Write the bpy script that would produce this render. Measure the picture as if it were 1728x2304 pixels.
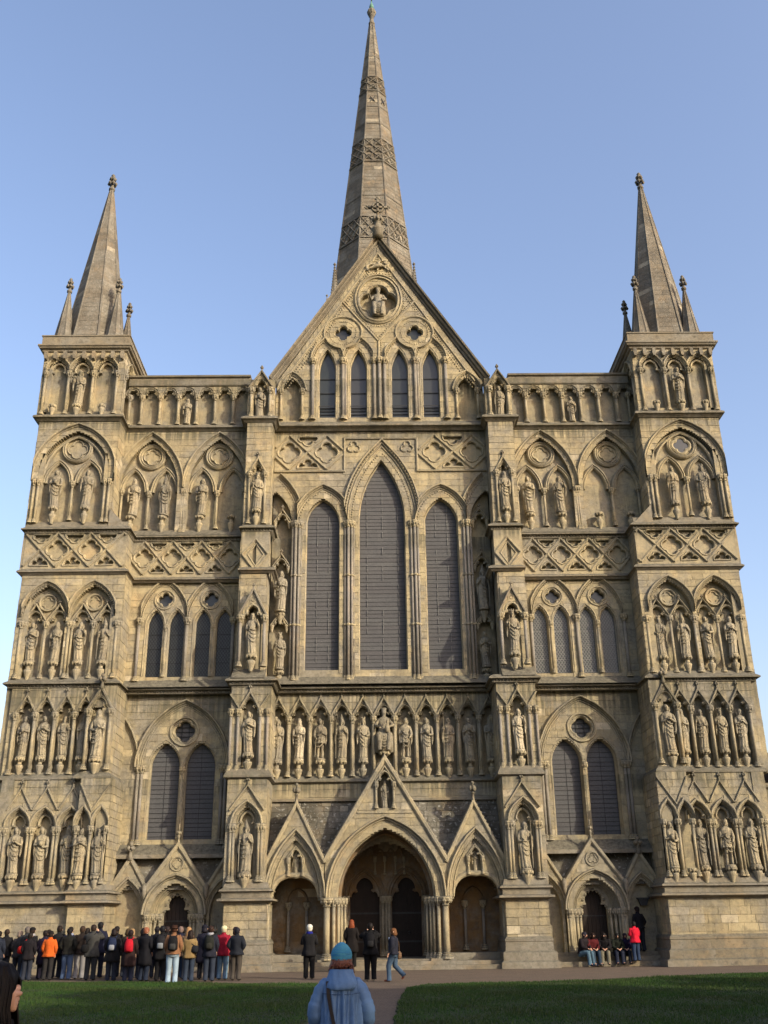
import bpy, math, random
import numpy as np
from mathutils import Vector, Matrix
R = math.radians
rnd = random.Random(7)
for o in list(bpy.data.objects): bpy.data.objects.remove(o, do_unlink=True)
scn = bpy.context.scene
col = scn.collection

# ------------------------------------------------------------------ camera
cam_data = bpy.data.cameras.new('camera'); cam = bpy.data.objects.new('camera', cam_data); col.objects.link(cam)
scn.camera = cam
CRr = Vector((0.999883, -0.009243, -0.012164)); CUr = Vector((0.007725, -0.381021, 0.924534)); CF = Vector((0.013180, 0.924520, 0.380905))
cam.matrix_world = Matrix(((CRr.x, CUr.x, -CF.x, -0.477), (CRr.y, CUr.y, -CF.y, -41.886), (CRr.z, CUr.z, -CF.z, 1.694), (0, 0, 0, 1)))
cam_data.sensor_fit = 'VERTICAL'; cam_data.sensor_height = 24; cam_data.lens = 2238.8/2304*24
cam_data.clip_start = .1; cam_data.clip_end = 3000
scn.render.resolution_x = 768; scn.render.resolution_y = 1024

TREES = True
# ------------------------------------------------------------------ world and sun
SUN_EL, SUN_AZ = 24, 50            # azimuth measured from the facade's normal towards the right
world = bpy.data.worlds.new('World'); scn.world = world; world.use_nodes = True
nt = world.node_tree; nt.nodes.clear()
sky = nt.nodes.new('ShaderNodeTexSky'); sky.sky_type = 'NISHITA'; sky.sun_disc = False
sky.sun_elevation = R(SUN_EL); sky.altitude = 50; sky.air_density = 1.15; sky.dust_density = 3.6; sky.ozone_density = 1.8
sx, sy, sz = math.sin(R(SUN_AZ))*math.cos(R(SUN_EL)), -math.cos(R(SUN_AZ))*math.cos(R(SUN_EL)), math.sin(R(SUN_EL))
sky.sun_rotation = math.atan2(sx, sy)
bg = nt.nodes.new('ShaderNodeBackground'); bg.inputs['Strength'].default_value = 0.15
wo = nt.nodes.new('ShaderNodeOutputWorld')
wb = nt.nodes.new('ShaderNodeMix'); wb.data_type = 'RGBA'; wb.blend_type = 'MULTIPLY'; wb.inputs[0].default_value = 1; wb.inputs[7].default_value = (1.06, .975, 1.0, 1)
nt.links.new(sky.outputs[0], wb.inputs[6]); nt.links.new(wb.outputs[2], bg.inputs['Color']); nt.links.new(bg.outputs[0], wo.inputs[0])
sd = bpy.data.lights.new('sun', 'SUN'); sun = bpy.data.objects.new('sun', sd); col.objects.link(sun)
sd.energy = 2.75; sd.angle = R(0.8); sd.color = (1, .885, .66)
sun.rotation_euler = Vector((-sx, -sy, -sz)).to_track_quat('-Z', 'Y').to_euler()
scn.view_settings.view_transform = 'Standard'; scn.view_settings.look = 'None'
scn.view_settings.exposure = 1.08; scn.view_settings.gamma = 1; scn.view_settings.use_curve_mapping = False

# ------------------------------------------------------------------ materials
def new_mat(name):
    m = bpy.data.materials.new(name); m.use_nodes = True
    n = m.node_tree; n.nodes.clear()
    out = n.nodes.new('ShaderNodeOutputMaterial'); b = n.nodes.new('ShaderNodeBsdfPrincipled')
    n.links.new(b.outputs[0], out.inputs[0]); b.inputs['Roughness'].default_value = .85
    b.inputs['Specular IOR Level'].default_value = .25
    return m, n, b
def nd(n, t, **kw):
    x = n.nodes.new(t)
    for k, v in kw.items():
        if k in x.inputs: x.inputs[k].default_value = v
        else: setattr(x, k, v)
    return x
def lk(n, a, b): n.links.new(a, b)
def noise(n, vec, scale, detail=4, rough=.6):
    x = nd(n, 'ShaderNodeTexNoise'); x.inputs['Scale'].default_value = scale; x.inputs['Detail'].default_value = detail
    x.inputs['Roughness'].default_value = rough; lk(n, vec, x.inputs['Vector']); return x.outputs['Fac']
def ramp(n, fac, p0, p1, c0=0., c1=1.):
    x = nd(n, 'ShaderNodeMapRange'); x.inputs['From Min'].default_value = p0; x.inputs['From Max'].default_value = p1
    x.inputs['To Min'].default_value = c0; x.inputs['To Max'].default_value = c1; lk(n, fac, x.inputs['Value']); return x.outputs[0]
def mix(n, fac, a, b, mode='MIX'):
    x = nd(n, 'ShaderNodeMix', data_type='RGBA', blend_type=mode)
    for s, v in ((x.inputs[0], fac), (x.inputs[6], a), (x.inputs[7], b)):
        if isinstance(v, bpy.types.NodeSocket): lk(n, v, s)
        elif isinstance(v, (int, float)): s.default_value = v
        else: s.default_value = (*v, 1)
    return x.outputs[2]
def math_(n, op, a, b=0.):
    x = nd(n, 'ShaderNodeMath', operation=op)
    for s, v in ((x.inputs[0], a), (x.inputs[1], b)):
        if isinstance(v, bpy.types.NodeSocket): lk(n, v, s)
        else: s.default_value = v
    return x.outputs[0]
def bump(n, b, h, strength, dist=.02):
    x = nd(n, 'ShaderNodeBump'); x.inputs['Strength'].default_value = strength; x.inputs['Distance'].default_value = dist
    lk(n, h, x.inputs['Height']); lk(n, x.outputs[0], b.inputs['Normal'])

def stone_mat(name, ca, cb, dirt=.5, lichen=.8, var='none', bmp=.6, streak=.35, patch=0.):
    """weathered limestone: warm and pale areas, dark crust, grey lichen on ledges, rain streaks"""
    m, n, b = new_mat(name)
    g = nd(n, 'ShaderNodeNewGeometry'); pos = g.outputs['Position']
    big = noise(n, pos, .35, 5); c = mix(n, ramp(n, big, .35, .65), ca, cb)
    mid = noise(n, pos, 2.2, 6, .7)
    c = mix(n, ramp(n, mid, .3, .75, .0, .55), c, tuple(x*.68 for x in cb))
    if var == 'object':
        oi = nd(n, 'ShaderNodeObjectInfo'); t = oi.outputs['Random']
    elif var == 'attr':
        a = nd(n, 'ShaderNodeAttribute', attribute_name='tint'); t = a.outputs['Fac']
    if var != 'none':
        c = mix(n, ramp(n, t, 0, 1, .0, .62), c, mix(n, ramp(n, t, .55, .6), tuple(x*.66 for x in ca), tuple(min(1, x*1.12) for x in ca)))
        c = mix(n, ramp(n, t, .955, .965, 0, .6), c, (.44, .385, .28))      # replaced, cleaner blocks
    fine = noise(n, pos, 5.5, 5, .75); c = mix(n, ramp(n, fine, .5, .75, 0, .45), c, tuple(x*.5 for x in cb))
    # orange-ish iron bloom
    iron = noise(n, pos, .9, 3); c = mix(n, ramp(n, iron, .55, .8, 0, .35), c, (.42, .27, .12))
    # streaks below ledges
    mp = nd(n, 'ShaderNodeMapping'); mp.inputs['Scale'].default_value = (3.2, 3.2, .22); lk(n, pos, mp.inputs['Vector'])
    st = noise(n, mp.outputs[0], 1.6, 5, .65)
    c = mix(n, ramp(n, st, .52, .72, 0, streak), c, (.10, .09, .065))
    sz_ = nd(n, 'ShaderNodeSeparateXYZ'); lk(n, pos, sz_.inputs[0])
    mp2 = nd(n, 'ShaderNodeMapping'); mp2.inputs['Scale'].default_value = (4.5, 4.5, .12); lk(n, pos, mp2.inputs['Vector']); dr_ = noise(n, mp2.outputs[0], 1.5, 4, .6)
    for zt_, dl_ in ((11.0, 1.5), (18.1, .6), (23.7, .7), (7.15, .7), (26.3, .8)):       # water stains that drip from the string courses
        k_ = math_(n, 'MULTIPLY', ramp(n, sz_.outputs['Z'], zt_-dl_, zt_-dl_*.4), math_(n, 'LESS_THAN', sz_.outputs['Z'], zt_+.25))
        c = mix(n, math_(n, 'MULTIPLY', k_, ramp(n, dr_, .38, .56, 0, min(.9, streak*2.6))), c, (.095, .088, .06))
    crust = noise(n, pos, 1.3, 7, .72)
    c = mix(n, ramp(n, crust, .50, .68, 0, dirt), c, (.075, .07, .06))
    gp = noise(n, pos, .55, 7, .68); c = mix(n, ramp(n, gp, .46, .60, 0, .7), c, mix(n, ramp(n, fine, .35, .65), (.225, .21, .175), (.13, .122, .10)))   # grey weathered areas
    cr2 = noise(n, pos, 3.6, 8, .8); c = mix(n, ramp(n, cr2, .54, .66, 0, dirt*.9), c, (.07, .064, .05))
    # lichen and soot on surfaces that face up
    sp = nd(n, 'ShaderNodeSeparateXYZ'); lk(n, g.outputs['Normal'], sp.inputs[0])
    up = ramp(n, sp.outputs['Z'], .25, .7)
    li = ramp(n, noise(n, pos, 7, 5, .7), .32, .62)
    c = mix(n, math_(n, 'MULTIPLY', up, lichen), c, mix(n, li, (.045, .042, .034), (.13, .12, .09)))
    if patch:
        sp_ = noise(n, pos, 9, 3, .5); c = mix(n, ramp(n, sp_, .60, .66, 0, patch), c, (.5, .5, .46))
    lk(n, c, b.inputs['Base Color']); b.inputs['Roughness'].default_value = .93
    h = math_(n, 'ADD', math_(n, 'MULTIPLY', noise(n, pos, 9, 6, .7), .6), math_(n, 'MULTIPLY', noise(n, pos, 38, 3), .4))
    bump(n, b, h, bmp, .05)
    return m
CA, CB = (.345, .288, .17), (.25, .215, .14)
M = {}
M['wall'] = stone_mat('limestone_wall', CA, CB, .6, .85, streak=.5)
M['block'] = stone_mat('limestone_block', CA, CB, .6, .85, 'object', streak=.5)
M['ashlar'] = stone_mat('limestone_ashlar', CA, CB, .6, .85, 'attr', streak=.5)
M['carved'] = stone_mat('carved_limestone', (.355, .298, .182), (.268, .232, .152), .5, .85, streak=.35)
M['string'] = stone_mat('weathered_string', (.22, .185, .125), (.15, .13, .095), .9, .95)
M['marble'] = stone_mat('grey_shaft_marble', (.185, .18, .175), (.25, .22, .175), .4, .7, streak=.3)
M['statue'] = stone_mat('statue_stone', (.31, .265, .175), (.225, .195, .135), .8, .8, 'object', bmp=1., streak=.5)
M['spire'] = stone_mat('spire_stone', (.14, .124, .097), (.10, .09, .074), .8, .5, bmp=.8, streak=.6, patch=.12)
M['spireblk'] = stone_mat('spire_block', (.16, .135, .10), (.11, .097, .075), .7, .5, 'attr', bmp=.8, streak=.6, patch=.12)
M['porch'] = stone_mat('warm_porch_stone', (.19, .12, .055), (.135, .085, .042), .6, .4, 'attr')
M['slate'] = stone_mat('mossy_roof_stone', (.085, .074, .055), (.05, .047, .034), .8, .35, 'object', bmp=1., patch=.28)
M['plinth'] = stone_mat('plinth_stone', (.20, .168, .115), (.145, .125, .088), .9, .8, 'attr')

def plain(name, c, rough=.8, c2=None, scale=6., spec=.25, bmp=0.):
    m, n, b = new_mat(name); b.inputs['Roughness'].default_value = rough; b.inputs['Specular IOR Level'].default_value = spec
    tc = nd(n, 'ShaderNodeTexCoord'); v = tc.outputs['Object']
    f = noise(n, v, scale, 5, .65)
    c2 = c2 or tuple(x*.6 for x in c)
    lk(n, mix(n, ramp(n, f, .3, .7), c, c2), b.inputs['Base Color'])
    if bmp: bump(n, b, noise(n, v, scale*2.5, 4), bmp, .01)
    return m
M['lead'] = plain('grey_lead', (.12, .12, .13), .5)
M['dlead'] = plain('blackened_lead', (.02, .02, .03), .6)
M['wood'] = plain('dark_oak', (.02, .013, .009), .7, (.012, .008, .006), 3)
M['iron'] = plain('black_iron', (.03, .03, .03), .5)
M['copper'] = plain('green_copper', (.10, .26, .20), .7, (.06, .10, .08))
def glass_mat(name, c, c2, rough=.35, spec=.5):
    m, n, b = new_mat(name); g = nd(n, 'ShaderNodeNewGeometry'); pos = g.outputs['Position']
    oi = nd(n, 'ShaderNodeObjectInfo')
    f = noise(n, pos, 1.1, 6, .7); f2 = noise(n, pos, 14, 3)
    k = mix(n, ramp(n, f, .3, .7), c, c2); k = mix(n, ramp(n, f2, .3, .8, 0, .5), k, tuple(x*.5 for x in c))
    k = mix(n, ramp(n, oi.outputs['Random'], 0, 1, 0, .35), k, (.05, .045, .05))
    lk(n, k, b.inputs['Base Color']); b.inputs['Roughness'].default_value = rough; b.inputs['Specular IOR Level'].default_value = spec
    bump(n, b, f2, .3, .01); return m
M['glass'] = glass_mat('protective_glazing', (.066, .069, .074), (.092, .093, .094), .7, .2)
M['dglass'] = glass_mat('dark_window_glass', (.013, .017, .015), (.022, .027, .024), .3, .5)
M['lglass'] = glass_mat('green_glass_painted_reflection', (.03, .038, .031), (.055, .063, .05), .3, .5)  # paler base colour paints in the reflection on the right bay's lancets
M['bar'] = plain('lead_came', (.022, .022, .023), .6)
M['wire'] = plain('pale_wire', (.20, .20, .19), .6)

# ------------------------------------------------------------------ tagging
def tag(o, label=None, cat=None, group=None, kind=None):
    if label: o['label'] = label
    if cat: o['category'] = cat
    if group: o['group'] = group
    if kind: o['kind'] = kind
    return o
def empty(name, loc=(0, 0, 0), rz=0, label=None, cat=None, group=None):
    o = bpy.data.objects.new(name, None); col.objects.link(o); o.location = loc; o.rotation_euler = (0, 0, rz)
    o.empty_display_size = .2
    return tag(o, label, cat, group)
def link(name, me, parent=None, loc=None, scale=None, rot=None):
    o = bpy.data.objects.new(name, me); col.objects.link(o)
    if parent: o.parent = parent
    if loc: o.location = loc
    if scale: o.scale = scale
    if rot: o.rotation_euler = rot
    return o

# ------------------------------------------------------------------ frames: (u, d, w) = along, out, up
def F(y): return lambda u, d, w: (u, y-d, w)
def SR(x): return lambda u, d, w: (x+d, u, w)      # face looking towards +x, u = y
def SL(x): return lambda u, d, w: (x-d, u, w)
ID = lambda u, d, w: (u, d, w)

class MB:
    def __init__(s, fr=ID): s.v = []; s.f = []; s.fr = fr; s.t = None
    def add(s, vs, fs):
        k = len(s.v); s.v += [s.fr(*p) for p in vs]; s.f += [tuple(i+k for i in f) for f in fs]
    def box(s, u0, u1, d0, d1, w0, w1, back=True):
        s.add([(u0, d0, w0), (u1, d0, w0), (u1, d1, w0), (u0, d1, w0), (u0, d0, w1), (u1, d0, w1), (u1, d1, w1), (u0, d1, w1)],
              ([(0, 1, 5, 4)] if back else []) + [(1, 2, 6, 5), (2, 3, 7, 6), (3, 0, 4, 7), (4, 5, 6, 7), (3, 2, 1, 0)])
    def sweep(s, path, prof, closed=False):
        """path in (u, w); prof = (outward offset, protrusion)"""
        n = len(path); vs = []; m = len(prof)
        for i, (u, w) in enumerate(path):
            if closed: a, b = path[i-1], path[(i+1) % n]
            else: a, b = path[max(0, i-1)], path[min(n-1, i+1)]
            def nrm(p, q):
                dx, dy = q[0]-p[0], q[1]-p[1]; l = math.hypot(dx, dy) or 1; return (-dy/l, dx/l)
            n1 = nrm(a, (u, w)) if a != (u, w) else None; n2 = nrm((u, w), b) if b != (u, w) else None
            if n1 is None: n1 = n2
            if n2 is None: n2 = n1
            sx_, sy_ = n1[0]+n2[0], n1[1]+n2[1]; l = math.hypot(sx_, sy_)
            if l < .4: nx, ny = n2
            else: k = min(2., 2/(l*l)); nx, ny = sx_*k, sy_*k
            for o, d in prof: vs.append((u+nx*o, d, w+ny*o))
        fs = []
        for i in range(n if closed else n-1):
            j = (i+1) % n
            for k in range(m-1): fs.append((i*m+k, i*m+k+1, j*m+k+1, j*m+k))
        if not closed: fs += [tuple(range(m)), tuple((n-1)*m+k for k in reversed(range(m)))]
        s.add(vs, fs)
    def lathe(s, cu, cd, prof, n=10, a0=0, a1=360):
        full = a1-a0 >= 360; k = n if full else n+1; vs = []
        for r, w in prof:
            for i in range(k):
                a = R(a0+(a1-a0)*i/n); vs.append((cu+r*math.cos(a), cd+r*math.sin(a), w))
        fs = []
        for j in range(len(prof)-1):
            for i in range(n):
                i2 = (i+1) % k; fs.append((j*k+i, j*k+i2, (j+1)*k+i2, (j+1)*k+i))
        fs += [tuple(reversed(range(k))), tuple((len(prof)-1)*k+i for i in range(k))]
        s.add(vs, fs)
    def pyr(s, cu, d0, cw, r, h):
        s.add([(cu-r, d0, cw-r), (cu+r, d0, cw-r), (cu+r, d0, cw+r), (cu-r, d0, cw+r), (cu, d0+h, cw)],
              [(0, 1, 4), (1, 2, 4), (2, 3, 4), (3, 0, 4)])
    def prism(s, poly, d0, d1):
        """poly in (u, w)"""
        n = len(poly); s.add([(u, d0, w) for u, w in poly]+[(u, d1, w) for u, w in poly],
              [tuple(range(n)), tuple(reversed(range(n, 2*n)))]+[(i, (i+1) % n, n+(i+1) % n, n+i) for i in range(n)])
    def tube(s, pts, rads, n=8):
        """round tube through world points"""
        vs = []; P = [Vector(p) for p in pts]; a = None
        for i, p in enumerate(P):
            t = (P[min(i+1, len(P)-1)]-P[max(i-1, 0)]).normalized()
            if a is None:
                a = t.cross(Vector((0, 0, 1)))
                if a.length < .35: a = t.cross(Vector((0, 1, 0)))
            else:
                a = a-t*a.dot(t)                      # carry the frame along, so the tube never twists
                if a.length < 1e-4: a = t.cross(Vector((.3, 1, .2)))
            a.normalize(); b = t.cross(a)
            r = rads[i] if isinstance(rads, (list, tuple)) else rads
            for k in range(n):
                q = p+a*r*math.cos(2*math.pi*k/n)+b*r*math.sin(2*math.pi*k/n); vs.append(tuple(q))
        fs = [(i*n+k, i*n+(k+1) % n, (i+1)*n+(k+1) % n, (i+1)*n+k) for i in range(len(P)-1) for k in range(n)]
        fs += [tuple(range(n)), tuple((len(P)-1)*n+k for k in reversed(range(n)))]
        s.add(vs, fs)
    def mesh(s, name, mat, smooth=False):
        me = bpy.data.meshes.new(name); me.from_pydata(s.v, [], s.f)
        me.materials.append(mat)
        if smooth: me.polygons.foreach_set('use_smooth', [True]*len(me.polygons))
        if s.t is not None:
            at = me.attributes.new('tint', 'FLOAT', 'FACE'); at.data.foreach_set('value', s.t)
        me.update(); return me
    def obj(s, name, mat, parent=None, smooth=False, kind=None):
        o = link(name, s.mesh(name, mat, smooth), parent)
        if kind: o['kind'] = kind
        return o

# ------------------------------------------------------------------ curves
def arch(cx, zs, a, h, n=10, zb=None):
    """pointed arch from left springing over the apex to the right; zb adds straight jambs"""
    Rr = (a*a+h*h)/(2*a); c = a-Rr; th = math.atan2(h, -c) if Rr > a else math.atan2(h, -c)
    th = math.acos(max(-1, min(1, (0-c)/Rr)))
    right = [(cx+c+Rr*math.cos(th*i/n), zs+Rr*math.sin(th*i/n)) for i in range(n+1)]
    left = [(2*cx-x, z) for x, z in right]
    p = left[:-1]+[(cx, zs+h)]+list(reversed(right))[1:]
    if zb is not None: p = [(cx-a, zb)]+p+[(cx+a, zb)]
    return p
def trefoil(cx, zs, a, h, zb=None, k=.6, n=5):
    """cusped head: a small foil each side, then a pointed middle foil"""
    cz = zs+h*.42; ax = a*k; pts = []
    r = (a-ax*.92)/2; m = a-r                       # side foil: half circle bulging upwards
    for i in range(n+1):
        t = math.pi*i/n; pts.append((-(m+r*math.cos(t)), zs+(cz-zs)*.55*(i/n)+r*1.0*math.sin(t)))
    top = arch(0, cz, ax*1.12, h-(cz-zs), n)
    pts += top[:len(top)//2+1]
    rr = [(-x, z) for x, z in reversed(pts[:-1])]
    p = [(cx+x, z) for x, z in pts+rr]
    if zb is not None: p = [(cx-a, zb)]+p+[(cx+a, zb)]
    return p
def circle(cx, cz, r, n=24): return [(cx-r*math.cos(2*math.pi*i/n), cz+r*math.sin(2*math.pi*i/n)) for i in range(n)]
def foil(cx, cz, Rr, k=4, rot=0, n=6, deep=.5):
    """k-lobed outline, first lobe at angle rot (degrees)"""
    c = Rr*deep; r = Rr-c; pts = []
    half = math.pi/k
    # where neighbouring lobes meet, on the bisector
    B = c*math.cos(half); disc = B*B-(c*c-r*r)
    t = B+math.sqrt(max(disc, 0)); 
    if disc < 0: t = B
    amax = math.atan2(t*math.sin(half), t*math.cos(half)-c)
    for j in range(k):
        a = R(rot)-j*2*half
        for i in range(n):
            b = amax-(2*amax)*i/n
            x = c+r*math.cos(b); y = r*math.sin(b)
            pts.append((cx+x*math.cos(a)-y*math.sin(a), cz+x*math.sin(a)+y*math.cos(a)))
    return pts
def hole(path):
    zs = [p[1] for p in path]; z0, z1 = min(zs), max(zs); n = len(path)
    def f(z):
        if z <= z0 or z >= z1: return None
        xs = []
        for i in range(n):
            (xa, za), (xb, zb) = path[i], path[(i+1) % n]
            if (za <= z) != (zb <= z): xs.append(xa+(xb-xa)*(z-za)/(zb-za))
        return (min(xs), max(xs)) if len(xs) > 1 else None
    f.z = (z0, z1); return f
def mould(w, d, n, rec, hood=.05):
    """arch moulding: n rolls parted by deep hollows, stepping out from a recess to a proud hood"""
    d = d+.015; hood = hood+.02 if hood else 0; p = [(0, -rec)]
    for i in range(n):
        r = w/n; o0 = r*i; dd = -rec*.8+(d+rec*.8)*((i+1)/n); g = min(.07, r*.75)
        p += [(o0+.05*r, dd-1.2*g), (o0+.18*r, dd-1.2*g), (o0+.22*r, dd-.35*g), (o0+.4*r, dd), (o0+.6*r, dd), (o0+.78*r, dd-.35*g), (o0+.82*r, dd-1.2*g)]
    p += [(w-.02, d-.06), (w, d+hood*.7), (w+.03, d+hood), (w+.06, d+hood), (w+.085, d+hood*.4), (w+.085, -.02)]
    return p
ROLL = [(-.035, -.02), (-.035, .03), (-.015, .06), (.015, .06), (.035, .03), (.035, -.02)]
def roll(w, d): return [(-w/2, -.03), (-w/2, d*.5), (-w/4, d), (w/4, d), (w/2, d*.5), (w/2, -.03)]
def teeth_along(mb, path, off, d, step=.13, r=.042, h=.05):
    """dogtooth: little pyramids along a path"""
    acc = 0
    for i in range(len(path)-1):
        (x0, z0), (x1, z1) = path[i], path[i+1]; L = math.hypot(x1-x0, z1-z0)
        if L < 1e-6: continue
        nx, nz = -(z1-z0)/L, (x1-x0)/L; t = acc
        while t < L:
            mb.pyr(x0+(x1-x0)*t/L+nx*off, d, z0+(z1-z0)*t/L+nz*off, r, h); t += step
        acc = t-L

# ================================================================== THE CATHEDRAL
cath = empty('cathedral', (0, 0, 0), label='pale limestone gothic cathedral front with gabled centre, two turret towers and a tall spire', cat='cathedral')
BL = []          # every squared block of the walls: (size score, frame key, wall object, box)
def wall(fr, u0, u1, w0, w1, holes=(), bound=None, th=.35, course=.31, back=True, mat='wall', blockmat='ashlar', blocks=True, seed=0, bl=(.45, .85), proud=.018):
    mb = MB(fr); rr = random.Random(int(u0*131+w0*17)+seed)
    def base(z):
        if bound is None: return [(u0, u1)]
        b = bound(z); return [b] if b else []
    def ivs(z):
        L = base(z)
        for h in holes:
            q = h(z)
            if q is None: continue
            nl = []
            for a, b in L:
                if q[1] <= a or q[0] >= b: nl.append((a, b)); continue
                if q[0] > a: nl.append((a, q[0]))
                if q[1] < b: nl.append((q[1], b))
            L = nl
        return [(a, b) for a, b in L if b-a > .01]
    nrow = max(1, round((w1-w0)/course)); ch = (w1-w0)/nrow; blocks_l = []
    if back:
        for i in range(nrow if bound else 1):
            za, zb = (w0+i*ch, w0+(i+1)*ch) if bound else (w0, w1)
            for a, b in base((za+zb)/2): mb.box(a, b, -th-.2, -th, za, zb)
    for i in range(nrow):
        za, zb = w0+i*ch, w0+(i+1)*ch
        busy = bound is not None or any(h.z[0] < zb and h.z[1] > za for h in holes)
        k = 4 if busy else 1
        for j in range(k):
            z0, z1 = za+ch*j/k, za+ch*(j+1)/k
            for a, b in ivs((z0+z1)/2): mb.box(a, b, -th, 0, z0, z1, back=False)
        if not blocks: continue
        L = ivs(za+.01)
        for zz in (za+ch*.35, za+ch*.7, zb-.01):
            nl = []
            for a, b in L:
                for c, d in ivs(zz):
                    lo, hi = max(a, c), min(b, d)
                    if hi-lo > .06: nl.append((lo, hi))
            L = nl
        for a, b in L:
            x = a
            while x < b-.05:
                l = rr.uniform(*bl)
                if x == a and i % 2: l *= .6
                e = x+l if b-(x+l) > .25 else b
                blocks_l.append((x+.007, e-.007, -.01, proud+rr.uniform(-.008, .008), za+.008, zb-.008)); x = e
    o = mb.obj('wall', M[mat], cath)
    for q in blocks_l: BL.append((q[4], fr, o, q, blockmat))
    return o
unit = MB(); unit.box(0, 1, 0, 1, 0, 1); unit_me = {}
def emit_blocks():
    BL.sort(key=lambda t: (t[0], )) 
    cnt = 0; rest = {}
    for z, fr, o, q, bm in BL:
        big = (q[1]-q[0]) > .3
        if cnt < 300 and big and bm == 'ashlar' or (cnt < 300 and big and bm == 'plinth'):
            mname = 'block'
            if mname not in unit_me: unit_me[mname] = unit.mesh('stone', M[mname])
            p0 = fr(q[0], q[2], q[4]); p1 = fr(q[1], q[3], q[5])
            lo = [min(a, b) for a, b in zip(p0, p1)]; hi = [max(a, b) for a, b in zip(p0, p1)]
            link('stone', unit_me[mname], o, lo, [h-l for h, l in zip(hi, lo)]); cnt += 1
        else: rest.setdefault((o.name, bm), [o, fr, []])[2].append(q)
    r2 = random.Random(3)
    for (nm, bm), (o, fr, L) in rest.items():
        mb = MB(fr); mb.t = []
        for q in L: mb.box(*q, back=False); mb.t += [r2.random()]*5
        mb.obj('ashlar', M[bm], o, kind='stuff')

# ---- shafts with capital and base, shared meshes
SH = {}
def shaft(x, y, z0, z1, r=.07, mat='carved', rings=()):
    H = round(z1-z0, 2); key = (H, r, mat, tuple(rings))
    if key not in SH:
        m = MB(); pr = [(r, 0), (r, H)]
        for g in rings:
            pass
        m.lathe(0, 0, pr, 10); me = m.mesh('shaft', M[mat], True)
        c = MB(); c.lathe(0, 0, [(r*1.0, H-.30), (r*1.5, H-.28), (r*1.15, H-.25), (r*1.3, H-.16), (r*2.0, H-.08), (r*2.1, H-.05)], 10)
        c.lathe(0, 0, [(r*1.9, H-.05), (r*2.4, H-.045), (r*2.4, H+.02), (r*1.8, H+.05)], 10)
        for k in range(7):
            a = 2*math.pi*k/7; c.lathe(r*1.75*math.cos(a), r*1.75*math.sin(a), [(.2*r, H-.2), (.75*r, H-.12), (.6*r, H-.05)], 5)
        b = MB(); b.lathe(0, 0, [(r*2.2, 0), (r*2.2, .06), (r*1.7, .09), (r*1.9, .13), (r*1.3, .17), (r*1.5, .20), (r, .23)], 10)
        gm = None
        if rings:
            g_ = MB(); g_.lathe(0, 0, [(r, -.06), (r*1.5, -.04), (r*1.6, 0), (r*1.5, .04), (r, .06)], 10); gm = g_.mesh('shaft_ring', M['carved'])
        SH[key] = (me, c.mesh('capital', M['carved']), b.mesh('base', M['carved']), gm)
    me, c, b, gm = SH[key]
    o = link('shaft', me, cath, (x, y, z0)); link('capital', c, o); link('base', b, o)
    if gm: [link('shaft_ring', gm, o, (0, 0, g)) for g in rings]
    return o
# ---- plan sweep: string courses that wrap round the front
def plan_sweep(name, path, prof, mat='string', z=0, parent=cath, kind=None):
    """path of (x, y) going left to right over the front; prof of (out, height)"""
    mb = MB(); mb.sweep([(x, y) for x, y in path], [(-o, h) for o, h in prof])
    mb.v = [(a, c, b+z) for a, b, c in mb.v]
    return mb.obj(name, M[mat], parent, kind=kind)
STR = [(0, .26), (.26, .06), (.30, 0), (.30, -.07), (.24, -.09), (.18, -.16), (.12, -.17), (.08, -.24), (0, -.26)]
STR_S = [(0, .12), (.13, .03), (.16, 0), (.16, -.05), (.08, -.08), (.05, -.14), (0, -.15)]
def string_teeth(path, z, out=.17, step=.155, r=.05, parent=cath):
    mb = MB()
    for i in range(len(path)-1):
        (x0, y0), (x1, y1) = path[i], path[i+1]; L = math.hypot(x1-x0, y1-y0); nx, ny = (y1-y0)/L, -(x1-x0)/L
        k = int(L/step)
        for j in range(k):
            t = (j+.5)/k; px, py = x0+(x1-x0)*t+nx*out, y0+(y1-y0)*t+ny*out; tx, ty = (x1-x0)/L*r, (y1-y0)/L*r
            mb.add([(px-tx, py-ty, z-r), (px+tx, py+ty, z-r), (px+tx, py+ty, z+r), (px-tx, py-ty, z+r), (px+nx*.07, py+ny*.07, z)],
                   [(0, 1, 4), (1, 2, 4), (2, 3, 4), (3, 0, 4)])
    mb.obj('dogtooth', M['string'], parent, kind='stuff')
def mirror(path): return [(-x, y) for x, y in reversed(path)]

def m_fr(fr, u, d, w): return fr(u, d, w)
def span(a, b): return lambda z: (a, b)
# ---- ornament builders
def arch_mould(name, fr, path, prof, mat='carved', teeth=None, closed=False, parent=cath, clip=None, avoid=None):
    """clip(z) gives the span the moulding may fill: neighbours meet there in a mitre"""
    def clipped(m):
        if avoid:
            q = []
            for u, d, w in m.v:
                for cx_, cz_, r_ in avoid:
                    dx, dz = u-cx_, w-cz_; L = math.hypot(dx, dz)
                    if 1e-6 < L < r_: u, w = cx_+dx/L*r_, cz_+dz/L*r_
                q.append((u, d, w))
            m.v = q
        if clip:
            m.v = [m_fr(fr, min(max(u, clip(w)[0]), clip(w)[1]), d, w) for u, d, w in m.v]
        return m
    jp = [(x+rnd.uniform(-.007, .007), z+rnd.uniform(-.007, .007)) for x, z in path]      # hand-cut, worn edges
    mb = MB(ID if clip else fr); mb.sweep(jp, prof, closed); o = clipped(mb).obj(name, M[mat], parent)
    if teeth:
        t = MB(ID if clip else fr)
        for off, d, st, r in teeth: teeth_along(t, path+([path[0]] if closed else []), off, d, st, r, r*1.1)
        clipped(t).obj('dogtooth', M[mat], o, kind='stuff')
    return o
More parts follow.
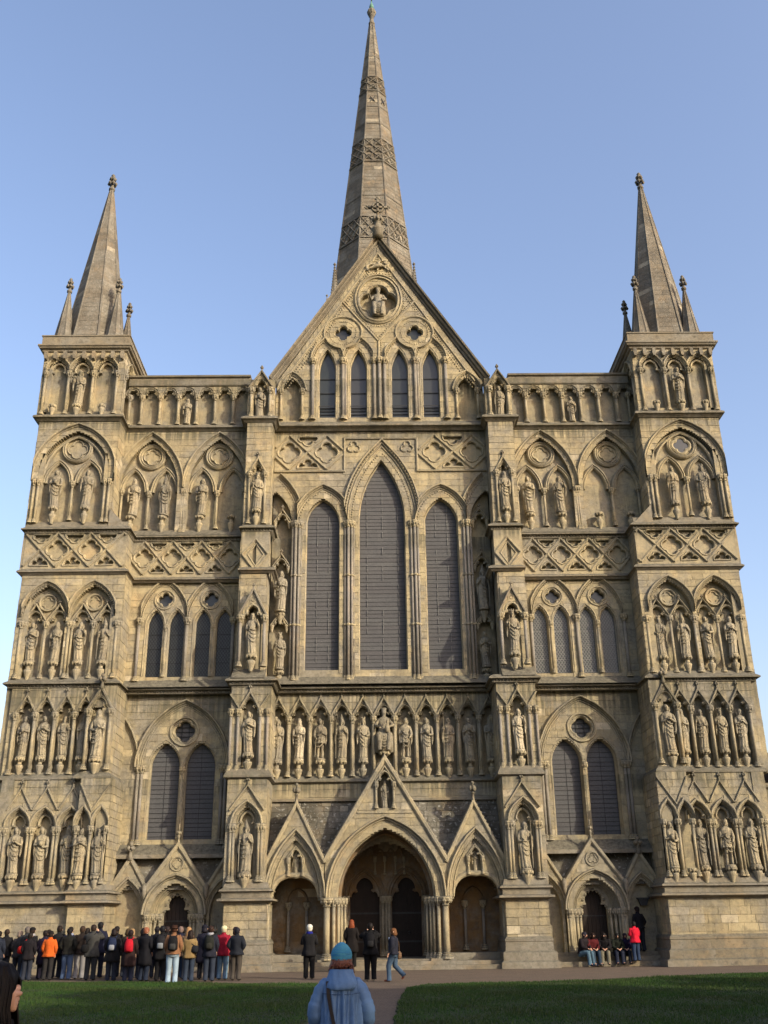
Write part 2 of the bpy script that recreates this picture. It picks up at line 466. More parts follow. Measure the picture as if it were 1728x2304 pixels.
def finial(x, y, z, s=1.):
    m = MB(); m.lathe(0, 0, [(.07, -.1), (.05, .02), (.035, .10), (.07, .13), (.035, .17), (.03, .25)], 8)
    for k in range(4):
        a = math.pi/2*k+math.pi/4
        m.lathe(.07*math.cos(a), .07*math.sin(a), [(.01, .12), (.05, .16), (.055, .20), (.02, .25)], 6)
    m.lathe(0, 0, [(.02, .2), (.055, .27), (.05, .32), (.01, .37)], 7)
    if 'fin' not in SH: SH['fin'] = m.mesh('finial', M['string'], True)
    return link('finial', SH['fin'], cath, (x, y, z), (s, s, s))
PED = {}
def pedestal(x, y, zt, r=.2, drop=.55, fancy=True):
    key = (round(r, 2), round(drop, 2), fancy)
    if key not in PED:
        m = MB()
        m.lathe(0, 0, [(r*.3, -drop-.32), (r*.5, -drop-.16), (r*.8, -drop+.02), (r*.86, -drop+.08), (r*.8, -drop+.13), (r*.48, -drop+.17), (r*.45, -.2), (r*.7, -.17), (r*.5, -.13)], 12)
        m.lathe(0, 0, [(r*.5, -.14), (r*.95, -.1), (r*1.05, -.03), (r, 0)], 10)
        for k in range(8):
            a = 2*math.pi*k/8; m.lathe(r*.9*math.cos(a), r*.9*math.sin(a), [(.01, -.16), (r*.24, -.1), (r*.2, -.02), (.01, .02)], 5)
        PED[key] = m.mesh('pedestal', M['carved'])
    return link('pedestal', PED[key], cath, (x, y, zt))
def gablet(fr, cx, zb, a, h, w=.09, d=.12, fill=True, fin=True, y=None, fs=.8):
    """little gable: two raking bars over a solid face"""
    m = MB(fr); m.sweep([(cx-a, zb), (cx, zb+h), (cx+a, zb)], roll(w, d))
    o = m.obj('gablet', M['carved'], cath)
    if fin and y is not None: finial(cx, y-d*.5, zb+h+.06, fs)
    return o
def trefoil_niche(fr, y, cx, zs, a, h, gab=None, d=.10, w=.085, th=.3):
    p = trefoil(cx, zs, a, h)
    m = MB(fr); m.sweep(p, [(-.02, -th), (-.02, 0), (0, d*.5), (w*.3, d), (w*.6, d*.6), (w, d), (w+.03, 0)])
    o = m.obj('niche_arch', M['carved'], cath)
    if gab: gablet(fr, cx, gab[0], gab[1], gab[2], y=y)
    return o

# ================= levels and planes
ZA, ZD, ZE, ZF, ZG, ZH = 23.9, 18.22, 16.22, 11.18, 7.25, 2.56
for s in (-1, 1):
    mir = (lambda L: L) if s < 0 else mirror
    # ---------- towers -----------------------------------------------------
    TX0, TX1 = 12.33, 16.25
    lo, hi = (-TX1, -TX0) if s < 0 else (TX0, TX1)
    cs = [s*c for c in (13.18, 14.37, 15.5)]
    sh_x = [s*c for c in (12.62, 13.77, 14.93, 16.05)]
    fr = F(.05)
    # upper stage, three round-headed trefoil arches
    ho = [hole(arch(c, 26.32, .47, .72, 8, 24.2)) for c in cs]
    wall(fr, lo, hi, 24.0, 27.5, ho, th=.25)
    for c in cs:
        arch_mould('niche_arch', fr, arch(c, 26.32, .47, .72, 8), mould(.12, .06, 2, .2, .05), teeth=[(.07, .04, .11, .03)], clip=span(c-.58, c+.58))
        arch_mould('foil_ring', fr, trefoil(c, 26.2, .48, .7), [(-.04, -.22), (-.04, -.06), (.03, -.03), (.05, -.1)])
        if c != cs[1]: pedestal(c, -.12, 24.5, .17, .28)
    for x in sh_x: shaft(x, -.02, 24.05, 26.34, .065)
    pedestal(cs[1], -.12, 24.5, .2, .3)
    # corner return of the upper stage and its body
    rt = wall(SR(-TX0) if s < 0 else SL(TX0), .05, 4.1, 24.0, 27.5, [hole(arch(c, 26.32, .47, .72, 8, 24.2)) for c in (.9, 2.1, 3.3)], th=.25)
    for c in (.9, 2.1, 3.3): arch_mould('niche_arch', SR(-TX0) if s < 0 else SL(TX0), arch(c, 26.32, .47, .72, 8), mould(.16, .06, 2, .2, .05))
    for c in (.3, 1.5, 2.7, 3.9): shaft(s*(TX0-.02), c, 24.05, 26.34, .065)
    outer = wall(SL(-TX1) if s < 0 else SR(TX1), .05, 4.1, 24.0, 27.5, th=.25)
    core = MB(); core.box(lo+.4, hi-.6, .9, 4.0, 0, 28.0); core.obj('tower_core', M['wall'], cath)
    # cornice: corbels, moulded course, parapet
    ring = [(s*-TX1, 4.1), (s*-TX1, .05), (s*-TX0, .05), (s*-TX0, 4.1)] if s > 0 else [(-TX1, 4.1), (-TX1, .05), (-TX0, .05), (-TX0, 4.1)]
    ring = [(-TX1, 4.1), (-TX1, .05), (-TX0, .05), (-TX0, 4.1)]
    ring = ring if s < 0 else mirror(ring)
    plan_sweep('cornice', ring, [(0, -.05), (.1, .02), (.12, .1), (.22, .14), (.26, .22), (.3, .24), (.3, .32), (.2, .34), (.16, .40), (.16, .80), (.2, .82), (.2, .88), (0, .95), (-.6, .95), (-.6, -.05)], z=27.48, mat='string')
    cb = MB()
    for i in range(9):
        x = lo+.12+(hi-lo-.24)*i/8; cb.prism([(x-.07, 27.42), (x-.09, 27.2), (x-.05, 27.02), (x+.05, 27.02), (x+.09, 27.2), (x+.07, 27.42)], .05-.02, .05-.26)
    cb.v = [(a, b, c) for a, b, c in cb.v]; cb.fr = ID
    cbo = cb.obj('corbel_table', M['string'], cath, kind='stuff')
    string_teeth(ring, 27.66, .17, .13, .035)
    deck = MB(); deck.box(lo, hi, .1, 4.1, 27.6, 28.1); deck.obj('roof_deck', M['lead'], cath)
    # string A
    rA = [(-16.1, 4.1), (-16.1, .02), (-12.33, .02), (-12.33, 1.2), (-6.36, 1.2), (-6.36, .3), (-5.08, .3), (-5.08, 1.2), (0, 1.2)]
    rA = rA if s < 0 else mirror(rA)
    plan_sweep('string_course', rA, [(0, .2), (.2, .06), (.24, 0), (.24, -.06), (.14, -.10), (.05, -.2), (0, -.22)], z=ZA)

    # tier B of the tower: one great arch over two
    lo, hi = (-16.08, -12.3) if s < 0 else (12.3, 16.08)
    cc = s*14.2; fr = F(.05)
    wall(fr, lo, hi, 18.3, 23.9, [hole(arch(cc, 21.0, 1.62, 2.2, 12, 18.4))], th=.3)
    arch_mould('niche_arch', fr, arch(cc, 21.0, 1.62, 2.2, 14, 20.6), mould(.3, .07, 3, .3, .07), clip=span(lo+.01, hi-.01))
    arch_mould('niche_arch', F(.05), arch(cc, 21.0, 1.38, 1.95, 14), [(-.03, -.3), (-.03, -.14), (.03, -.1), (.08, -.15), (.1, -.3)], teeth=None)
    arch_mould('roundel', F(.35), circle(cc, 22.36, .62, 28), [(-.08, -.02), (-.08, .1), (-.03, .16), (.02, .12), (.05, .17), (.1, .1), (.12, -.02)], closed=True)
    if s > 0:
        qf = MB(F(.35)); qf.prism(foil(cc, 22.36, .4, 4, 0), .01, .02); qf.obj('pierced_quatrefoil', M['dglass'], cath)
        arch_mould('foil_ring', F(.35), foil(cc, 22.36, .40, 4, 0), [(-.03, .0), (-.03, .06), (.04, .1), (.12, .06), (.14, .0)], closed=True)
    else:
        arch_mould('foil_ring', F(.35), foil(cc, 22.36, .45, 4, 0), [(-.02, .0), (-.02, .05), (.03, .07), (.06, .0)], closed=True)
    for q in (-.72, .72):
        arch_mould('niche_arch', F(.35), arch(cc+q, 20.6, .52, 1.0, 10), [(-.02, 0), (-.02, .12), (.03, .2), (.08, .16), (.12, .22), (.19, .14), (.2, 0)], teeth=[(.04, .17, .1, .028)], clip=span(cc+q-.72, cc+q+.72))
        pedestal(cc+q-s*0, -.02, 19.3, .2, .5)
    for x in (cc-1.72, cc-1.52, cc+1.52, cc+1.72, ): shaft(x, .0, 18.55, 20.66, .06, 'carved')
    shaft(cc, .14, 18.7, 20.6, .06)
    wall(SR(-12.3) if s < 0 else SL(12.3), .05, 1.25, 18.3, 23.9, th=.3)
    wall(SL(-16.08) if s < 0 else SR(16.08), .05, 4.1, 16.2, 23.9, th=.3)

    # lattice of the tower
    lo, hi = (-15.98, -11.45) if s < 0 else (11.45, 15.98)
    wall(SR(-11.45) if s < 0 else SL(11.45), .05, 1.25, 16.2, 18.3, th=.3)
    # sloping weathering where the tower narrows above
    wv = MB(); xa, xb = (-12.33, -11.45) if s < 0 else (12.33, 11.45)
    wv.add([(xa, -.05, 19.2), (xb, -.05, 18.3), (xb, 1.25, 18.3), (xa, 1.25, 19.2), (xa, -.05, 18.2), (xa, 1.25, 18.2)], [(0, 1, 2, 3), (0, 4, 1), (3, 2, 5)])
    wv.obj('weathering', M['string'], cath)
    sl = MB(); sl.add([(lo, -.1, 18.25), (hi, -.1, 18.25), (hi, .1, 18.62), (lo, .1, 18.62)], [(0, 1, 2, 3)])
    sl.obj('weathering', M['string'], cath)
    bslope = MB(); x0_, x1_ = (-12.3, -6.2) if s < 0 else (6.2, 12.3)
    bslope.add([(x0_, .95, 18.28), (x1_, .95, 18.28), (x1_, 1.25, 18.62), (x0_, 1.25, 18.62)], [(0, 1, 2, 3)])
    bslope.obj('weathering', M['string'], cath)

    # ---------- bay upper: parapet with seven little arches, two great arches ----------
    by = 1.2; fr = F(by)
    lo, hi = (-12.33, -6.36) if s < 0 else (6.36, 12.33)
    cs = [s*(6.72+.895*i) for i in range(7)]
    caps = [s*(7.16+.895*i) for i in range(6)]+[s*(12.23)]
    wall(fr, lo, hi, 24.05, 26.3, [hole(arch(c, 25.62, .36, .36, 6, 24.15)) for c in cs], th=.25)
    for c in cs:
        arch_mould('niche_arch', fr, trefoil(c, 25.62, .38, .42), [(-.03, -.2), (-.03, 0), (.02, .05), (.06, .02), (.1, .07), (.13, 0)], teeth=[(.03, .04, .1, .025)])
    for x in caps: shaft(x, by-.03, 24.08, 25.66, .065)
    plan_sweep('coping', [(lo, by), (hi, by)], [(0, -.04), (.08, 0), (.1, .06), (.06, .1), (.06, .42), (.16, .46), (.18, .54), (0, .6), (-.5, .6), (-.5, -.04)], z=26.22, mat='string')
    # great arches
    cs = [s*7.74, s*10.96]
    wall(fr, lo, hi, 18.3, 23.9, [hole(arch(c, 20.75, 1.36, 2.55, 12, 18.45)) for c in cs], th=.3)
    for k, c in enumerate(cs):
        arch_mould('niche_arch', fr, arch(c, 20.75, 1.36, 2.55, 14), mould(.24, .07, 3, .3, .06), clip=span(c-1.6, c+1.6))
        arch_mould('roundel', F(by+.3), circle(c+s*.0, 22.48, .56, 28), [(-.1, -.02), (-.1, .08), (-.05, .14), (.0, .1), (.05, .16), (.12, .1), (.14, -.02)], closed=True)
        arch_mould('foil_ring', F(by+.3), foil(c, 22.48, .38, 4, 0), [(-.02, .0), (-.02, .05), (.04, .08), (.08, .0)], closed=True)
        for q in (-.74, .74):
            arch_mould('niche_arch', F(by+.3), arch(c+q, 20.6, .52, 1.1, 10), [(-.02, 0), (-.02, .12), (.03, .2), (.08, .16), (.12, .22), (.19, .14), (.2, 0)], teeth=[(.04, .17, .1, .028)], clip=span(c+q-.74, c+q+.74))
            pedestal(c+q, by-.02, 19.3, .2, .5)
        shaft(c, by+.12, 18.7, 20.6, .06)
    for x in (s*9.35, s*9.25, s*6.45, s*12.2): shaft(x, by-.02+.05, 18.5, 20.66, .06)
    # lattice
    lo, hi = (-11.45, -6.2) if s < 0 else (6.2, 11.45)
    # ---------- bay middle: two pairs of lancets
    by = 1.35; fr = F(by)
    lo, hi = (-11.4, -6.2) if s < 0 else (6.2, 11.4)
    cs = [s*7.74, s*9.81]; lan = [s*7.10, s*8.05, s*9.22, s*10.17]
    ho = [hole(arch(c, 14.1, .36, .72, 8, 11.78)) for c in lan]+[hole(foil(c, 15.29, .36, 4, 0)) for c in cs]
    wall(fr, lo, hi, 11.2, 16.2, ho, th=.35)
    for k, c in enumerate(lan):
        w_ = arch_mould('window', fr, arch(c, 14.1, .36, .72, 10, 11.78), [(-.04, -.35), (-.04, -.14), (0, -.1), (.03, .0), (.07, .05), (.11, .02), (.13, .0)])
        g = MB(F(by+.24)); g.prism(arch(c, 14.1, .36, .72, 10, 11.78), 0, -.02)
        g.obj('pane', M['dglass' if s < 0 else ('lglass')], w_)
        lead = MB(F(by+.225)); hp = hole(arch(c, 14.1, .35, .70, 10, 11.8))
        for sl_ in (-1, 1):
            for t in range(-12, 26):
                pts = []
                for i in range(41):
                    uu = c-.36+.72*i/40; zz = 11.8+t*.19+sl_*(uu-c)*1.45
                    q = hp(zz)
                    if q and q[0] <= uu <= q[1]: pts.append((uu, zz))
                if len(pts) > 2: lead.sweep([pts[0], pts[-1]], [(-.011, 0), (-.011, .012), (.011, .012), (.011, 0)])
        for zz in (12.4, 13.05, 13.7): lead.box(c-.36, c+.36, 0, .02, zz, zz+.02)
        lead.obj('lead_came', M['wire' if s > 0 else 'bar'], w_, kind='stuff')
    for c in cs:
        arch_mould('niche_arch', fr, arch(c, 14.35, .93, 1.68, 12), mould(.16, .07, 2, .0, .06), teeth=[(.05, .06, .1, .028)], clip=span(c-1.03, c+1.03))
        w_ = arch_mould('quatrefoil_window', fr, foil(c, 15.29, .34, 4, 0), [(-.02, -.3), (-.02, -.02), (.03, .04), (.07, .02), (.1, -.01)], closed=True)
        arch_mould('roundel', fr, circle(c, 15.29, .42, 24), [(-.02, 0), (.0, .07), (.05, .07), (.07, 0)], closed=True, parent=w_)
        g = MB(F(by+.24)); g.prism(circle(c, 15.29, .36, 16), 0, -.02); g.obj('pane', M['dglass'], w_)
    for x in (s*6.68, s*8.74, s*10.88): shaft(x, by-.06, 11.55, 14.38, .075, 'marble')
    for x in (s*7.57, s*9.69): shaft(x, by-.02, 11.75, 14.1, .05, 'carved')
    sill = MB(); sill.add([(lo, .95, 11.22), (hi, .95, 11.22), (hi, 1.36, 11.62), (lo, 1.36, 11.62)], [(0, 1, 2, 3)]); sill.obj('weathering', M['string'], cath)

    # ---------- tower tier C: two great arches, each over two gabled niches
    lo, hi = (-15.9, -11.35) if s < 0 else (11.35, 15.9); fr = F(0)
    cs = [s*12.66, s*14.7]; nn = [s*(12.06+1.03*i) for i in range(4)]
    wall(fr, lo, hi, 11.2, 16.2, [hole(arch(c, 14.15, .93, 1.42, 12, 11.4)) for c in cs], th=.3)
    for c in cs:
        arch_mould('niche_arch', fr, arch(c, 14.15, .93, 1.42, 14), mould(.14, .07, 2, .3, .06), teeth=[(.05, .06, .1, .028)], clip=span(c-1.015, c+1.015))
        arch_mould('roundel', F(.3), circle(c, 14.85, .36, 24), [(-.06, 0), (-.06, .08), (-.02, .12), (.03, .12), (.07, .0)], closed=True)
        arch_mould('foil_ring', F(.3), foil(c, 14.85, .27, 4, 0), [(-.02, .0), (-.02, .05), (.03, .05), (.05, .0)], closed=True)
    for c in nn:
        arch_mould('niche_arch', F(.3), trefoil(c, 13.86, .40, .52), [(-.02, 0), (-.02, .2), (.02, .26), (.06, .22), (.09, .26), (.11, .0)])
        g = MB(F(.3)); g.sweep([(c-.5, 13.98), (c, 14.72), (c+.5, 13.98)], [(-.04, 0), (-.04, .24), (0, .3), (.04, .24), (.04, 0)]); g.obj('gablet', M['carved'], cath)
        finial(c, .12, 14.74, .6); pedestal(c, -.0, 12.14, .2, .48)
    for i in range(5): shaft(s*(11.54+1.03*i), -.0 if i % 2 == 0 else .05, 11.42, 13.9, .065)
    for i in (0, 2, 4): shaft(s*(11.54+1.03*i)+.13, .06, 11.42, 13.9, .05)
    wall(SR(-11.35) if s < 0 else SL(11.35), 0., 1.4, 11.2, 16.2, th=.3)
    wall(SL(-15.9) if s < 0 else SR(15.9), 0, 4.1, 7.2, 16.2, th=.3)
    sill = MB(); sill.add([(lo, -.15, 11.22), (hi, -.15, 11.22), (hi, .05, 11.5), (lo, .05, 11.5)], [(0, 1, 2, 3)]); sill.obj('weathering', M['string'], cath)
    # strings D, E, F
    r = [(-15.98, 4.1), (-15.98, .0), (-11.45, .0), (-11.45, 1.1), (-6.22, 1.1), (-6.22, .0), (-5.0, .0), (-5.0, 1.2)]
    rr_ = r if s < 0 else mirror(r)
    plan_sweep('string_course', rr_, [(0, .16), (.14, .04), (.2, 0), (.2, -.05), (.05, -.07), (.05, -.18), (.0, -.22)], z=ZD)
    string_teeth(rr_, ZD-.11, .05, .13, .04)
    r = [(-15.95, 4.1), (-15.95, -.02), (-11.38, -.02), (-11.38, 1.2), (-6.2, 1.2), (-6.2, -.05), (-4.9, -.05), (-4.9, 1.3)]
    plan_sweep('string_course', r if s < 0 else mirror(r), [(0, .14), (.14, .04), (.18, 0), (.18, -.05), (.1, -.08), (.04, -.15), (0, -.17)], z=ZE-.02)
    r = [(-15.8, 4.1), (-15.8, -.1), (-11.3, -.1), (-11.3, 1.3), (-6.42, 1.3), (-6.42, -.35), (-4.66, -.35), (-4.66, 1.3), (0, 1.3)]
    rr_ = r if s < 0 else mirror(r)
    plan_sweep('string_course', rr_, [(0, .16), (.16, .05), (.22, 0), (.22, -.05), (.06, -.07), (.06, -.18), (.0, -.22)], z=ZF)
    string_teeth(rr_, ZF-.11, .06, .14, .042)

    # ---------- tower tier D: four gabled niches + buttress aedicule
    lo, hi = (-15.65, -12.3) if s < 0 else (12.3, 15.65); fr = F(-.1)
    nn = [s*c for c in (12.5, 13.3, 14.13, 14.96)]
    wall(F(-.1), min(s*11.25, s*15.65), max(s*11.25, s*15.65), 7.2, 11.2, [hole(trefoil(c, 9.88, .34, .5, 7.5)) for c in nn[0:]], th=.3)
    for c in nn:
        trefoil_niche(fr, -.1, c, 9.88, .34, .5, (9.95, .42, .72))
        pedestal(c, -.12, 8.12, .19, .45)
    for i in range(4): shaft(s*(12.9+.825*i), -.16, 7.42, 9.92, .065)
    # projecting aedicule on the inner buttress
    bx0, bx1 = (-12.35, -11.2) if s < 0 else (11.2, 12.35); bc = s*11.8
    wall(F(-.38), bx0, bx1, 7.2, 10.9, [hole(trefoil(bc, 9.98, .35, .5, 7.5)), ], th=.25, bound=lambda z, a=bx0, b=bx1, c=bc: (a, b) if z < 10.0 else ((c-(b-a)/2*(10.95-z)/.95, c+(b-a)/2*(10.95-z)/.95) if z < 10.95 else None))
    trefoil_niche(F(-.38), -.38, bc, 9.98, .35, .5)
    m = MB(F(-.38)); m.sweep([(bc-.56, 9.95), (bc, 10.92), (bc+.56, 9.95)], roll(.12, .1)); m.obj('gablet', M['string'], cath)
    finial(bc, -.42, 11.0, 1.5)
    for q in (-.46, .46): shaft(bc+q, -.44, 7.55, 10.0, .07)
    pedestal(bc, -.45, 7.98, .24, .3)
    m = MB(); m.prism([(bx0-.0, 10.1), (bx1, 10.1), (bc, 10.98)], -.36, .0); m.obj('aedicule_roof', M['string'], cath)
    wall(SR(-11.2) if s < 0 else SL(11.2), -.4, 1.6, 7.2, 11.0, th=.3)
    # string G
    r = [(-15.55, 4.1), (-15.55, -.15), (-12.42, -.15), (-12.42, -.42), (-11.2, -.42), (-11.2, 1.62)]
    plan_sweep('string_course', r if s < 0 else mirror(r), [(0, .2), (.12, .08), (.16, .02), (.16, -.05), (.06, -.10), (0, -.12)], z=ZG)

    # ---------- tower tier E: tall niches with gables
    lo, hi = (-15.5, -12.2) if s < 0 else (12.2, 15.5); fr = F(-.25)
    nn = [s*c for c in (12.6, 13.64, 14.67)]
    wall(fr, lo, hi, 3.0, 7.2, [hole(arch(c, 5.3, .40, .8, 8, 3.3)) for c in nn], th=.35)
    for c in nn:
        arch_mould('niche_arch', fr, arch(c, 5.3, .36, .62, 10), mould(.14, .08, 3, .3, .03), clip=span(c-.512, c+.512))
        arch_mould('foil_ring', fr, trefoil(c, 5.25, .36, .58), [(-.03, -.3), (-.03, -.12), (.02, -.08), (.06, -.12)])
        gablet(fr, c, 6.02, .5, .86, .07, .1, y=-.25)
        pedestal(c, -.34, 3.55, .21, .3)
    for c in (13.12, 14.15, 15.2):
        for q in (-.07, .07): shaft(s*c+q, -.3, 3.2, 5.32, .055)
    # the inner buttress at this level: half arches meeting on a middle shaft
    bx0, bx1 = (-12.25, -11.0) if s < 0 else (11.0, 12.25); fr = F(-.55); nb = [s*11.32, s*12.02]
    wall(fr, bx0, bx1, 3.0, 7.2, [hole(arch(c, 5.3, .27, .7, 8, 3.3)) for c in nb], th=.3)
    for c in nb:
        arch_mould('niche_arch', fr, arch(c, 5.3, .25, .62, 10), mould(.10, .07, 2, .25, .03), clip=span(c-.345, c+.345))
        pedestal(c, -.6, 3.5, .18, .3)
    m = MB(fr); m.sweep([(bx0+.02, 7.0), (s*11.7, 5.95), (bx1-.02, 7.0)], roll(.07, .09)); m.obj('gablet', M['carved'], cath)
    for q in (-.62, 0, .62): shaft(s*11.66+q*.93, -.62, 3.2, 5.32, .06)
    wall(SR(-11.0) if s < 0 else SL(11.0), -.55, 1.6, 3.0, 7.2, th=.3)
    wall(SL(-15.5) if s < 0 else SR(15.5), -.3, 4.1, 0, 7.2, th=.3)
    # tower base
    wall(F(-.3), (-15.5 if s < 0 else 12.2), (-12.2 if s < 0 else 15.5), .0, 2.7, th=.3, blockmat='ashlar')
    wall(F(-.62), (-12.25 if s < 0 else 10.9), (-10.9 if s < 0 else 12.25), .0, 2.7, th=.3)
    wall(SR(-10.9) if s < 0 else SL(10.9), -.6, 1.7, 0, 3.0, th=.3)
    r = [(-15.5, 4.1), (-15.5, -.3), (-12.25, -.3), (-12.25, -.62), (-10.9, -.62), (-10.9, 1.7)]
    r = r if s < 0 else mirror(r)
    plan_sweep('base_course', r, [(0, .62), (.06, .42), (.18, .36), (.2, .30), (.12, .26), (.09, .2), (.1, .06), (.24, .02), (.26, -.05), (.1, -.1), (0, -.14)], z=ZH)
    plan_sweep('plinth', r, [(0, 1.14), (.05, 1.08), (.1, 1.02), (.1, .95), (.08, .93), (.1, .62), (.2, .56), (.2, .28), (.34, .22), (.36, 0)], z=0, mat='plinth')
    # stepped buttress on the outer flank, standing further back
    ob = MB(); xo = 15.6
    for z0, z1, w_ in ((0, 4.5, 2.6), (4.5, 8.2, 1.9), (8.2, 9.9, 1.1)):
        a, b = (-xo-w_, -xo) if s < 0 else (xo, xo+w_); ob.box(a, b, 4.4, 6.0, z0, z1)
        tip = -xo if s < 0 else xo; ed = a if s < 0 else b
        ob.add([(ed, 4.4, z1), (tip, 4.4, z1), (tip, 4.4, z1+.9), (ed, 6., z1), (tip, 6., z1), (tip, 6., z1+.9)], [(0, 1, 2), (3, 5, 4), (0, 2, 5, 3)])
    if s < 0: ob.obj('flank_buttress', M['wall'], cath)

    # ---------- bay lower: two-light window with a roundel
    by = 1.6; fr = F(by); lo, hi = (-11.25, -6.35) if s < 0 else (6.35, 11.25)
    c = s*8.6; L2 = [c-.755, c+.755]
    hs = [hole(arch(q, 7.95, .66, 1.0, 10, 4.95)) for q in L2]+[hole(circle(c, 9.42, .5, 20))]
    wall(fr, lo, hi, 4.25, 11.2, hs, th=.42)
    wall(F(1.6), lo, hi, 0, 4.3, [hole(arch(c, 2.0, .75, 1.0, 8, 0))], th=.4)
    arch_mould('niche_arch', fr, arch(c, 7.9, 1.62, 2.45, 16), mould(.34, .1, 4, .05, .08))
    for hx, sg in ((c-3.1, 1), (c+3.1, -1)):
        full = arch(hx, 7.9, 1.0, 2.3, 14); half = full[len(full)//2:] if sg > 0 else full[:len(full)//2+1]
        arch_mould('niche_arch', fr, half, mould(.18, .08, 2, .0, .06))
    for q in L2:
        w_ = arch_mould('window', fr, arch(q, 7.95, .62, .98, 12, 4.95), [(-.02, -.4), (-.02, -.2), (.03, -.12), (.05, -.02), (.09, .03), (.13, .0), (.16, -.02)])
        hp = hole(arch(q, 7.95, .66, 1.02, 12, 4.9)); z = 4.92; bars = MB(F(by+.28))
        while z < 8.9:
            hh = rnd.uniform(.17, .215); e = hp(z+hh/2)
            if e is None: break
            p = MB(F(by+.33)); ti = rnd.uniform(-.006, .006); a, b = e
            p.add([(a, 0, z+.003), (b, rnd.uniform(-.006, .006), z+.003), (b, ti, z+hh-.003), (a, ti, z+hh-.003), (a, -.05, z+.01), (b, -.05, z+hh-.01)], [(0, 1, 2, 3)])
            p.obj('pane', M['glass'], w_)
            bars.box(a, b, -.04, -.035, z-.009, z+.009); z += hh
        bars.box(q-.012, q-.0, -.04, -.03, 4.95, 8.8)
        bars.obj('glazing_bar', M['bar'], w_, kind='stuff')
    w_ = arch_mould('roundel_window', fr, foil(c, 9.42, .46, 4, 0, deep=.42), [(-.02, -.4), (-.02, -.05), (.04, .02), (.1, .0)], closed=True)
    arch_mould('roundel', fr, circle(c, 9.42, .56, 28), [(-.02, 0), (.0, .08), (.07, .08), (.1, 0)], closed=True, parent=w_)
    g = MB(F(by+.3)); g.prism(circle(c, 9.42, .5, 20), 0, -.02); g.obj('pane', M['glass'], w_)
    bars = MB(F(by+.27)); [bars.box(c-.5, c+.5, 0, .03, 9.42+k*.2, 9.44+k*.2) for k in (-2, -1, 0, 1)]; [bars.box(c+k-.01, c+k+.01, 0, .03, 9., 9.9) for k in (-.16, .16)]
    bars.obj('glazing_bar', M['bar'], w_, kind='stuff')
    for x in (c-1.86, c-1.7, c+1.7, c+1.86): shaft(x, by-.06, 4.75, 7.95, .07, 'marble')
    shaft(c, by+.02, 5.0, 7.9, .06, 'carved')
    sill = MB(); sill.add([(lo, 1.05, 4.35), (hi, 1.05, 4.35), (hi, 1.62, 4.8), (lo, 1.62, 4.8), (lo, 1.05, 4.2), (hi, 1.05, 4.2)], [(0, 1, 2, 3), (4, 5, 1, 0)]); sill.obj('window_sill', M['string'], cath)

    # ---------- central buttress
    B0, B1 = (-6.35, -5.08) if s < 0 else (5.08, 6.35); bc = s*5.73
    # aedicule on top
    wall(F(.35), B0+.02, B1-.02, 24.0, 26.6, [hole(trefoil(bc, 25.5, .34, .5, 24.1))], th=.3, bound=lambda z, a=B0, b=B1, c=bc: (a, b) if z < 25.55 else ((c-.66*(26.6-z)/1.05, c+.66*(26.6-z)/1.05) if z < 26.6 else None))
    trefoil_niche(F(.35), .35, bc, 25.5, .34, .5); m = MB(F(.35)); m.sweep([(bc-.62, 25.55), (bc, 26.55), (bc+.62, 25.55)], roll(.1, .12)); m.obj('gablet', M['string'], cath)
    m = MB(); m.box(B0+.05, B1-.05, .7, 1.25, 24, 26.3); m.prism([(B0, 25.6), (B1, 25.6), (bc, 26.6)], .6, 1.3); m.obj('aedicule_body', M['wall'], cath)
    finial(bc, .35, 26.6, .8)
    for q in (-.45, .45): shaft(bc+q, .28, 24.0, 25.55, .075)
    # plain shaft of the buttress with its gabled niche
    wall(F(.3), B0+.04, B1-.04, 18.25, 23.8, [hole(trefoil(bc, 21.05, .25, .4, 18.5))], th=.3)
    trefoil_niche(F(.3), .3, bc, 21.05, .25, .42, (21.05, .42, .78), d=.14)
    for q in (-.36, .36): shaft(bc+q, .22, 18.5, 21.08, .06)
    pedestal(bc, .2, 19.2, .2, .5)
    for sd_ in (-1, 1):
        x = B0+.04 if sd_ < 0 else B1-.04
        wall(SL(x) if sd_ < 0 else SR(x), .3, 1.3, 18.25, 23.8, th=.3)
        wall(SL(x) if sd_ < 0 else SR(x), 0., 1.3, 11.2, 18.25, th=.3)
    core = MB(); core.box(B0+.4, B1-.4, .65, 2, 0, 24); core.obj('buttress_core', M['wall'], cath)
    wall(F(0), B0+.08, B1-.04, 15.2, 16.1, th=.3)
    # tier C aedicule
    bc2 = s*5.62
    wall(F(-.05), B0+.1, B1+.02 if s < 0 else B1, 11.2, 15.3, [hole(trefoil(bc2, 13.95, .36, .5, 11.6))], th=.3)
    ae = MB(); ae.prism([(bc2-.6, 13.95), (bc2+.6, 13.95), (bc2, 15.25)], -.4, -.05)
    ae2 = MB(F(-.4)); ae2.sweep([(bc2-.62, 13.95), (bc2, 15.2), (bc2+.62, 13.95)], roll(.12, .1)); ae2.obj('gablet', M['string'], cath)
    wall(F(-.4), bc2-.55, bc2+.55, 13.95, 15.1, [hole(trefoil(bc2, 13.9, .36, .55, 13.5))], th=.3, back=False, bound=lambda z, c=bc2: (c-.55*(15.15-z)/1.2, c+.55*(15.15-z)/1.2) if z < 15.1 else None)
    arch_mould('niche_arch', F(-.4), trefoil(bc2, 13.93, .36, .52), [(-.02, -.3), (-.02, 0), (.02, .05), (.07, .03), (.1, -.01)])
    rf = MB(); rf.add([(bc2-.68, -.42, 13.9), (bc2, -.42, 15.22), (bc2, .0, 15.22), (bc2-.68, .0, 13.9), (bc2+.68, -.42, 13.9), (bc2+.68, .0, 13.9)], [(0, 1, 2, 3), (1, 4, 5, 2)]); rf.obj('aedicule_roof', M['string'], cath)
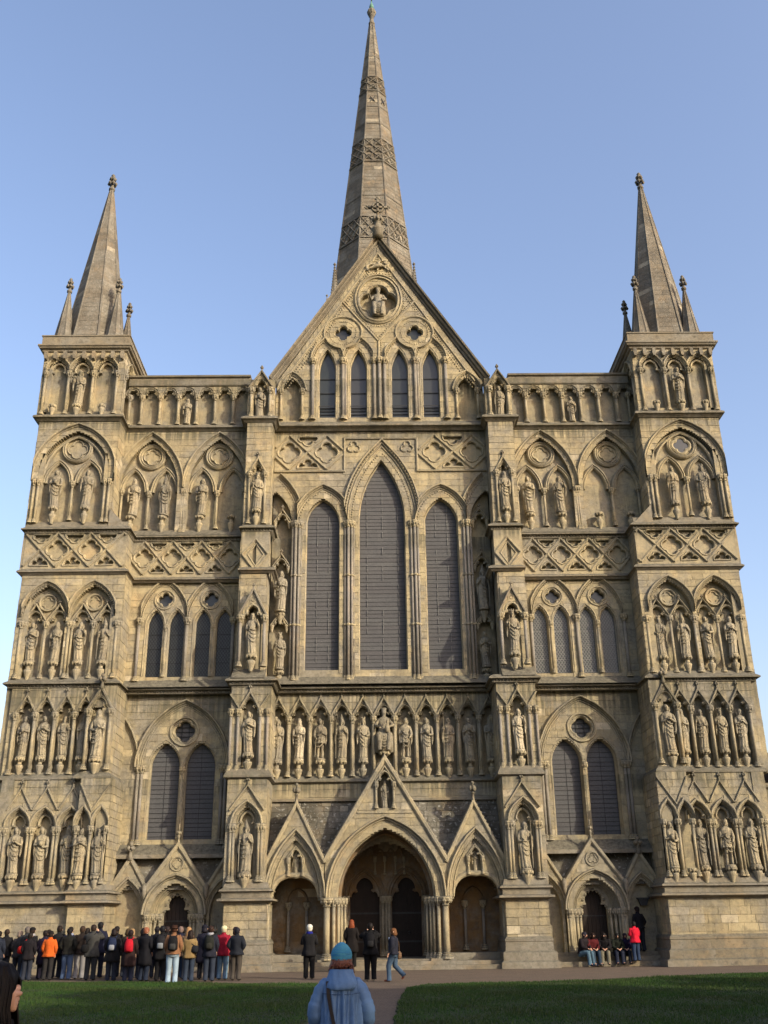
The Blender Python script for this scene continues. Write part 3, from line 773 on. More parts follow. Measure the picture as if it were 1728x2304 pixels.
    finial(bc2, -.42, 15.25, .6)
    arch_mould('roundel', F(-.4), circle(bc2, 14.72, .08, 12), [(-.02, 0), (0, .04), (.03, 0)], closed=True)
    for q in (-.52, .52): shaft(bc2+q, -.4, 11.75, 13.98, .07, 'marble')
    pedestal(bc2, -.35, 12.26, .23, .38)
    sl = MB(); sl.add([(B0-.05, -.55, 11.25), (B1+.1, -.55, 11.25), (B1+.1, .0, 11.75), (B0-.05, .0, 11.75)], [(0, 1, 2, 3)]); sl.box(B0-.02, B1+.05, -.5, .0, 11.15, 11.3); sl.obj('weathering', M['string'], cath)
    # tier D of the buttress
    C0, C1 = (-6.38, -4.74) if s < 0 else (4.74, 6.38); bc3 = s*5.6
    wall(F(-.28), C0, C1, 7.2, 11.2, [hole(trefoil(bc3, 9.9, .35, .5, 7.5))], th=.3)
    trefoil_niche(F(-.28), -.28, bc3, 9.9, .35, .5, (9.95, .44, .75))
    for q, g in ((-.82, 0), (.82, 0)):
        m = MB(F(-.28)); sg = 1 if q < 0 else -1
        m.sweep([(bc3+sg*-.82, 10.6), (bc3+sg*-.42, 10.0)] if sg > 0 else [(bc3+.42, 10.0), (bc3+.82, 10.6)], roll(.09, .12)); m.obj('gablet', M['carved'], cath)
    for q in (-.76, -.46, .46, .76): shaft(bc3+q, -.34, 7.45, 9.95, .06, 'marble')
    pedestal(bc3, -.35, 8.12, .22, .45)
    for x, sd_ in ((C0, -1), (C1, 1)): wall(SL(x) if sd_ < 0 else SR(x), -.28, 1.6, 3.0, 11.2, th=.3)
    plan_sweep('string_course', [(C0, 1.6), (C0, -.42), (C1, -.42), (C1, 1.6)], [(0, .3), (.1, .1), (.14, .02), (.14, -.05), (.06, -.10), (0, -.12)], z=ZG-.02)
    # tier E
    bc4 = s*5.53
    wall(F(-.42), C0+.02, C1-.02, 3.0, 7.2, [hole(arch(bc4, 5.3, .44, .75, 10, 3.3))], th=.35)
    arch_mould('niche_arch', F(-.42), arch(bc4, 5.3, .38, .68, 12), mould(.2, .1, 3, .3, .05))
    arch_mould('foil_ring', F(-.42), trefoil(bc4, 5.25, .38, .6), [(-.03, -.3), (-.03, -.12), (.02, -.08), (.06, -.12)])
    gablet(F(-.42), bc4, 5.9, .7, .98, .08, .12, y=-.42)
    for q in (-.62, -.5, .5, .62): shaft(bc4+q, -.48, 3.2, 5.34, .06)
    pedestal(bc4, -.5, 3.5, .24, .25)
    # base of the buttress
    D0, D1 = (-6.28, -4.62) if s < 0 else (4.62, 6.28)
    wall(F(-.5), D0, D1, 0, 2.7, th=.3)
    for x, sd_ in ((D0, -1), (D1, 1)): wall(SL(x) if sd_ < 0 else SR(x), -.5, 1.6, 0, 3.0, th=.3)
    r = [(D0, 1.7), (D0, -.5), (D1, -.5), (D1, 1.7)]
    plan_sweep('base_course', r, [(0, .62), (.06, .42), (.18, .36), (.2, .30), (.12, .26), (.09, .2), (.1, .06), (.24, .02), (.26, -.05), (.1, -.1), (0, -.14)], z=ZH)
    plan_sweep('plinth', r, [(0, 1.14), (.05, 1.08), (.1, 1.02), (.1, .95), (.08, .93), (.1, .62), (.2, .56), (.2, .28), (.28, .22), (.3, 0)], z=0, mat='plinth')

# ---------- lattice bands: diamond bars, quatrefoils, trefoils above and below
def half_foil(cx, cz, w, h, up):
    """three-lobed sinking with a flat side: two low lobes and a taller middle one"""
    sg = 1 if up else -1; pts = [(cx-w, cz)]
    for c, r, a0, a1 in ((-.58*w, .42*w, 180, 50), (0, .5*w, 155, 25), (.58*w, .42*w, 130, 0)):
        for k in range(5):
            t = R(a0+(a1-a0)*k/4); pts.append((cx+c+r*math.cos(t), cz+sg*(r*math.sin(t)*h/w*1.1+(0.30*h if c == 0 else 0))))
    pts.append((cx+w, cz)); return pts if up else list(reversed(pts))
def lattice(fr, c0, n, sp, zc, hh, lo, hi, z0, z1, qr=.46, holes=(), th=.16, extra=True):
    hw = sp/2; m = MB(fr); hs = list(holes); rings = []
    def seg(x0, z0_, x1, z1_):
        if x0 > x1: x0, z0_, x1, z1_ = x1, z1_, x0, z0_
        if x1 <= lo or x0 >= hi: return
        if x0 < lo: z0_ += (z1_-z0_)*(lo-x0)/(x1-x0); x0 = lo
        if x1 > hi: z1_ = z0_+(z1_-z0_)*(hi-x0)/(x1-x0); x1 = hi
        m.sweep([(x0, z0_), (x1, z1_)], [(-.06, 0), (-.055, .05), (-.03, .055), (-.02, .09), (.02, .09), (.03, .055), (.055, .05), (.06, 0)])
    for i in range(n):
        c = c0+sp*i
        seg(c-hw, zc, c, zc+hh); seg(c, zc+hh, c+hw, zc); seg(c-hw, zc, c, zc-hh); seg(c, zc-hh, c+hw, zc)
        if qr > .1 and c-qr*.4 > lo and c+qr*.4 < hi:
            p = [(min(max(x, lo+.02), hi-.02), z) for x, z in foil(c, zc, qr, 4, 0)]; hs.append(hole(p)); rings.append((p, 'quatrefoil'))
    m.obj('lattice_bar', M['carved'], cath)
    for i in range(n+1):
        c = c0+sp*i-hw; w_ = sp*.26
        if c-w_ < lo+.04 or c+w_ > hi-.04: continue
        p = half_foil(c, zc-hh*.90, w_, w_*1.1, True); hs.append(hole(p)); rings.append((p, 'trefoil'))
        p = half_foil(c, zc+hh*.90, w_, w_*1.1, False); hs.append(hole(p)); rings.append((p, 'trefoil'))
    for p, nm in rings:
        arch_mould(nm, fr, p, [(-.02, -th), (-.02, -.03), (.01, .03), (.05, .045), (.08, .0)], closed=True)
    wall(fr, lo-.03, hi+.03, z0, z1, hs, th=th, blocks=False, mat='carved', course=.2)
for s in (-1, 1):
    lo, hi = (-15.95, -11.48) if s < 0 else (11.48, 15.95)
    lattice(F(.03), 11.6 if s > 0 else -16.0, 4, 1.475, 17.25, .79, lo, hi, 16.2, 18.3)
    lo, hi = (-11.42, -6.23) if s < 0 else (6.23, 11.42)
    lattice(F(1.13), (6.97 if s > 0 else -10.89), 4, 1.305, 17.23, .79, lo, hi, 16.2, 18.3, qr=.42)
    lo, hi = min(s*5.07, s*6.24), max(s*5.07, s*6.24)
    dm = [(s*5.65-.33, 16.93), (s*5.65, 17.42), (s*5.65+.33, 16.93), (s*5.65, 16.44)]
    lattice(F(-.02), s*5.65, 1, 1.16, 16.93, .74, lo, hi, 16.1, 18.25, qr=0, holes=[hole(dm)])
    arch_mould('lozenge', F(-.02), dm, [(-.02, -.16), (-.02, -.02), (.02, .03), (.06, 0)], closed=True)

# ---------- centre: arcade of statues above the porch
by = 1.5; fr = F(by)
ac = [-4.57+.918*i for i in range(11)]
wall(fr, -4.75, 4.75, 7.2, 11.2, [hole(trefoil(c, 9.9, .36, .5, 7.45)) for c in ac], th=.3)
for c in ac:
    trefoil_niche(fr, by, c, 9.9, .36, .5, (9.98, .46, .8), d=.12)
    if abs(c) > .1: pedestal(c, by-.05, 8.1, .2, .5)
for i in range(12): shaft(-5.03+.918*i if 0 < i < 11 else (-4.72 if i == 0 else 4.72), by-.07, 7.42, 9.93, .06, 'carved')
plan_sweep('string_course', [(-4.74, by), (4.74, by)], [(0, .2), (.12, .06), (.16, .0), (.16, -.05), (.06, -.10), (0, -.12)], z=ZG)
wall(F(1.5), -4.75, 4.75, 2.5, 7.2, [hole(arch(0, 2.57, 1.95, 2.2, 8, 2.4)), hole(arch(-3.58, 2.57, 1., .9, 8, 2.4)), hole(arch(3.58, 2.57, 1., .9, 8, 2.4))], th=.3, back=False)

# ---------- centre: the three great lancets
by = 1.3; fr = F(by); LC = (-2.72, 0., 2.80)
main = [(-2.72, .80, 18.95, 1.25), (0.03, 1.1, 19.1, 3.1), (2.80, .80, 18.95, 1.25)]
hs = [hole(arch(c, zs, a-.02, h, 14, 11.95)) for c, a, zs, h in main]
fr_side = [hole(arch(s*4.95, 18.95, .78, 1.6, 10, 11.6)) for s in (-1, 1)]
rect = lambda a, b, c, d: hole([(a, c), (a, d), (b, d), (b, c)])
wall(fr, -5.1, 5.1, 11.2, 23.9, hs+fr_side+[rect(-5.04, -1.8, 21.67, 23.49), rect(1.82, 5.04, 21.67, 23.49)], th=.4)
def _bx(z): return 1.53+.24*(z-18.95) if z < 20 else 9
CLP = [lambda z: (-3.93 if z < 20 else -9, -_bx(z) if z < 20 else 9), lambda z: (-_bx(z), _bx(z)), lambda z: (_bx(z) if z < 20 else -9, 3.98 if z < 20 else 9)]
for k, (c, a, zs, h) in enumerate(main):
    wid = .42 if k == 1 else .36
    arch_mould('niche_arch', fr, arch(c, zs, a+.18, h+.22, 18), mould(wid if k != 1 else .5, .1, 4, .1, .07), teeth=[(.12, .03, .13, .035), (wid+.02, .14, .15, .045)], clip=CLP[k])
    w_ = arch_mould('window', fr, arch(c, zs, a-.04, h-.03, 18, 11.97), [(-.02, -.38), (-.02, -.2), (.04, -.12), (.08, -.05), (.13, -.02), (.2, -.02)])
    hp = hole(arch(c, zs, a, h+.02, 18, 11.9)); z = 11.98; bars = MB(F(by+.26))
    while True:
        hh = rnd.uniform(.165, .215); e = hp(z+hh*.6)
        if e is None: break
        a_, b_ = e; t0, t1, t2, t3 = (rnd.uniform(-.007, .007) for _ in range(4))
        p = MB(F(by+.31)); nn_ = 3; 
        p.add([(a_, t0, z+.003), (b_, t1, z+.003), (b_, t2+.006, z+hh-.003), (a_, t3+.006, z+hh-.003)], [(0, 1, 2, 3)])
        p.obj('pane', M['glass'], w_)
        bars.box(a_, b_, -.04, -.032, z-.009, z+.009); z += hh
    bars.obj('glazing_bar', M['bar'], w_, kind='stuff')
    wi = MB(F(by+.26)); zt = zs+h*.5
    for q in ((-.5, 0, .5) if k == 1 else (-.26, .26)):
        zz = 12.
        while zz < zt:
            if rnd.random() < .75: wi.box(c+q*a*1.3+rnd.uniform(.012, .018), c+q*a*1.3+.026, -.02, .0, zz, zz+rnd.uniform(.2, .42))
            zz += .42
    wi.obj('tie_wire', M['wire'], w_, kind='stuff')
for hx, sg in ((-5.0, 1), (5.05, -1)):
    full = arch(hx, 18.95, 1.0, 2.2, 14); half = full[len(full)//2:] if sg > 0 else full[:len(full)//2+1]
    arch_mould('niche_arch', fr, half, mould(.34, .1, 4, .1, .07), teeth=[(.1, .03, .13, .035), (.36, .14, .15, .045)], clip=(lambda z: (-9, -3.95 if z < 20 else 9)) if sg > 0 else (lambda z: (4.0 if z < 20 else -9, 9)))
for gx in (-3.93, -1.5, 1.52, 3.98):
    for q, dy, r in ((-.17, -.04, .055), (-.03, -.12, .065), (.13, -.06, .06), (.23, .02, .045)):
        sgn = 1 if gx < 0 else -1
        shaft(gx+q*sgn, by+dy, 11.5, 18.98, r, 'marble', rings=(2.52, 4.85))
# lattice panels above
for s in (-1, 1):
    lo, hi = (-5.02, -1.80) if s < 0 else (1.82, 5.02)
    lattice(F(by-.02), -4.38 if s < 0 else 2.6, 2, 1.8, 22.6, .9, lo, hi, 21.66, 23.5, qr=.52, th=.14)
fm = MB(fr); fm.sweep([(-5.05, 21.6), (-1.74, 21.6), (-1.74, 23.33), (1.76, 23.33), (1.76, 21.6), (5.05, 21.6)], [(-.05, 0), (-.05, .08), (0, .1), (.05, .06), (.05, 0)]); fm.obj('panel_frame', M['carved'], cath)
for s in (-1, 1): arch_mould('trefoil', fr, foil(s*1.28, 22.85, .3, 3, 90), [(-.03, .0), (-.03, .05), (.01, .09), (.05, .06), (.07, .0)], closed=True)
# little canopied niches beside the lancets
for s in (-1, 1):
    for zc, zt in ((19.0, 19.4), (16.8, 17.1), (14.0, 14.25)):
        c = s*4.62
        arch_mould('niche_arch', F(by+.35), trefoil(c, zc, .28, .36), [(-.02, 0), (-.02, .3), (.02, .38), (.06, .34), (.1, .3), (.1, 0)])
        g = MB(F(by+.35)); g.sweep([(c-.4, zc+.05), (c, zc+.62), (c+.4, zc+.05)], [(-.04, 0), (-.04, .3), (0, .38), (.05, .3), (.05, 0)]); g.obj('gablet', M['carved'], cath)
        finial(c, by-.0, zc+.64, .7)
        for q in (-.33, .33):
            pm = MB(); pm.lathe(0, 0, [(.02, -.3), (.06, -.2), (.08, -.05), (.1, 0), (.1, .04)], 8)
            if 'canopy_corbel' not in SH: SH['canopy_corbel'] = pm.mesh('corbel', M['carved'])
            link('corbel', SH['canopy_corbel'], cath, (c+q, by+.05, zc))
    pedestal(s*4.6, by+.05, 14.62, .2, .2); pedestal(s*4.58, by+.05, 11.98, .2, .4)
sl = MB(); sl.add([(-5.1, .9, 11.28), (5.1, .9, 11.28), (5.1, 1.32, 11.72), (-5.1, 1.32, 11.72)], [(0, 1, 2, 3)]); sl.obj('window_sill', M['string'], cath)

# ---------- the gable
by = 1.2; fr = F(by)
gb = lambda z: (-5.1, 5.1) if z < 26.6 else ((-(34.6-z)/8.0*4.95, (34.6-z)/8.0*4.95) if z < 34.5 else None)
GL = [-2.58, -1.04, 1.0, 2.54]
hs = [hole(arch(c, 27.1, .42, 1.2, 10, 24.45)) for c in GL]+[hole(foil(q, 29.24, .44, 4, 0)) for q in (-1.82, 1.79)]+[hole(arch(q, 25.9, .45, .75, 8, 24.3)) for q in (-4.32, 4.3)]+[hole(foil(-.02, 31.1, .98, 4, 90, deep=.45))]
wall(fr, -5.1, 5.1, 24.05, 34.5, hs, bound=gb, th=.4)
for k, c in enumerate(GL):
    arch_mould('niche_arch', fr, arch(c, 27.55, .62, 1.15, 12), mould(.18, .08, 2, .02, .06), teeth=[(.08, .07, .13, .035)], avoid=[(-1.82, 29.24, .97), (1.79, 29.24, .97)], clip=span(*((c-.73, c+.77) if k in (0, 2) else (c-.77, c+.73)) if k in (1, 2) else ((c-.9, c+.77) if k == 0 else (c-.77, c+.9))))
    w_ = arch_mould('window', fr, arch(c, 27.1, .40, 1.18, 12, 24.48), [(-.02, -.38), (-.02, -.16), (.03, -.1), (.06, -.02), (.1, .03), (.14, .03), (.17, -.01)])
    g = MB(F(by+.3)); g.prism(arch(c, 27.1, .42, 1.2, 12, 24.48), 0, -.02); g.obj('pane', M['dglass'], w_)
    bars = MB(F(by+.27)); [bars.box(c-.42, c+.42, 0, .03, z, z+.025) for z in (24.72, 24.9, 25.08, 25.9, 26.7)]; bars.obj('glazing_bar', M['bar'], w_, kind='stuff')
    bp = MB(F(by+.1)); bp.box(c-.41, c+.41, 0, .02, 25.1, 25.13); bp.obj('guard_rail', M['iron'], w_)
for x, n_ in ((-3.3, 1), (-1.81, 1), (0., 3), (1.77, 1), (3.28, 1)):
    for q in ((0,) if n_ == 1 else (-.26, 0, .26)): shaft(x+q, by-(.12 if q == 0 and n_ > 1 else .06), 24.3, 27.68, .085, 'marble')
    if n_ == 1 and abs(x) < 3: shaft(x+.13, by-.02, 24.3, 27.68, .05, 'marble')
for q in (-1.82, 1.79):
    arch_mould('roundel', fr, circle(q, 29.24, .80, 32), mould(.11, .04, 2, .02, .02), closed=True, teeth=[(-.12, .02, .13, .035)])
    w_ = arch_mould('quatrefoil_window', fr, foil(q, 29.24, .43, 4, 0), [(-.02, -.3), (-.02, -.05), (.04, .03), (.1, .0)], closed=True)
    g = MB(F(by+.25)); g.prism(circle(q, 29.24, .46, 20), 0, -.02); g.obj('pane', M['dglass'], w_)
for q in (-4.32, 4.3):
    arch_mould('niche_arch', fr, arch(q, 25.9, .5, .85, 10), mould(.15, .06, 2, .1, .05), teeth=[(.06, .05, .12, .03)])
    for k in (-.52, .52): shaft(q+k, by-.06, 24.3, 25.95, .065)
vz = [(-.02+1.17*math.sin(t)*(1 if abs(math.sin(t)) < 2 else 1), 31.25-1.45*math.cos(t)) for t in [2*math.pi*i/36 for i in range(36)]]
vz = [(x, z) for x, z in vz]
arch_mould('vesica', fr, vz, [(-.06, 0), (-.06, .08), (.0, .12), (.05, .04), (.1, .1), (.16, .12), (.2, .0)], closed=True, teeth=[(-.16, .02, .13, .035)])
arch_mould('foil_ring', fr, foil(-.02, 31.1, .97, 4, 90, deep=.45), [(-.02, -.38), (-.02, -.03), (.05, .06), (.12, .0)], closed=True)
# diagonal beaded ribs of the gable
gr = MB(fr); gt = MB(fr)
paths = [[(-4.75, 26.4), (-.02, 34.1), (4.72, 26.4)], [(-1.85, 31.1), (-.02, 28.75)], [(-.02, 28.75), (1.82, 31.1)], [(-.02, 28.8), (-.02, 27.75)]]
for p in paths: gr.sweep(p, roll(.1, .08)); teeth_along(gt, p, -.15 if len(p) > 2 else .12, .01, .14, .04, .06)
gr.obj('gable_rib', M['carved'], cath); gt.obj('dogtooth', M['carved'], cath, kind='stuff')
bt = MB(fr)
for x in range(60):
    t = x/59
    for sg in (-1, 1):
        cx_, cz_ = sg*4.55*(1-t), 26.1+7.6*t; bt.pyr(cx_, 0, cz_, .05, .08)
bt.obj('dogtooth', M['carved'], cath, kind='stuff')
cp = MB(F(by)); cp.sweep([(-5.35, 26.55), (0, 35.0), (5.35, 26.55)], [(-.24, -.6), (-.24, .04), (-.2, .08), (-.17, .02), (-.13, .02), (-.10, .16), (-.05, .2), (-.02, .12), (.02, .12), (.05, .26), (.12, .28), (.14, .22), (.14, -.6)])
cp.obj('gable_coping', M['string'], cath)
# cross finial on the apex, sculpted eagle panel
cx = MB(); cx.lathe(0, .9, [(.3, 34.9), (.26, 35.25), (.34, 35.35), (.34, 35.45), (.2, 35.5), (.16, 35.85), (.25, 35.95), (.3, 36.05), (.14, 36.15)], 8)
for k in range(8): a = k*math.pi/4; cx.lathe(.24*math.cos(a), .9+.24*math.sin(a), [(.03, 35.9), (.09, 36.0), (.07, 36.12), (.02, 36.18)], 5)
cx.box(-.06, .06, .83, .97, 36.1, 37.4); cx.box(-.52, .52, .83, .97, 36.78, 36.9)
ringp = circle(0, 36.84, .3, 20); c2 = MB(F(.97)); c2.sweep(ringp, [(-.04, 0), (-.04, .14), (.04, .14), (.04, 0)], True); cx.v += c2.v and []; k0 = len(cx.v); cx.v += c2.v; cx.f += [tuple(i+k0 for i in f) for f in c2.f]
for a, b in ((0, 37.42), (-.55, 36.84), (.55, 36.84)):
    for dx, dz in ((0, .09), (-.09, 0), (.09, 0), (0, -.06)): cx.lathe(a+dx, .9, [(.01, b+dz-.08), (.075, b+dz), (.01, b+dz+.08)], 6)
cx.obj('cross_finial', M['string'], cath, True)
ea = MB(F(by)); 
for a, b, c_, d_ in ((-.45, 33.05, .5, .12), ): pass
ea.sweep([(-.55, 32.98), (-.62, 33.25), (-.4, 33.4), (-.15, 33.35), (0, 33.45), (.15, 33.6), (.45, 33.62), (.3, 33.45), (.55, 33.35), (.25, 33.25), (.5, 33.05), (.55, 32.95)], [(-.05, 0), (-.05, .1), (.03, .14), (.07, .0)])
ea.tube([(-.4, .08, 33.15), (-.1, .14, 33.2), (.15, .16, 33.25), (.32, .12, 33.2)], [.05, .12, .12, .05]); ea.tube([(0, .12, 33.3), (.05, .14, 33.5), (.18, .14, 33.58)], [.08, .07, .05])
ea.tube([(0, .1, 33.15), (-.05, .1, 32.98)], [.06, .03]); ea.obj('eagle_relief', M['statue'], cath, True)
plan_sweep('coping', [(-5.1, by), (5.1, by)], [(0, .3), (.25, .08), (.3, 0), (.3, -.06), (.16, -.12), (.05, -.2), (0, -.22)], z=ZA+.02)

# ---------- porch: three gabled arches in front
fr = F(0)
pb = lambda z: (-2.42, 2.42) if z < 4.0 else ((-2.42*(8.0-z)/4.0, 2.42*(8.0-z)/4.0) if z < 7.9 else None)
nich = trefoil(0, 6.95, .3, .42, 5.95)
wall(fr, -2.42, 2.42, 2.55, 8.0, [hole(arch(0, 2.57, 1.95, 2.62, 16, 2.5)), hole(nich)], bound=pb, th=.4, back=False)
bk = MB(); bk.prism([(-1.0, 5.8), (1.0, 5.8), (0, 7.7)], .4, .6); bk.obj('gable_backing', M['wall'], cath)
arch_mould('porch_arch', fr, arch(0, 2.57, 1.88, 2.58, 22), mould(.42, .1, 4, .3, .08))
m = MB(); m.sweep([(-2.46, 3.95), (0, 7.98), (2.46, 3.95)], [(-.12, -.4), (-.12, .06), (-.05, .12), (.04, .12), (.08, .06), (.08, -.4)]); m.v = [(a, -b, c) for a, b, c in m.v]; m.obj('gable_coping', M['carved'], cath)
m = MB(fr); m.box(-1.12, 1.12, 0, .06, 5.76, 5.82); m.obj('gable_band', M['carved'], cath)
arch_mould('niche_arch', fr, trefoil(0, 6.95, .28, .42), [(-.02, -.3), (-.02, 0), (.03, .1), (.07, .08), (.1, 0)]); m = MB(fr); m.sweep([(-.4, 7.05), (0, 7.62), (.4, 7.05)], roll(.06, .1)); m.obj('gablet', M['carved'], cath)
for q in (-.36, .36): shaft(q, -.05, 5.95, 6.97, .045)
# crockets up the rakes of the gable
ck = MB()
for sg in (-1, 1):
    for i in range(26):
        t = (i+.5)/26; x, z = sg*2.5*(1-t), 3.98+4.05*t; ck.lathe(x, 0, [(.02, z), (.06, z+.04), (.02, z+.1)], 5)
ck.obj('crocket', M['string'], cath, kind='stuff')
for s in (-1, 1):
    c = s*3.59; a0, a1 = c-1.15, c+1.12
    sb = lambda z, c=c: (c-1.16, c+1.14) if z < 3.95 else ((c-1.16*(6.18-z)/2.23, c+1.14*(6.18-z)/2.23) if z < 6.1 else None)
    op = arch(c, 2.66, .90, .70, 14, 0)
    nn_ = trefoil(c, 4.05, .22, .34, 3.45)
    wall(fr, c-1.16, c+1.14, 2.55, 6.18, [hole(arch(c, 2.6, 1.0, 2.2, 12, 2.4))], bound=sb, th=.3, back=False)
    wall(F(.2), c-1.05, c+1.05, 2.5, 5.6, [hole(op), hole(nn_)], th=.25, bound=lambda z, c=c: (c-1.05, c+1.05) if z < 3.5 else ((c-1.05*(5.6-z)/2.1, c+1.05*(5.6-z)/2.1) if z < 5.5 else None), back=False)
    bk = MB(); bk.prism([(c-.35, 3.4), (c+.35, 3.4), (c+.35, 4.4), (c, 4.9), (c-.35, 4.4)], .42, .6); bk.obj('gable_backing', M['wall'], cath)
    arch_mould('porch_arch', fr, arch(c, 2.6, .88, 2.15, 18), mould(.26, .08, 3, .2, .06))
    arch_mould('niche_arch', F(.2), op[1:-1], [(-.03, -.25), (-.03, .0), (.02, .06), (.1, .08), (.16, .04), (.18, 0)])
    arch_mould('niche_arch', F(.2), trefoil(c, 4.05, .22, .34), [(-.02, -.22), (-.02, 0), (.03, .1), (.07, .08), (.1, 0)]); m = MB(F(.2)); m.sweep([(c-.36, 4.1), (c, 4.55), (c+.36, 4.1)], roll(.06, .1)); m.obj('gablet', M['carved'], cath)
    for q in (-.29, .29): shaft(c+q, .14, 3.42, 4.07, .035)
    m = MB(); m.sweep([(c-1.2, 3.9), (c, 6.2), (c+1.18, 3.9)], [(-.1, -.35), (-.1, .05), (-.04, .1), (.04, .1), (.07, .05), (.07, -.35)]); m.v = [(a, -b, c_) for a, b, c_ in m.v]; m.obj('gable_coping', M['carved'], cath)
    ck = MB()
    for sg in (-1, 1):
        for i in range(15):
            t = (i+.5)/15; x, z = c+sg*1.25*(1-t), 3.92+2.33*t; ck.lathe(x, 0, [(.02, z), (.055, z+.04), (.02, z+.09)], 5)
    ck.obj('crocket', M['string'], cath, kind='stuff')
    m = MB(); m.lathe(c, 0, [(.09, 6.1), (.06, 6.3), (.05, 6.5), (.10, 6.52), (.05, 6.56)], 8)
    for k in range(4): a = k*math.pi/2+.4; m.lathe(c+.09*math.cos(a), .09*math.sin(a), [(.02, 6.58), (.075, 6.66), (.07, 6.76), (.02, 6.82)], 6)
    m.lathe(c, 0, [(.05, 6.7), (.04, 6.86), (.08, 6.92), (.05, 6.97), (.01, 7.0)], 7); m.obj('finial', M['string'], cath, True)
    # recess under the side arch: back wall, ribs, bench
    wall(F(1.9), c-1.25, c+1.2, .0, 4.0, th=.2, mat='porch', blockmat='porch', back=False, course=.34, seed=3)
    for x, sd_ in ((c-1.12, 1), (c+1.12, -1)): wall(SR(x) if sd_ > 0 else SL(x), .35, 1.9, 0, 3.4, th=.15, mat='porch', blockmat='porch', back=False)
    rp = MB(); rp.prism([(c-1.2, 2.7), (c+1.2, 2.7), (c, 3.5)], .45, 1.9); 
    for q in (-.36, .38): shaft(c+q, 1.75, .62, 2.45, .06, 'marble')
    arch_mould('niche_arch', F(1.9), arch(c, 2.45, .36, .5, 8), [(-.03, 0), (-.03, .08), (.04, .1), (.1, .0)], mat='porch')
    bn = MB(); bn.box(c-1.15, c+1.12, -1.9, -.45, .0, .55); bn.v = [(a, -b, z) for a, b, z in bn.v]; bn.obj('stone_bench', M['plinth'], cath)
# piers between the porch arches
for s in (-1, 1):
    for q, dy, r in ((.32, -.05, .15), (.05, .0, .09), (-.12, .12, .06), (-.25, .25, .06), (-.38, .4, .06)):
        shaft(s*(2.0+q-.0), dy, .36, 2.55, r*.78, 'carved')
    m = MB(); m.box(min(s*2.05, s*2.45), max(s*2.05, s*2.45), .05, 1.6, 0, 2.6); m.obj('pier', M['porch'], cath)
    m = MB(); m.box(min(s*1.7, s*2.66), max(s*1.7, s*2.66), -.22, .5, 0, .38); m.obj('plinth', M['plinth'], cath)
    for q in (1.02, 1.1): shaft(s*(3.59+q), .0, .36, 2.6, .06, 'carved')
# porch interior: tunnel walls, vault, tympanum, doors
for sd_ in (-1, 1):
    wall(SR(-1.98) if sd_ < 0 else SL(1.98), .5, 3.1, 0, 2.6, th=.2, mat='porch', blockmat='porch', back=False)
    for yy in (1.0, 1.6, 2.2, 2.8): shaft(sd_*1.9, yy, .4, 2.6, .06, 'carved')
vt = MB(); ap = arch(0, 2.57, 1.98, 2.62, 14)
vt.add([(x, .35, z) for x, z in ap]+[(x, 3.3, z) for x, z in ap], [(i, i+1, len(ap)+i+1, len(ap)+i) for i in range(len(ap)-1)]); vt.obj('vault', M['porch'], cath)
for yy in (1.2, 2.2): arch_mould('vault_rib', F(yy), ap, [(-.14, -.05), (-.16, .03), (-.1, .08), (0, .08), (0, -.05)], mat='porch')
dr = [-.86, .9]
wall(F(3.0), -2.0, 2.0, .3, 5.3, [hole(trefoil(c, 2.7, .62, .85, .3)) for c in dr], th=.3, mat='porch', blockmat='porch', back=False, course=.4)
for c in dr:
    arch_mould('niche_arch', F(3.0), arch(c, 2.68, .64, .95, 14), [(-.02, -.25), (-.02, .0), (.03, .08), (.1, .04), (.14, .1), (.22, .06), (.25, 0)], mat='porch')
    arch_mould('foil_ring', F(3.0), trefoil(c, 2.68, .6, .8), [(-.04, -.2), (-.04, -.05), (.05, -.03), (.1, -.1)], mat='porch')
    dd = MB(); dd.box(c-.66, c+.66, 3.3, 3.36, .3, 3.7); do = dd.obj('door', M['wood'], cath)
    for k in range(8):
        p = MB(); x = c-.66+1.32*k/8; p.box(x+.006, x+.159, 3.27+rnd.uniform(-.004, .004), 3.3, .32, 3.6); p.obj('plank', M['wood'], do)
    for zz in (.9, 2.0): st_ = MB(); st_.box(c-.62, c+.62, 3.245, 3.262, zz, zz+.07); st_.obj('hinge', M['iron'], do)
    hd = MB(); hd.lathe(c+.1, 3.24, [(.0, 1.2), (.05, 1.22), (.05, 1.32), (.0, 1.34)], 8); hd.obj('handle', M['iron'], do)
for q in (-.12, .02, .14): shaft(.02+q, 2.85, .4, 2.68, .06, 'carved')
for q in (-1.62, -1.74, 1.66, 1.78): shaft(q, 2.85, .4, 2.68, .055, 'carved')
for i, x in enumerate((-.62, -.2, .25, .62)):  # blind tracery in the tympanum
    arch_mould('niche_arch', F(3.0), trefoil(x, 4.25, .16, .3), [(-.02, 0), (-.02, .06), (.04, .08), (.06, 0)], mat='porch'); shaft(x+.2, 2.95, 3.55, 4.25, .03)
m = MB(); m.box(-2.1, 2.1, -.0, 3.2, 0, .36); m.obj('porch_floor', M['plinth'], cath)
for k, (yf, zt) in enumerate(((-.62, .16), (-.32, .30))):
    m = MB(); m.box(-4.6, 4.6, yf, 1., 0, zt); m.obj('step', M['plinth'], cath)
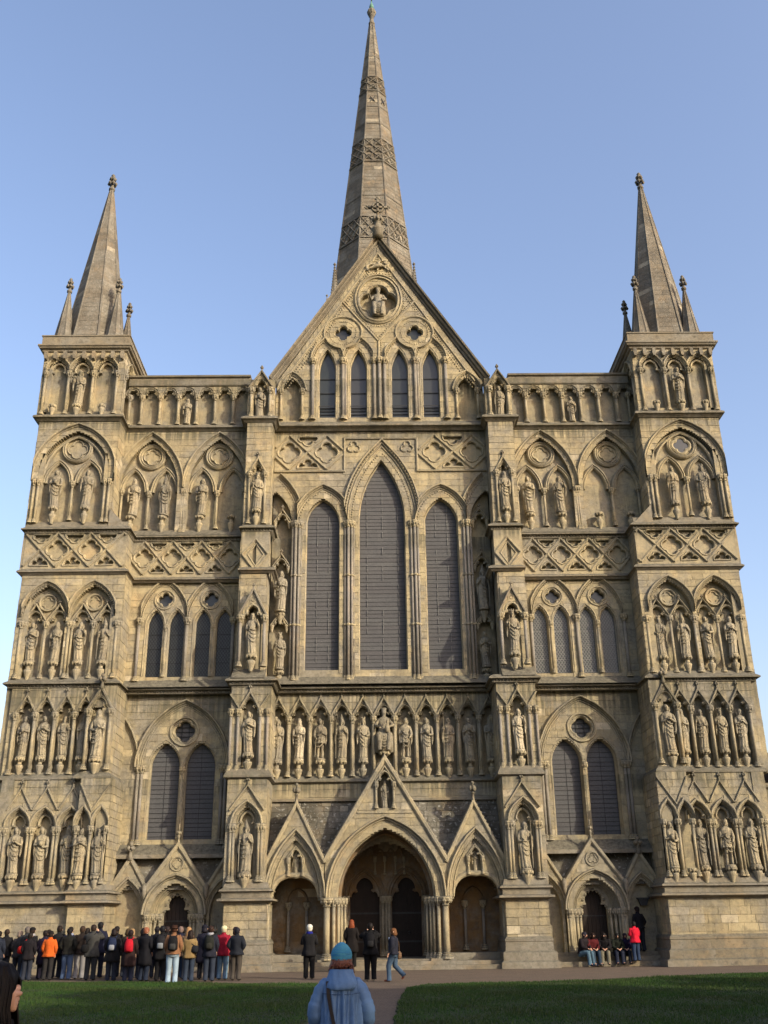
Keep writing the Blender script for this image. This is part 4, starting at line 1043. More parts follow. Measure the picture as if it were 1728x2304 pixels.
# roof of the porch: stone slates in courses
def roof_iv(z):
    L = [(-4.72, 4.72)]
    for c, hw in ((0, 2.42*(8.0-z)/4.0-.08), (-3.59, 1.16*(6.18-z)/2.23-.06), (3.59, 1.16*(6.18-z)/2.23-.06)):
        if hw <= 0: continue
        nl = []
        for a_, b_ in L:
            if c+hw <= a_ or c-hw >= b_: nl.append((a_, b_)); continue
            if c-hw > a_: nl.append((a_, c-hw))
            if c+hw < b_: nl.append((c+hw, b_))
        L = nl
    return L
rf = MB(); nrow = 12
for i in range(48):
    z0, z1 = 3.6+2.82*i/48, 3.6+2.82*(i+1)/48; y0, y1 = .15+1.35*i/48, .15+1.35*(i+1)/48
    for a_, b_ in roof_iv((z0+z1)/2): rf.add([(a_, y0, z0), (b_, y0, z0), (b_, y1, z1), (a_, y1, z1)], [(0, 1, 2, 3)])
for c, w_, zb_, zt_ in ((0, 2.42, 4.0, 7.95), (-3.59, 1.16, 3.95, 6.13), (3.59, 1.16, 3.95, 6.13)):
    rf.add([(c-w_, .3, zb_), (c, .3, zt_), (c+w_, .3, zb_), (c-w_, 1.6, zb_), (c, 1.6, zt_), (c+w_, 1.6, zb_)], [(0, 1, 4, 3), (1, 2, 5, 4)])
roof = rf.obj('porch_roof', M['slate'], cath)
sl_me = []
for k in range(4):
    m = MB(); jj = [rnd.uniform(-.02, .02) for _ in range(4)]
    m.add([(0, 0, 0), (1, 0, 0), (1, .28+jj[0], .0), (0, .28+jj[1], 0), (0.02, 0, .035), (.98, jj[2], .035), (1, .28+jj[0], .02), (0, .28+jj[1], .02)],
          [(4, 5, 6, 7), (0, 1, 5, 4), (1, 2, 6, 5), (3, 0, 4, 7)]); sl_me.append(m.mesh('slate', M['slate']))
ang = math.atan2(2.82, 1.35); nrow = 12; Lr = math.hypot(2.82, 1.35); cnt = 0
for i in range(nrow):
    t = i/nrow; y0, z0 = .15+1.35*t, 3.6+2.82*t
    for a_, b_ in roof_iv(z0+.12):
        x = a_
        while x < b_-.08:
            w_ = rnd.uniform(.26, .5); w_ = w_ if b_-x-w_ > .15 else b_-x
            link('slate', rnd.choice(sl_me), roof, (x+.006, y0-.02, z0+rnd.uniform(0, .01)), (w_-.012, 1, 1), (ang, 0, 0)); cnt += 1
            x += w_
fl = MB(); fl.box(-4.72, 4.72, 1.3, 1.5, 6.4, 6.5); fl.obj('flashing', M['string'], cath)

# ---------- side portals
for s in (-1, 1):
    c = s*8.44; y0 = .9; fr = F(y0)
    gb_ = lambda z, c=c: (c-1.22, c+1.22) if z < 3.05 else ((c-1.22*(4.72-z)/1.67, c+1.22*(4.72-z)/1.67) if z < 4.65 else None)
    wall(fr, c-1.22, c+1.22, .0, 4.72, [hole(arch(c, 2.05, .95, 1.2, 12, 0))], bound=gb_, th=.3, back=False)
    for k, (a, h, yy) in enumerate(((.93, 1.18, y0), (.72, .98, y0+.28), (.56, .86, y0+.5))):
        arch_mould('portal_arch', F(yy), arch(c, 2.05, a, h, 16), mould(.28 if k == 0 else .2, .08 if k == 0 else .02, 3, .22, .07 if k == 0 else 0))
    cuspy = trefoil(c, 2.05, .52, .8, .0)
    wall(F(y0+.55), c-1.0, c+1.0, 0, 3.4, [hole(cuspy)], th=.15, back=False, mat='wall')
    ring_ = MB(F(y0+.55))
    for k in range(9):
        t = math.pi*(k+.5)/9; ring_.lathe(c-.5*math.cos(t), 0, [(.0, 2.05+.74*math.sin(t)-.07), (.07, 2.05+.74*math.sin(t)), (.0, 2.05+.74*math.sin(t)+.07)], 6)
    ring_.obj('cusp', M['carved'], cath, kind='stuff')
    for q in (.62, .78, .93, 1.1):
        for sg in (-1, 1): shaft(c+sg*q, y0+.36-(q-.62)*.75, .5, 2.06, .058, 'carved')
    m = MB(fr)
    for sg in (-1, 1):
        a_, b_ = sorted((c+sg*.56, c+sg*1.24)); m.box(a_, b_, -.4, .14, .3, .5)
    m.obj('plinth', M['plinth'], cath)
    dd = MB(); dd.box(c-.56, c+.56, y0+.85, y0+.9, .4, 3.2); do = dd.obj('door', M['wood'], cath)
    for k in range(7):
        p = MB(); x = c-.56+1.12*k/7; p.box(x+.006, x+.154, y0+.81, y0+.85, .42, 3.1); p.obj('plank', M['wood'], do)
    
    for zz in (.9, 1.8): hg = MB(); hg.box(c-.5, c+.5, y0+.795, y0+.808, zz, zz+.05); hg.obj('hinge', M['iron'], do)
    m = MB(); m.sweep([(c-1.27, 3.0), (c, 4.74), (c+1.27, 3.0)], [(-.1, -.35), (-.1, .05), (-.04, .1), (.04, .1), (.07, .05), (.07, -.35)]); m.v = [(a, y0-b, z) for a, b, z in m.v]; m.obj('gable_coping', M['carved'], cath)
    arch_mould('roundel', fr, circle(c, 3.98, .24, 20), [(-.02, 0), (0, .06), (.05, .06), (.06, 0)], closed=True)
    arch_mould('foil_ring', fr, foil(c, 3.98, .2, 4 if s < 0 else 3, 90 if s > 0 else 0), [(-.02, 0), (0, .05), (.04, .0)], closed=True)
    m = MB(); m.lathe(c, y0, [(.08, 4.62), (.05, 4.8), (.04, 5.0), (.07, 5.03), (.035, 5.08), (.03, 5.2)], 8)
    for k in range(4): a = k*math.pi/2; m.lathe(c+.06*math.cos(a), y0+.06*math.sin(a), [(.01, 5.1), (.05, 5.16), (.04, 5.22), (.01, 5.25)], 5)
    m.lathe(c, y0, [(.03, 5.2), (.022, 5.5), (.0, 5.55)], 6); m.obj('finial', M['carved'], cath, True)
    # flanking blind half gables
    for cc_, hw in ((c-s*(-1)*0-1.94 if True else 0, .62), (c+1.94, .62)):
        gb2 = lambda z, cc_=cc_: (cc_-.68, cc_+.68) if z < 3.15 else ((cc_-.68*(4.22-z)/1.07, cc_+.68*(4.22-z)/1.07) if z < 4.15 else None)
        wall(F(y0+.15), cc_-.68, cc_+.68, 0, 4.22, [hole(arch(cc_, 2.1, .56, 1.1, 10, 0))], bound=gb2, th=.3)
        arch_mould('portal_arch', F(y0+.15), arch(cc_, 2.1, .54, 1.08, 14, 1.9), mould(.17, .07, 2, .25, .05))
        m = MB(); m.sweep([(cc_-.74, 3.05), (cc_, 4.24), (cc_+.74, 3.05)], [(-.09, -.3), (-.09, .05), (-.04, .09), (.04, .09), (.06, .05), (.06, -.3)]); m.v = [(a, y0+.15-b, z) for a, b, z in m.v]; m.obj('gable_coping', M['carved'], cath)
        finial(cc_, y0+.1, 4.3, 1.6)
    for q in (-1.24, 1.24):
        m = MB(); m.lathe(c+q, y0-.08, [(.0, 2.62), (.06, 2.7), (.1, 2.85), (.09, 2.95), (.12, 3.1), (.04, 3.25)], 8); m.obj('label_stop', M['string'], cath, True)
    rf = MB(); lo, hi = (-10.95, -6.35) if s < 0 else (6.35, 10.95)
    rf.add([(lo, 1.15, 3.1), (hi, 1.15, 3.1), (hi, 1.6, 4.25), (lo, 1.6, 4.25), (lo, 1.15, 3.0), (hi, 1.15, 3.0)], [(0, 1, 2, 3), (4, 5, 1, 0)]); rf.obj('portal_roof', M['slate'], cath)
    for k, (yf, zt) in enumerate(((.15, .18), (.5, .36), (.8, .5))):
        m = MB(); m.box(lo-.0, hi, yf, 1.9, 0, zt); m.obj('step', M['plinth'], cath)
    if s > 0:
        m = MB(); m.prism([(10.22, 2.42), (10.62, 2.42), (10.54, 2.18), (10.3, 2.18)], 1.35, 1.15); m.box(10.18, 10.66, 1.1, 1.35, 2.42, 2.48); lo_ = m.obj('wall_lamp', M['iron'], cath)

# ---------- nave, crossing tower and spire behind
nv = MB(); nv.box(-5, 5, 3.8, 55, 0, 25.5); nv.box(-12, 12, 3.81, 55, 0, 15); nv.box(-12.3, 12.3, 2.3, 2.6, 11.7, 26.2); nv.box(-4.9, 4.9, 1.85, 2.2, 24., 26.4); nv.obj('nave', M['wall'], cath)
nr = MB(); nr.prism([(-5.2, 25.5), (5.2, 25.5), (0, 33.6)], 2.0, 56); nr.obj('nave_roof', M['lead'], cath)
ct = MB(); ct.box(-6, 6, 55, 67, 0, 66); ct.obj('crossing_tower', M['spire'], cath)
SC = (.17, 62.)
sp_e = []
sz0, sz1, sr0, sr1 = 66., 119.2, 5.55, .30     # apothems
def oct_(z, extra=0.):
    a = sr0+(sr1-sr0)*(z-sz0)/(sz1-sz0)+extra; Rr = a/math.cos(R(22.5))
    return [(SC[0]+Rr*math.cos(R(22.5+45*k)), SC[1]+Rr*math.sin(R(22.5+45*k)), z) for k in range(8)]
spo = MB(); a = oct_(sz0); b = oct_(sz1); spo.add(a+b, [(k, (k+1) % 8, 8+(k+1) % 8, 8+k) for k in range(8)]); spire = spo.obj('spire', M['spire'], cath)
rb = MB()
for k in range(8): rb.tube([a[k], b[k]], [.16, .09], 6)
rb.obj('spire_rib', M['spire'], spire)
# coursed stones of the spire, visible faces only
cs_ = MB(); cs_.t = []; r3 = random.Random(5)
zz = 70.
while zz < 118:
    hcs = .62; p0, p1 = oct_(zz+.02, .03), oct_(zz+hcs-.03, .03)
    for k in (4, 5, 6, 7):
        A, B, C_, D_ = (Vector(p0[k]), Vector(p0[(k+1) % 8]), Vector(p1[(k+1) % 8]), Vector(p1[k])); n_ = max(1, int((B-A).length/1.1)); off = r3.uniform(0, .3)
        for j in range(n_):
            t0, t1 = (j+.02+(off if j else 0))/n_, (j+.98+(off if j < n_-1 else 0))/n_
            t1 = min(t1, .99); t0 = min(t0, t1-.02)
            vs = [A.lerp(B, t0), A.lerp(B, t1), D_.lerp(C_, t1), D_.lerp(C_, t0)]
            cs_.add([tuple(v) for v in vs], [(0, 1, 2, 3)]); cs_.t.append(r3.random())
    zz += hcs
cs_.obj('ashlar', M['spireblk'], spire, kind='stuff')
def spire_band(z0, z1, name='spire_band'):
    m = MB()
    for z, w_ in ((z0, .18), (z1, .18)):
        P, Q = oct_(z, .16), oct_(z+w_, .16); Pi, Qi = oct_(z, -.1), oct_(z+w_, -.1)
        m.add(P+Q+Qi, [(k, (k+1) % 8, 8+(k+1) % 8, 8+k) for k in range(8)]+[(8+k, 8+(k+1) % 8, 16+(k+1) % 8, 16+k) for k in range(8)])
    rows = max(1, round((z1-z0)/1.5)); 
    for k in (4, 5, 6, 7):
        for j in range(rows):
            za, zb = z0+.2+(z1-z0-.2)*j/rows, z0+.2+(z1-z0-.2)*(j+1)/rows
            p0, p1 = oct_(za, .1), oct_(zb, .1); A, B, C_, D_ = Vector(p0[k]), Vector(p0[(k+1) % 8]), Vector(p1[(k+1) % 8]), Vector(p1[k])
            nn_ = max(1, round((B-A).length/1.2))
            for i in range(nn_):
                f = lambda u, v: tuple(A.lerp(B, u).lerp(D_.lerp(C_, u), v))
                u0, u1 = i/nn_, (i+1)/nn_
                m.tube([f(u0, 0), f(u1, 1)], .09, 4); m.tube([f(u1, 0), f(u0, 1)], .09, 4)
                um = (u0+u1)/2
                for q in range(8):
                    t = q*math.pi/4; t2 = (q+1)*math.pi/4; du = (u1-u0)*.28
                    m.tube([f(um+du*math.cos(t), .5+.3*math.sin(t)), f(um+du*math.cos(t2), .5+.3*math.sin(t2))], .05, 4)
    m.obj(name, M['spire'], spire, kind='stuff')
spire_band(79., 82.4); spire_band(91.9, 95.9); spire_band(105.0, 107.8)
for z in (86.0, 98.8, 102., 112.):
    m = MB(); P, Q, Qi = oct_(z, .1), oct_(z+.2, .1), oct_(z+.25, -.1)
    m.add(P+Q+Qi, [(k, (k+1) % 8, 8+(k+1) % 8, 8+k) for k in range(8)]+[(8+k, 8+(k+1) % 8, 16+(k+1) % 8, 16+k) for k in range(8)]); m.obj('spire_course', M['spire'], spire)
for k in (5, 6):   # iron ties below the top band
    P = oct_(103.4, .12); A, B = Vector(P[k]), Vector(P[k+1]); mm = (A+B)/2; dd_ = (B-A).normalized()
    m = MB(); m.tube([tuple(mm-dd_*.3+Vector((0, 0, -.4))), tuple(mm+dd_*.3+Vector((0, 0, .4)))], .07, 5); m.tube([tuple(mm+dd_*.3+Vector((0, 0, -.4))), tuple(mm-dd_*.3+Vector((0, 0, .4)))], .07, 5); m.obj('iron_tie', M['iron'], spire)
cap = MB(); cap.lathe(SC[0], SC[1], [(.30, 119.), (.45, 119.1), (.45, 119.3), (.32, 119.4), (.28, 120.3), (.42, 120.7), (.58, 121.1), (.62, 121.5), (.45, 121.8), (.35, 122.0)], 10)
for k in range(8): an = k*math.pi/4; cap.lathe(SC[0]+.5*math.cos(an), SC[1]+.5*math.sin(an), [(.05, 120.9), (.15, 121.3), (.14, 121.6), (.03, 121.8)], 6)
cap.obj('capstone', M['spire'], spire, True)
cpp = MB(); cpp.lathe(SC[0], SC[1], [(.34, 121.9), (.32, 122.6), (.16, 123.1), (.08, 123.3), (.08, 123.8)], 10); cpp.obj('copper_cap', M['copper'], spire, True)
cr = MB(); cr.box(SC[0]-.09, SC[0]+.09, SC[1]-.09, SC[1]+.09, 123.6, 126.5); cr.box(SC[0]-.6, SC[0]+.6, SC[1]-.08, SC[1]+.08, 124.1, 124.4); cr.box(SC[0]-.35, SC[0]+.35, SC[1]-.08, SC[1]+.08, 125.4, 125.6); cr.obj('spire_cross', M['iron'], spire)
for sx_ in (-1, 1):
    for sy_, zt in ((-1, 74.5), (1, 74.5)):
        m = MB(); px, py = SC[0]+sx_*4.75, SC[1]+sy_*4.75
        m.lathe(px, py, [(.75, 66), (.7, 69.0), (.85, 69.2), (.55, 69.4), (.06, zt), (.2, zt+.2), (.02, zt+.5)], 8)
        for i in range(12):
            t = i/12
            for q in range(4): an = R(45+90*q); rr2 = .6*(1-t); m.lathe(px+rr2*math.cos(an), py+rr2*math.sin(an), [(.01, 69.5+5*t), (.13, 69.65+5*t), (.01, 69.8+5*t)], 5)
        m.obj('crossing_pinnacle', M['spire'], cath)
        m = MB(); px, py = SC[0]+sx_*5.6, SC[1]+sy_*5.6; m.lathe(px, py, [(.35, 66), (.3, 67.5), (.04, 69.5), (.15, 69.7), (.01, 69.9)], 6); m.obj('crossing_pinnacle', M['spire'], cath)

# ---------- turret spires with their corner spirelets
def spirelet(x, y, z0, zt, r0, nseg=8, fin=1., name='turret_spire', ribs=True, mat='spire'):
    m = MB(); pr = [(r0, z0), (r0*.05+.02, zt)]; m.lathe(x, y, pr, nseg, 22.5, 382.5); o = m.obj(name, M[mat], cath)
    rb = MB()
    for k in range(nseg):
        an = R(22.5+360*k/nseg); rb.tube([(x+r0*math.cos(an), y+r0*math.sin(an), z0), (x+(r0*.05+.02)*math.cos(an), y+(r0*.05+.02)*math.sin(an), zt)], [r0*.035+.012, .02], 5)
    rb.obj('spire_rib', M[mat], o)
    if r0 > 1:
        cs2 = MB(); cs2.t = []; zz = z0+.05; r4 = random.Random(int(x*7))
        while zz < zt-1.2:
            hc = .3
            ra = (r0+(r0*.05-r0)*(zz-z0)/(zt-z0))+.015; rb_ = (r0+(r0*.05-r0)*(zz+hc-.02-z0)/(zt-z0))+.015
            for k in range(nseg):
                a1, a2 = R(22.5+45*k), R(22.5+45*(k+1)); A, B = Vector((x+ra*math.cos(a1), y+ra*math.sin(a1), zz)), Vector((x+ra*math.cos(a2), y+ra*math.sin(a2), zz))
                D_, C_ = Vector((x+rb_*math.cos(a1), y+rb_*math.sin(a1), zz+hc-.02)), Vector((x+rb_*math.cos(a2), y+rb_*math.sin(a2), zz+hc-.02))
                n_ = max(1, int((B-A).length/.45)); of = r4.uniform(0, .4)
                for j in range(n_):
                    t0 = (j+(of if j else .02))/n_; t1 = min(.985, (j+1+(of if j < n_-1 else 0))/n_-.02/n_)
                    cs2.add([tuple(A.lerp(B, t0)), tuple(A.lerp(B, t1)), tuple(D_.lerp(C_, t1)), tuple(D_.lerp(C_, t0))], [(0, 1, 2, 3)]); cs2.t.append(r4.random())
            zz += hc
        cs2.obj('ashlar', M['spireblk'], o, kind='stuff')
    f = MB(); f.lathe(x, y, [(.07*fin, zt-.1), (.15*fin, zt-.05), (.15*fin, zt+.05), (.08*fin, zt+.08), (.08*fin, zt+.25)], 8)
    for lv, rr5 in ((.32, .16), (.6, .10)):
        for k in range(6):
            an = k*math.pi/3; f.lathe(x+rr5*fin*math.cos(an), y+rr5*fin*math.sin(an), [(.02, zt+(lv-.1)*fin), (.085*fin, zt+lv*fin), (.02, zt+(lv+.12)*fin)], 6)
    f.lathe(x, y, [(.08*fin, zt+.2*fin), (.06*fin, zt+.6*fin), (.05*fin, zt+.72*fin), (.1*fin, zt+.82*fin), (.02, zt+.92*fin)], 8)
    f.obj('finial', M[mat], o, True); return o
for s in (-1, 1):
    spirelet(s*14.5, 1.85, 28.1, 38.9, 1.62, fin=1.15)
    for dx in (-1.28, 1.22):
        for y_ in (.75, 2.95):
            spirelet(s*14.42+dx, y_, 28.1, 31.5, .52, fin=.9, name='corner_spirelet', mat='spire')
    # spirelet caps at the edges of the crossing are above; solid parapet floor
emit_blocks()

# ================================================================== STATUES (each stands on its pedestal: a thing of its own)
def loft(mb, rings, n=16, fold=None, cap=True):
    """rings: (centre, a, b, yaw) ellipses in the horizontal plane or given axes"""
    vs = []
    for j, (c, a, b, ang) in enumerate(rings):
        ca, sa = math.cos(ang), math.sin(ang)
        for i in range(n):
            t = 2*math.pi*i/n; k = 1+(fold(t, j/(len(rings)-1)) if fold else 0)
            x, y = a*math.cos(t)*k, b*math.sin(t)*k; vs.append((c[0]+x*ca-y*sa, c[1]+x*sa+y*ca, c[2]))
    m = len(rings); fs = [(j*n+i, j*n+(i+1) % n, (j+1)*n+(i+1) % n, (j+1)*n+i) for j in range(m-1) for i in range(n)]
    if cap: fs += [tuple(reversed(range(n))), tuple((m-1)*n+i for i in range(n))]
    mb.add(vs, fs)
LOOKS = {'book': 'robed stone figure holding a book', 'staff': 'stone figure holding a tall staff', 'pray': 'robed stone figure with joined hands',
         'bless': 'bearded stone figure raising one hand', 'mitre': 'mitred stone bishop in a cope', 'crown': 'crowned stone king in belted robe',
         'tunic': 'bare-legged stone man in short tunic', 'veil': 'veiled stone woman in long drapery'}
SM = {}
def statue_mesh(kind):
    if kind in SM: return SM[kind]
    r = random.Random(hash(kind) % 1000 if False else sum(map(ord, kind))); m = MB(); ph = r.uniform(0, 6); k1 = r.choice([9, 11, 8]); tw = r.uniform(-5, 5); sway = r.choice([-1, 1])*.045
    m.lathe(0, 0, [(.25, -.02), (.26, .05), (.2, .07)], 10)
    prof = [(.06, .215, .16), (.2, .205, .155), (.4, .20, .15), (.6, .205, .155), (.8, .215, .16), (.93, .215, .165), (1.05, .185, .14), (1.15, .185, .14), (1.27, .215, .15), (1.38, .235, .15), (1.46, .225, .13), (1.52, .15, .10), (1.56, .075, .07), (1.6, .06, .062)]
    if kind == 'tunic':
        prof = [(.72, .25, .19)]+prof[4:]
        for q in (-.09, .09): m.tube([(q*1.3, -.02, .05), (q*1.2, 0, .3), (q*1.1, -.03, .45), (q, 0, .8)], [.055, .075, .06, .1], 8); m.tube([(q*1.3, .02, .07), (q*1.5, -.14, .06)], [.06, .04], 6)
    def fold(t, u):
        low = max(0, 1-u*1.15); return .13*low*math.sin(k1*t+ph+tw*u)+.05*low*math.sin(2*k1*t+ph*2)+(.09*math.sin(6*t+9*u+ph) if .35 < u < .85 else 0)*.7
    rings = []
    for j in range(len(prof)-1):
        for q in range(2):
            f = q/2; z = prof[j][0]*(1-f)+prof[j+1][0]*f
            rings.append(((sway*math.sin(math.pi*z/1.6)*1., -.02, z), prof[j][1]*(1-f)+prof[j+1][1]*f, prof[j][2]*(1-f)+prof[j+1][2]*f, 0))
    loft(m, rings, 44, fold)
    # diagonal swags of the mantle over the front
    for k in range(4):
        z = .55+k*.17; m.tube([(-.2, -.05, z+.32), (-.12, -.16, z+.16), (0, -.19, z+.02), (.12, -.16, z+.0), (.2, -.06, z+.06)][:: (1 if tw > 0 else -1)] if tw > 0 else [(.2, -.05, z+.32), (.12, -.16, z+.16), (0, -.19, z+.02), (-.12, -.16, z+.0), (-.2, -.06, z+.06)], [.018, .028, .03, .026, .015], 6)
    hd = [(1.57, .055, .06), (1.61, .075, .085), (1.66, .09, .10), (1.72, .098, .108), (1.78, .09, .10), (1.83, .06, .07), (1.855, .02, .02)]
    tilt = r.uniform(-.03, .03)
    loft(m, [((tilt*(z-1.57)*6, -.03, z), a, b, 0) for z, a, b in hd], 14, lambda t, u: .05*math.sin(9*t) if u > .3 and math.sin(t) > -.5 else 0)
    m.tube([(tilt, -.13, 1.74), (tilt, -.155, 1.69), (tilt, -.13, 1.675)], [.012, .02, .012], 5)      # nose
    if kind in ('bless', 'staff', 'crown', 'mitre'): m.tube([(0, -.10, 1.66), (0, -.13, 1.60), (0, -.12, 1.52)], [.06, .055, .02], 7)   # beard
    if kind == 'mitre': m.add([(-.1, -.03, 1.8), (.1, -.03, 1.8), (0, -.09, 2.06), (0, .03, 2.06), (0, -.13, 1.8), (0, .08, 1.8)], [(0, 4, 2), (4, 1, 2), (1, 5, 3), (5, 0, 3), (0, 2, 3), (1, 3, 2)])
    if kind == 'crown':
        m.lathe(0, -.03, [(.10, 1.78), (.115, 1.84), (.1, 1.85)], 10)
        for k in range(6): m.lathe(.1*math.cos(k), -.03+.1*math.sin(k), [(.0, 1.82), (.03, 1.88), (.0, 1.93)], 5)
    if kind == 'veil': loft(m, [((0, -.0, 1.45), .2, .13, 0), ((0, -.0, 1.6), .13, .11, 0), ((0, -.01, 1.75), .12, .115, 0), ((0, -.01, 1.85), .08, .08, 0), ((0, -.01, 1.89), .02, .02, 0)], 14)
    else: m.tube([(-.1, -.0, 1.76), (-.12, .0, 1.64), (-.1, 0, 1.55)], [.03, .04, .02], 6); m.tube([(.1, -.0, 1.76), (.12, .0, 1.64), (.1, 0, 1.55)], [.03, .04, .02], 6)
    def arm(s, el, ha):
        m.tube([(s*.2, -.0, 1.43), (s*.25, -.03, 1.3), el, ((el[0]+ha[0])/2, (el[1]+ha[1])/2-.01, (el[2]+ha[2])/2), ha], [.08, .075, .07, .055, .035], 9)
        m.tube([ha, (ha[0]*.8, ha[1]-.03, ha[2]+.07)], [.04, .03], 6)
        m.tube([el, (el[0], el[1]+.02, el[2]-.25), (el[0]*.95, el[1]+.03, el[2]-.45)], [.06, .05, .015], 7)          # hanging sleeve
    low = (-.08, -.2, 1.12)
    if kind == 'book':
        arm(-1, (-.27, -.1, 1.12), (-.05, -.22, 1.18)); arm(1, (.27, -.08, 1.08), (.1, -.21, 1.05)); m.box(-.07, .09, -.27, -.2, 1.1, 1.32)
    elif kind == 'staff':
        arm(-1, (-.29, -.1, 1.15), (-.26, -.22, 1.3)); arm(1, (.27, -.06, 1.1), (.08, -.2, 1.08)); m.tube([(-.27, -.24, .05), (-.25, -.25, 1.95)], .018, 6); m.tube([(-.25, -.25, 1.95), (-.2, -.25, 2.02), (-.14, -.25, 1.96)], .025, 5)
    elif kind == 'pray': arm(-1, (-.27, -.1, 1.14), (-.03, -.24, 1.26)); arm(1, (.27, -.1, 1.14), (.03, -.24, 1.26))
    elif kind == 'bless': arm(-1, (-.3, -.1, 1.2), (-.24, -.2, 1.45)); arm(1, (.26, -.08, 1.1), (.1, -.2, 1.12))
    elif kind == 'mitre': arm(-1, (-.28, -.1, 1.14), (-.14, -.22, 1.3)); arm(1, (.3, -.1, 1.12), (.25, -.2, 1.2)); m.tube([(.26, -.22, .05), (.25, -.24, 1.8)], .017, 6); m.tube(circle_pts(.25, -.24, 1.9, .07), .016, 5)
    elif kind == 'crown': arm(-1, (-.3, -.06, 1.1), (-.16, -.2, 1.02)); arm(1, (.29, -.08, 1.12), (.18, -.21, 1.28)); m.tube([(.18, -.22, 1.0), (.17, -.23, 1.6)], .02, 6)
    elif kind == 'tunic': arm(-1, (-.3, -.02, 1.1), (-.2, -.12, .92)); arm(1, (.28, -.08, 1.1), (.08, -.2, 1.2)); m.tube([(-.24, -.2, .1), (-.2, -.16, 1.0)], .02, 6)
    else: arm(-1, (-.27, -.08, 1.1), (-.02, -.2, 1.02)); arm(1, (.26, -.1, 1.14), (.04, -.22, 1.2))
    SM[kind] = m.mesh('statue', M['statue'], True); return SM[kind]
def circle_pts(x, y, z, r): return [(x+r*math.cos(t*.7-1.5), y, z+r*math.sin(t*.7-1.5)) for t in range(9)]
KN = ['book', 'staff', 'pray', 'bless', 'mitre', 'crown', 'tunic', 'veil']
def statue(x, y, z, h, kind, where, rz=0., group='statues in the niches of the front', label=None):
    me = statue_mesh(kind); o = link('statue', me, None, (x, y+.05, z), (h/1.88*.92*rnd.choice([-1, 1]), h/1.88*.95, h/1.88), (0, 0, rz))
    return tag(o, (label or LOOKS[kind])+' '+where, 'statue', group)
O = ['leftmost', 'second', 'third', 'fourth', 'fifth', 'sixth', 'seventh', 'eighth', 'ninth', 'tenth', 'rightmost']
S_ = {-1: 'left', 1: 'right'}
for s, k in ((-1, 'bless'), (1, 'pray')): statue(s*14.37, -.06, 24.52, 1.92, k, f'top of the {S_[s]} tower')
for s, xs, ks in ((-1, (-14.93, -13.5), ('book', 'bless')), (1, (13.48, 14.9), ('staff', 'crown'))):
    for i, x in enumerate(xs): statue(x, -.0, 19.32, 1.88, ks[i], f'{["left","right"][i]} of the pair high on the {S_[s]} tower', rnd.uniform(-.2, .2))
for x, k, w in ((-11.62, 'veil', 'beside the left tower, upper bay'), (-10.15, 'mitre', 'middle of the left upper bay'), (-8.42, 'book', 'left upper bay, nearest the buttress'), (6.98, 'pray', 'right upper bay, against the buttress'), (8.45, 'bless', 'right upper bay, beside the empty pedestals')):
    statue(x, 1.14, 19.34, 1.9, k, w, rnd.uniform(-.25, .25))
for s, k in ((-1, 'crown'), (1, 'veil')): statue(s*5.72, .2, 19.24, 1.82, k, f'high slim niche of the {S_[s]} buttress')
for s, k in ((-1, 'book'), (1, 'staff')): statue(s*5.76, .36, 24.02, 1.68, k, f'under the gablet crowning the {S_[s]} buttress')
for s in (-1, 1):
    ks = ['pray', 'veil', 'bless', 'mitre'] if s < 0 else ['crown', 'mitre', 'book', 'pray']
    xs = sorted(s*(12.06+1.03*i) for i in range(4))
    for i, x in enumerate(xs): statue(x, .05, 12.16, 1.78, ks[i], f'{["leftmost","second","third","rightmost"][i]} of four, middle {S_[s]} tower', rnd.uniform(-.2, .2))
for s, k in ((-1, 'bless'), (1, 'crown')): statue(s*5.62, -.3, 12.28, 1.9, k, f'on the {S_[s]} buttress beside the great lancets')
for s in (-1, 1):
    statue(s*4.6, 1.2, 14.66, 1.95, 'mitre' if s > 0 else 'book', f'upper one on the wall {S_[s]} of the lancets')
    statue(s*4.57, 1.2, 12.02, 1.65, 'pray' if s > 0 else 'crown', f'lower one on the wall {S_[s]} of the lancets')
for s in (-1, 1):
    ks = ['book', 'pray', 'staff', 'veil'] if s < 0 else ['veil', 'bless', 'crown', 'pray']
    xs = sorted(s*c for c in (12.5, 13.3, 14.13, 14.96))
    for i, x in enumerate(xs): statue(x, -.06, 8.14, 1.72, ks[i], f'{["leftmost","second","third","rightmost"][i]} of four, {S_[s]} tower\'s gabled arcade', rnd.uniform(-.2, .2))
for s, k in ((-1, 'veil'), (1, 'pray')): statue(s*11.8, -.48, 8.0, 2.0, k, f'large, under the {S_[s]} tower\'s projecting gable')
for s, k in ((-1, 'pray'), (1, 'bless')): statue(s*5.6, -.3, 8.14, 1.78, k, f'on the {S_[s]} buttress beside the row of eleven')
ks = ['bless', 'veil', 'tunic', 'mitre', 'crown', None, 'tunic', 'book', 'staff', 'pray', 'veil']
for i, c in enumerate(ac):
    if ks[i]: statue(c, by+.28, 8.12, 1.8, ks[i], ('' if i < 10 else '')+f'{O[i]} of the eleven over the doors', rnd.uniform(-.2, .2))
for s in (-1, 1):
    ks = ['pray', 'book', 'veil'] if s < 0 else ['staff', 'tunic', 'bless']
    xs = sorted(s*c for c in (12.6, 13.64, 14.67))
    for i, x in enumerate(xs): statue(x, -.3, 3.56, 1.84, ks[i], f'{["left","middle","right"][i]} of three, foot of the {S_[s]} tower', rnd.uniform(-.15, .15))
statue(-12.02, -.62, 3.52, 1.78, 'pray', 'at the left tower buttress corner', .3); statue(-11.3, -.62, 3.52, 1.78, 'staff', 'left tower buttress, beside the left portal')
statue(11.32, -.62, 3.52, 1.78, 'book', 'right tower buttress, beside the right portal')
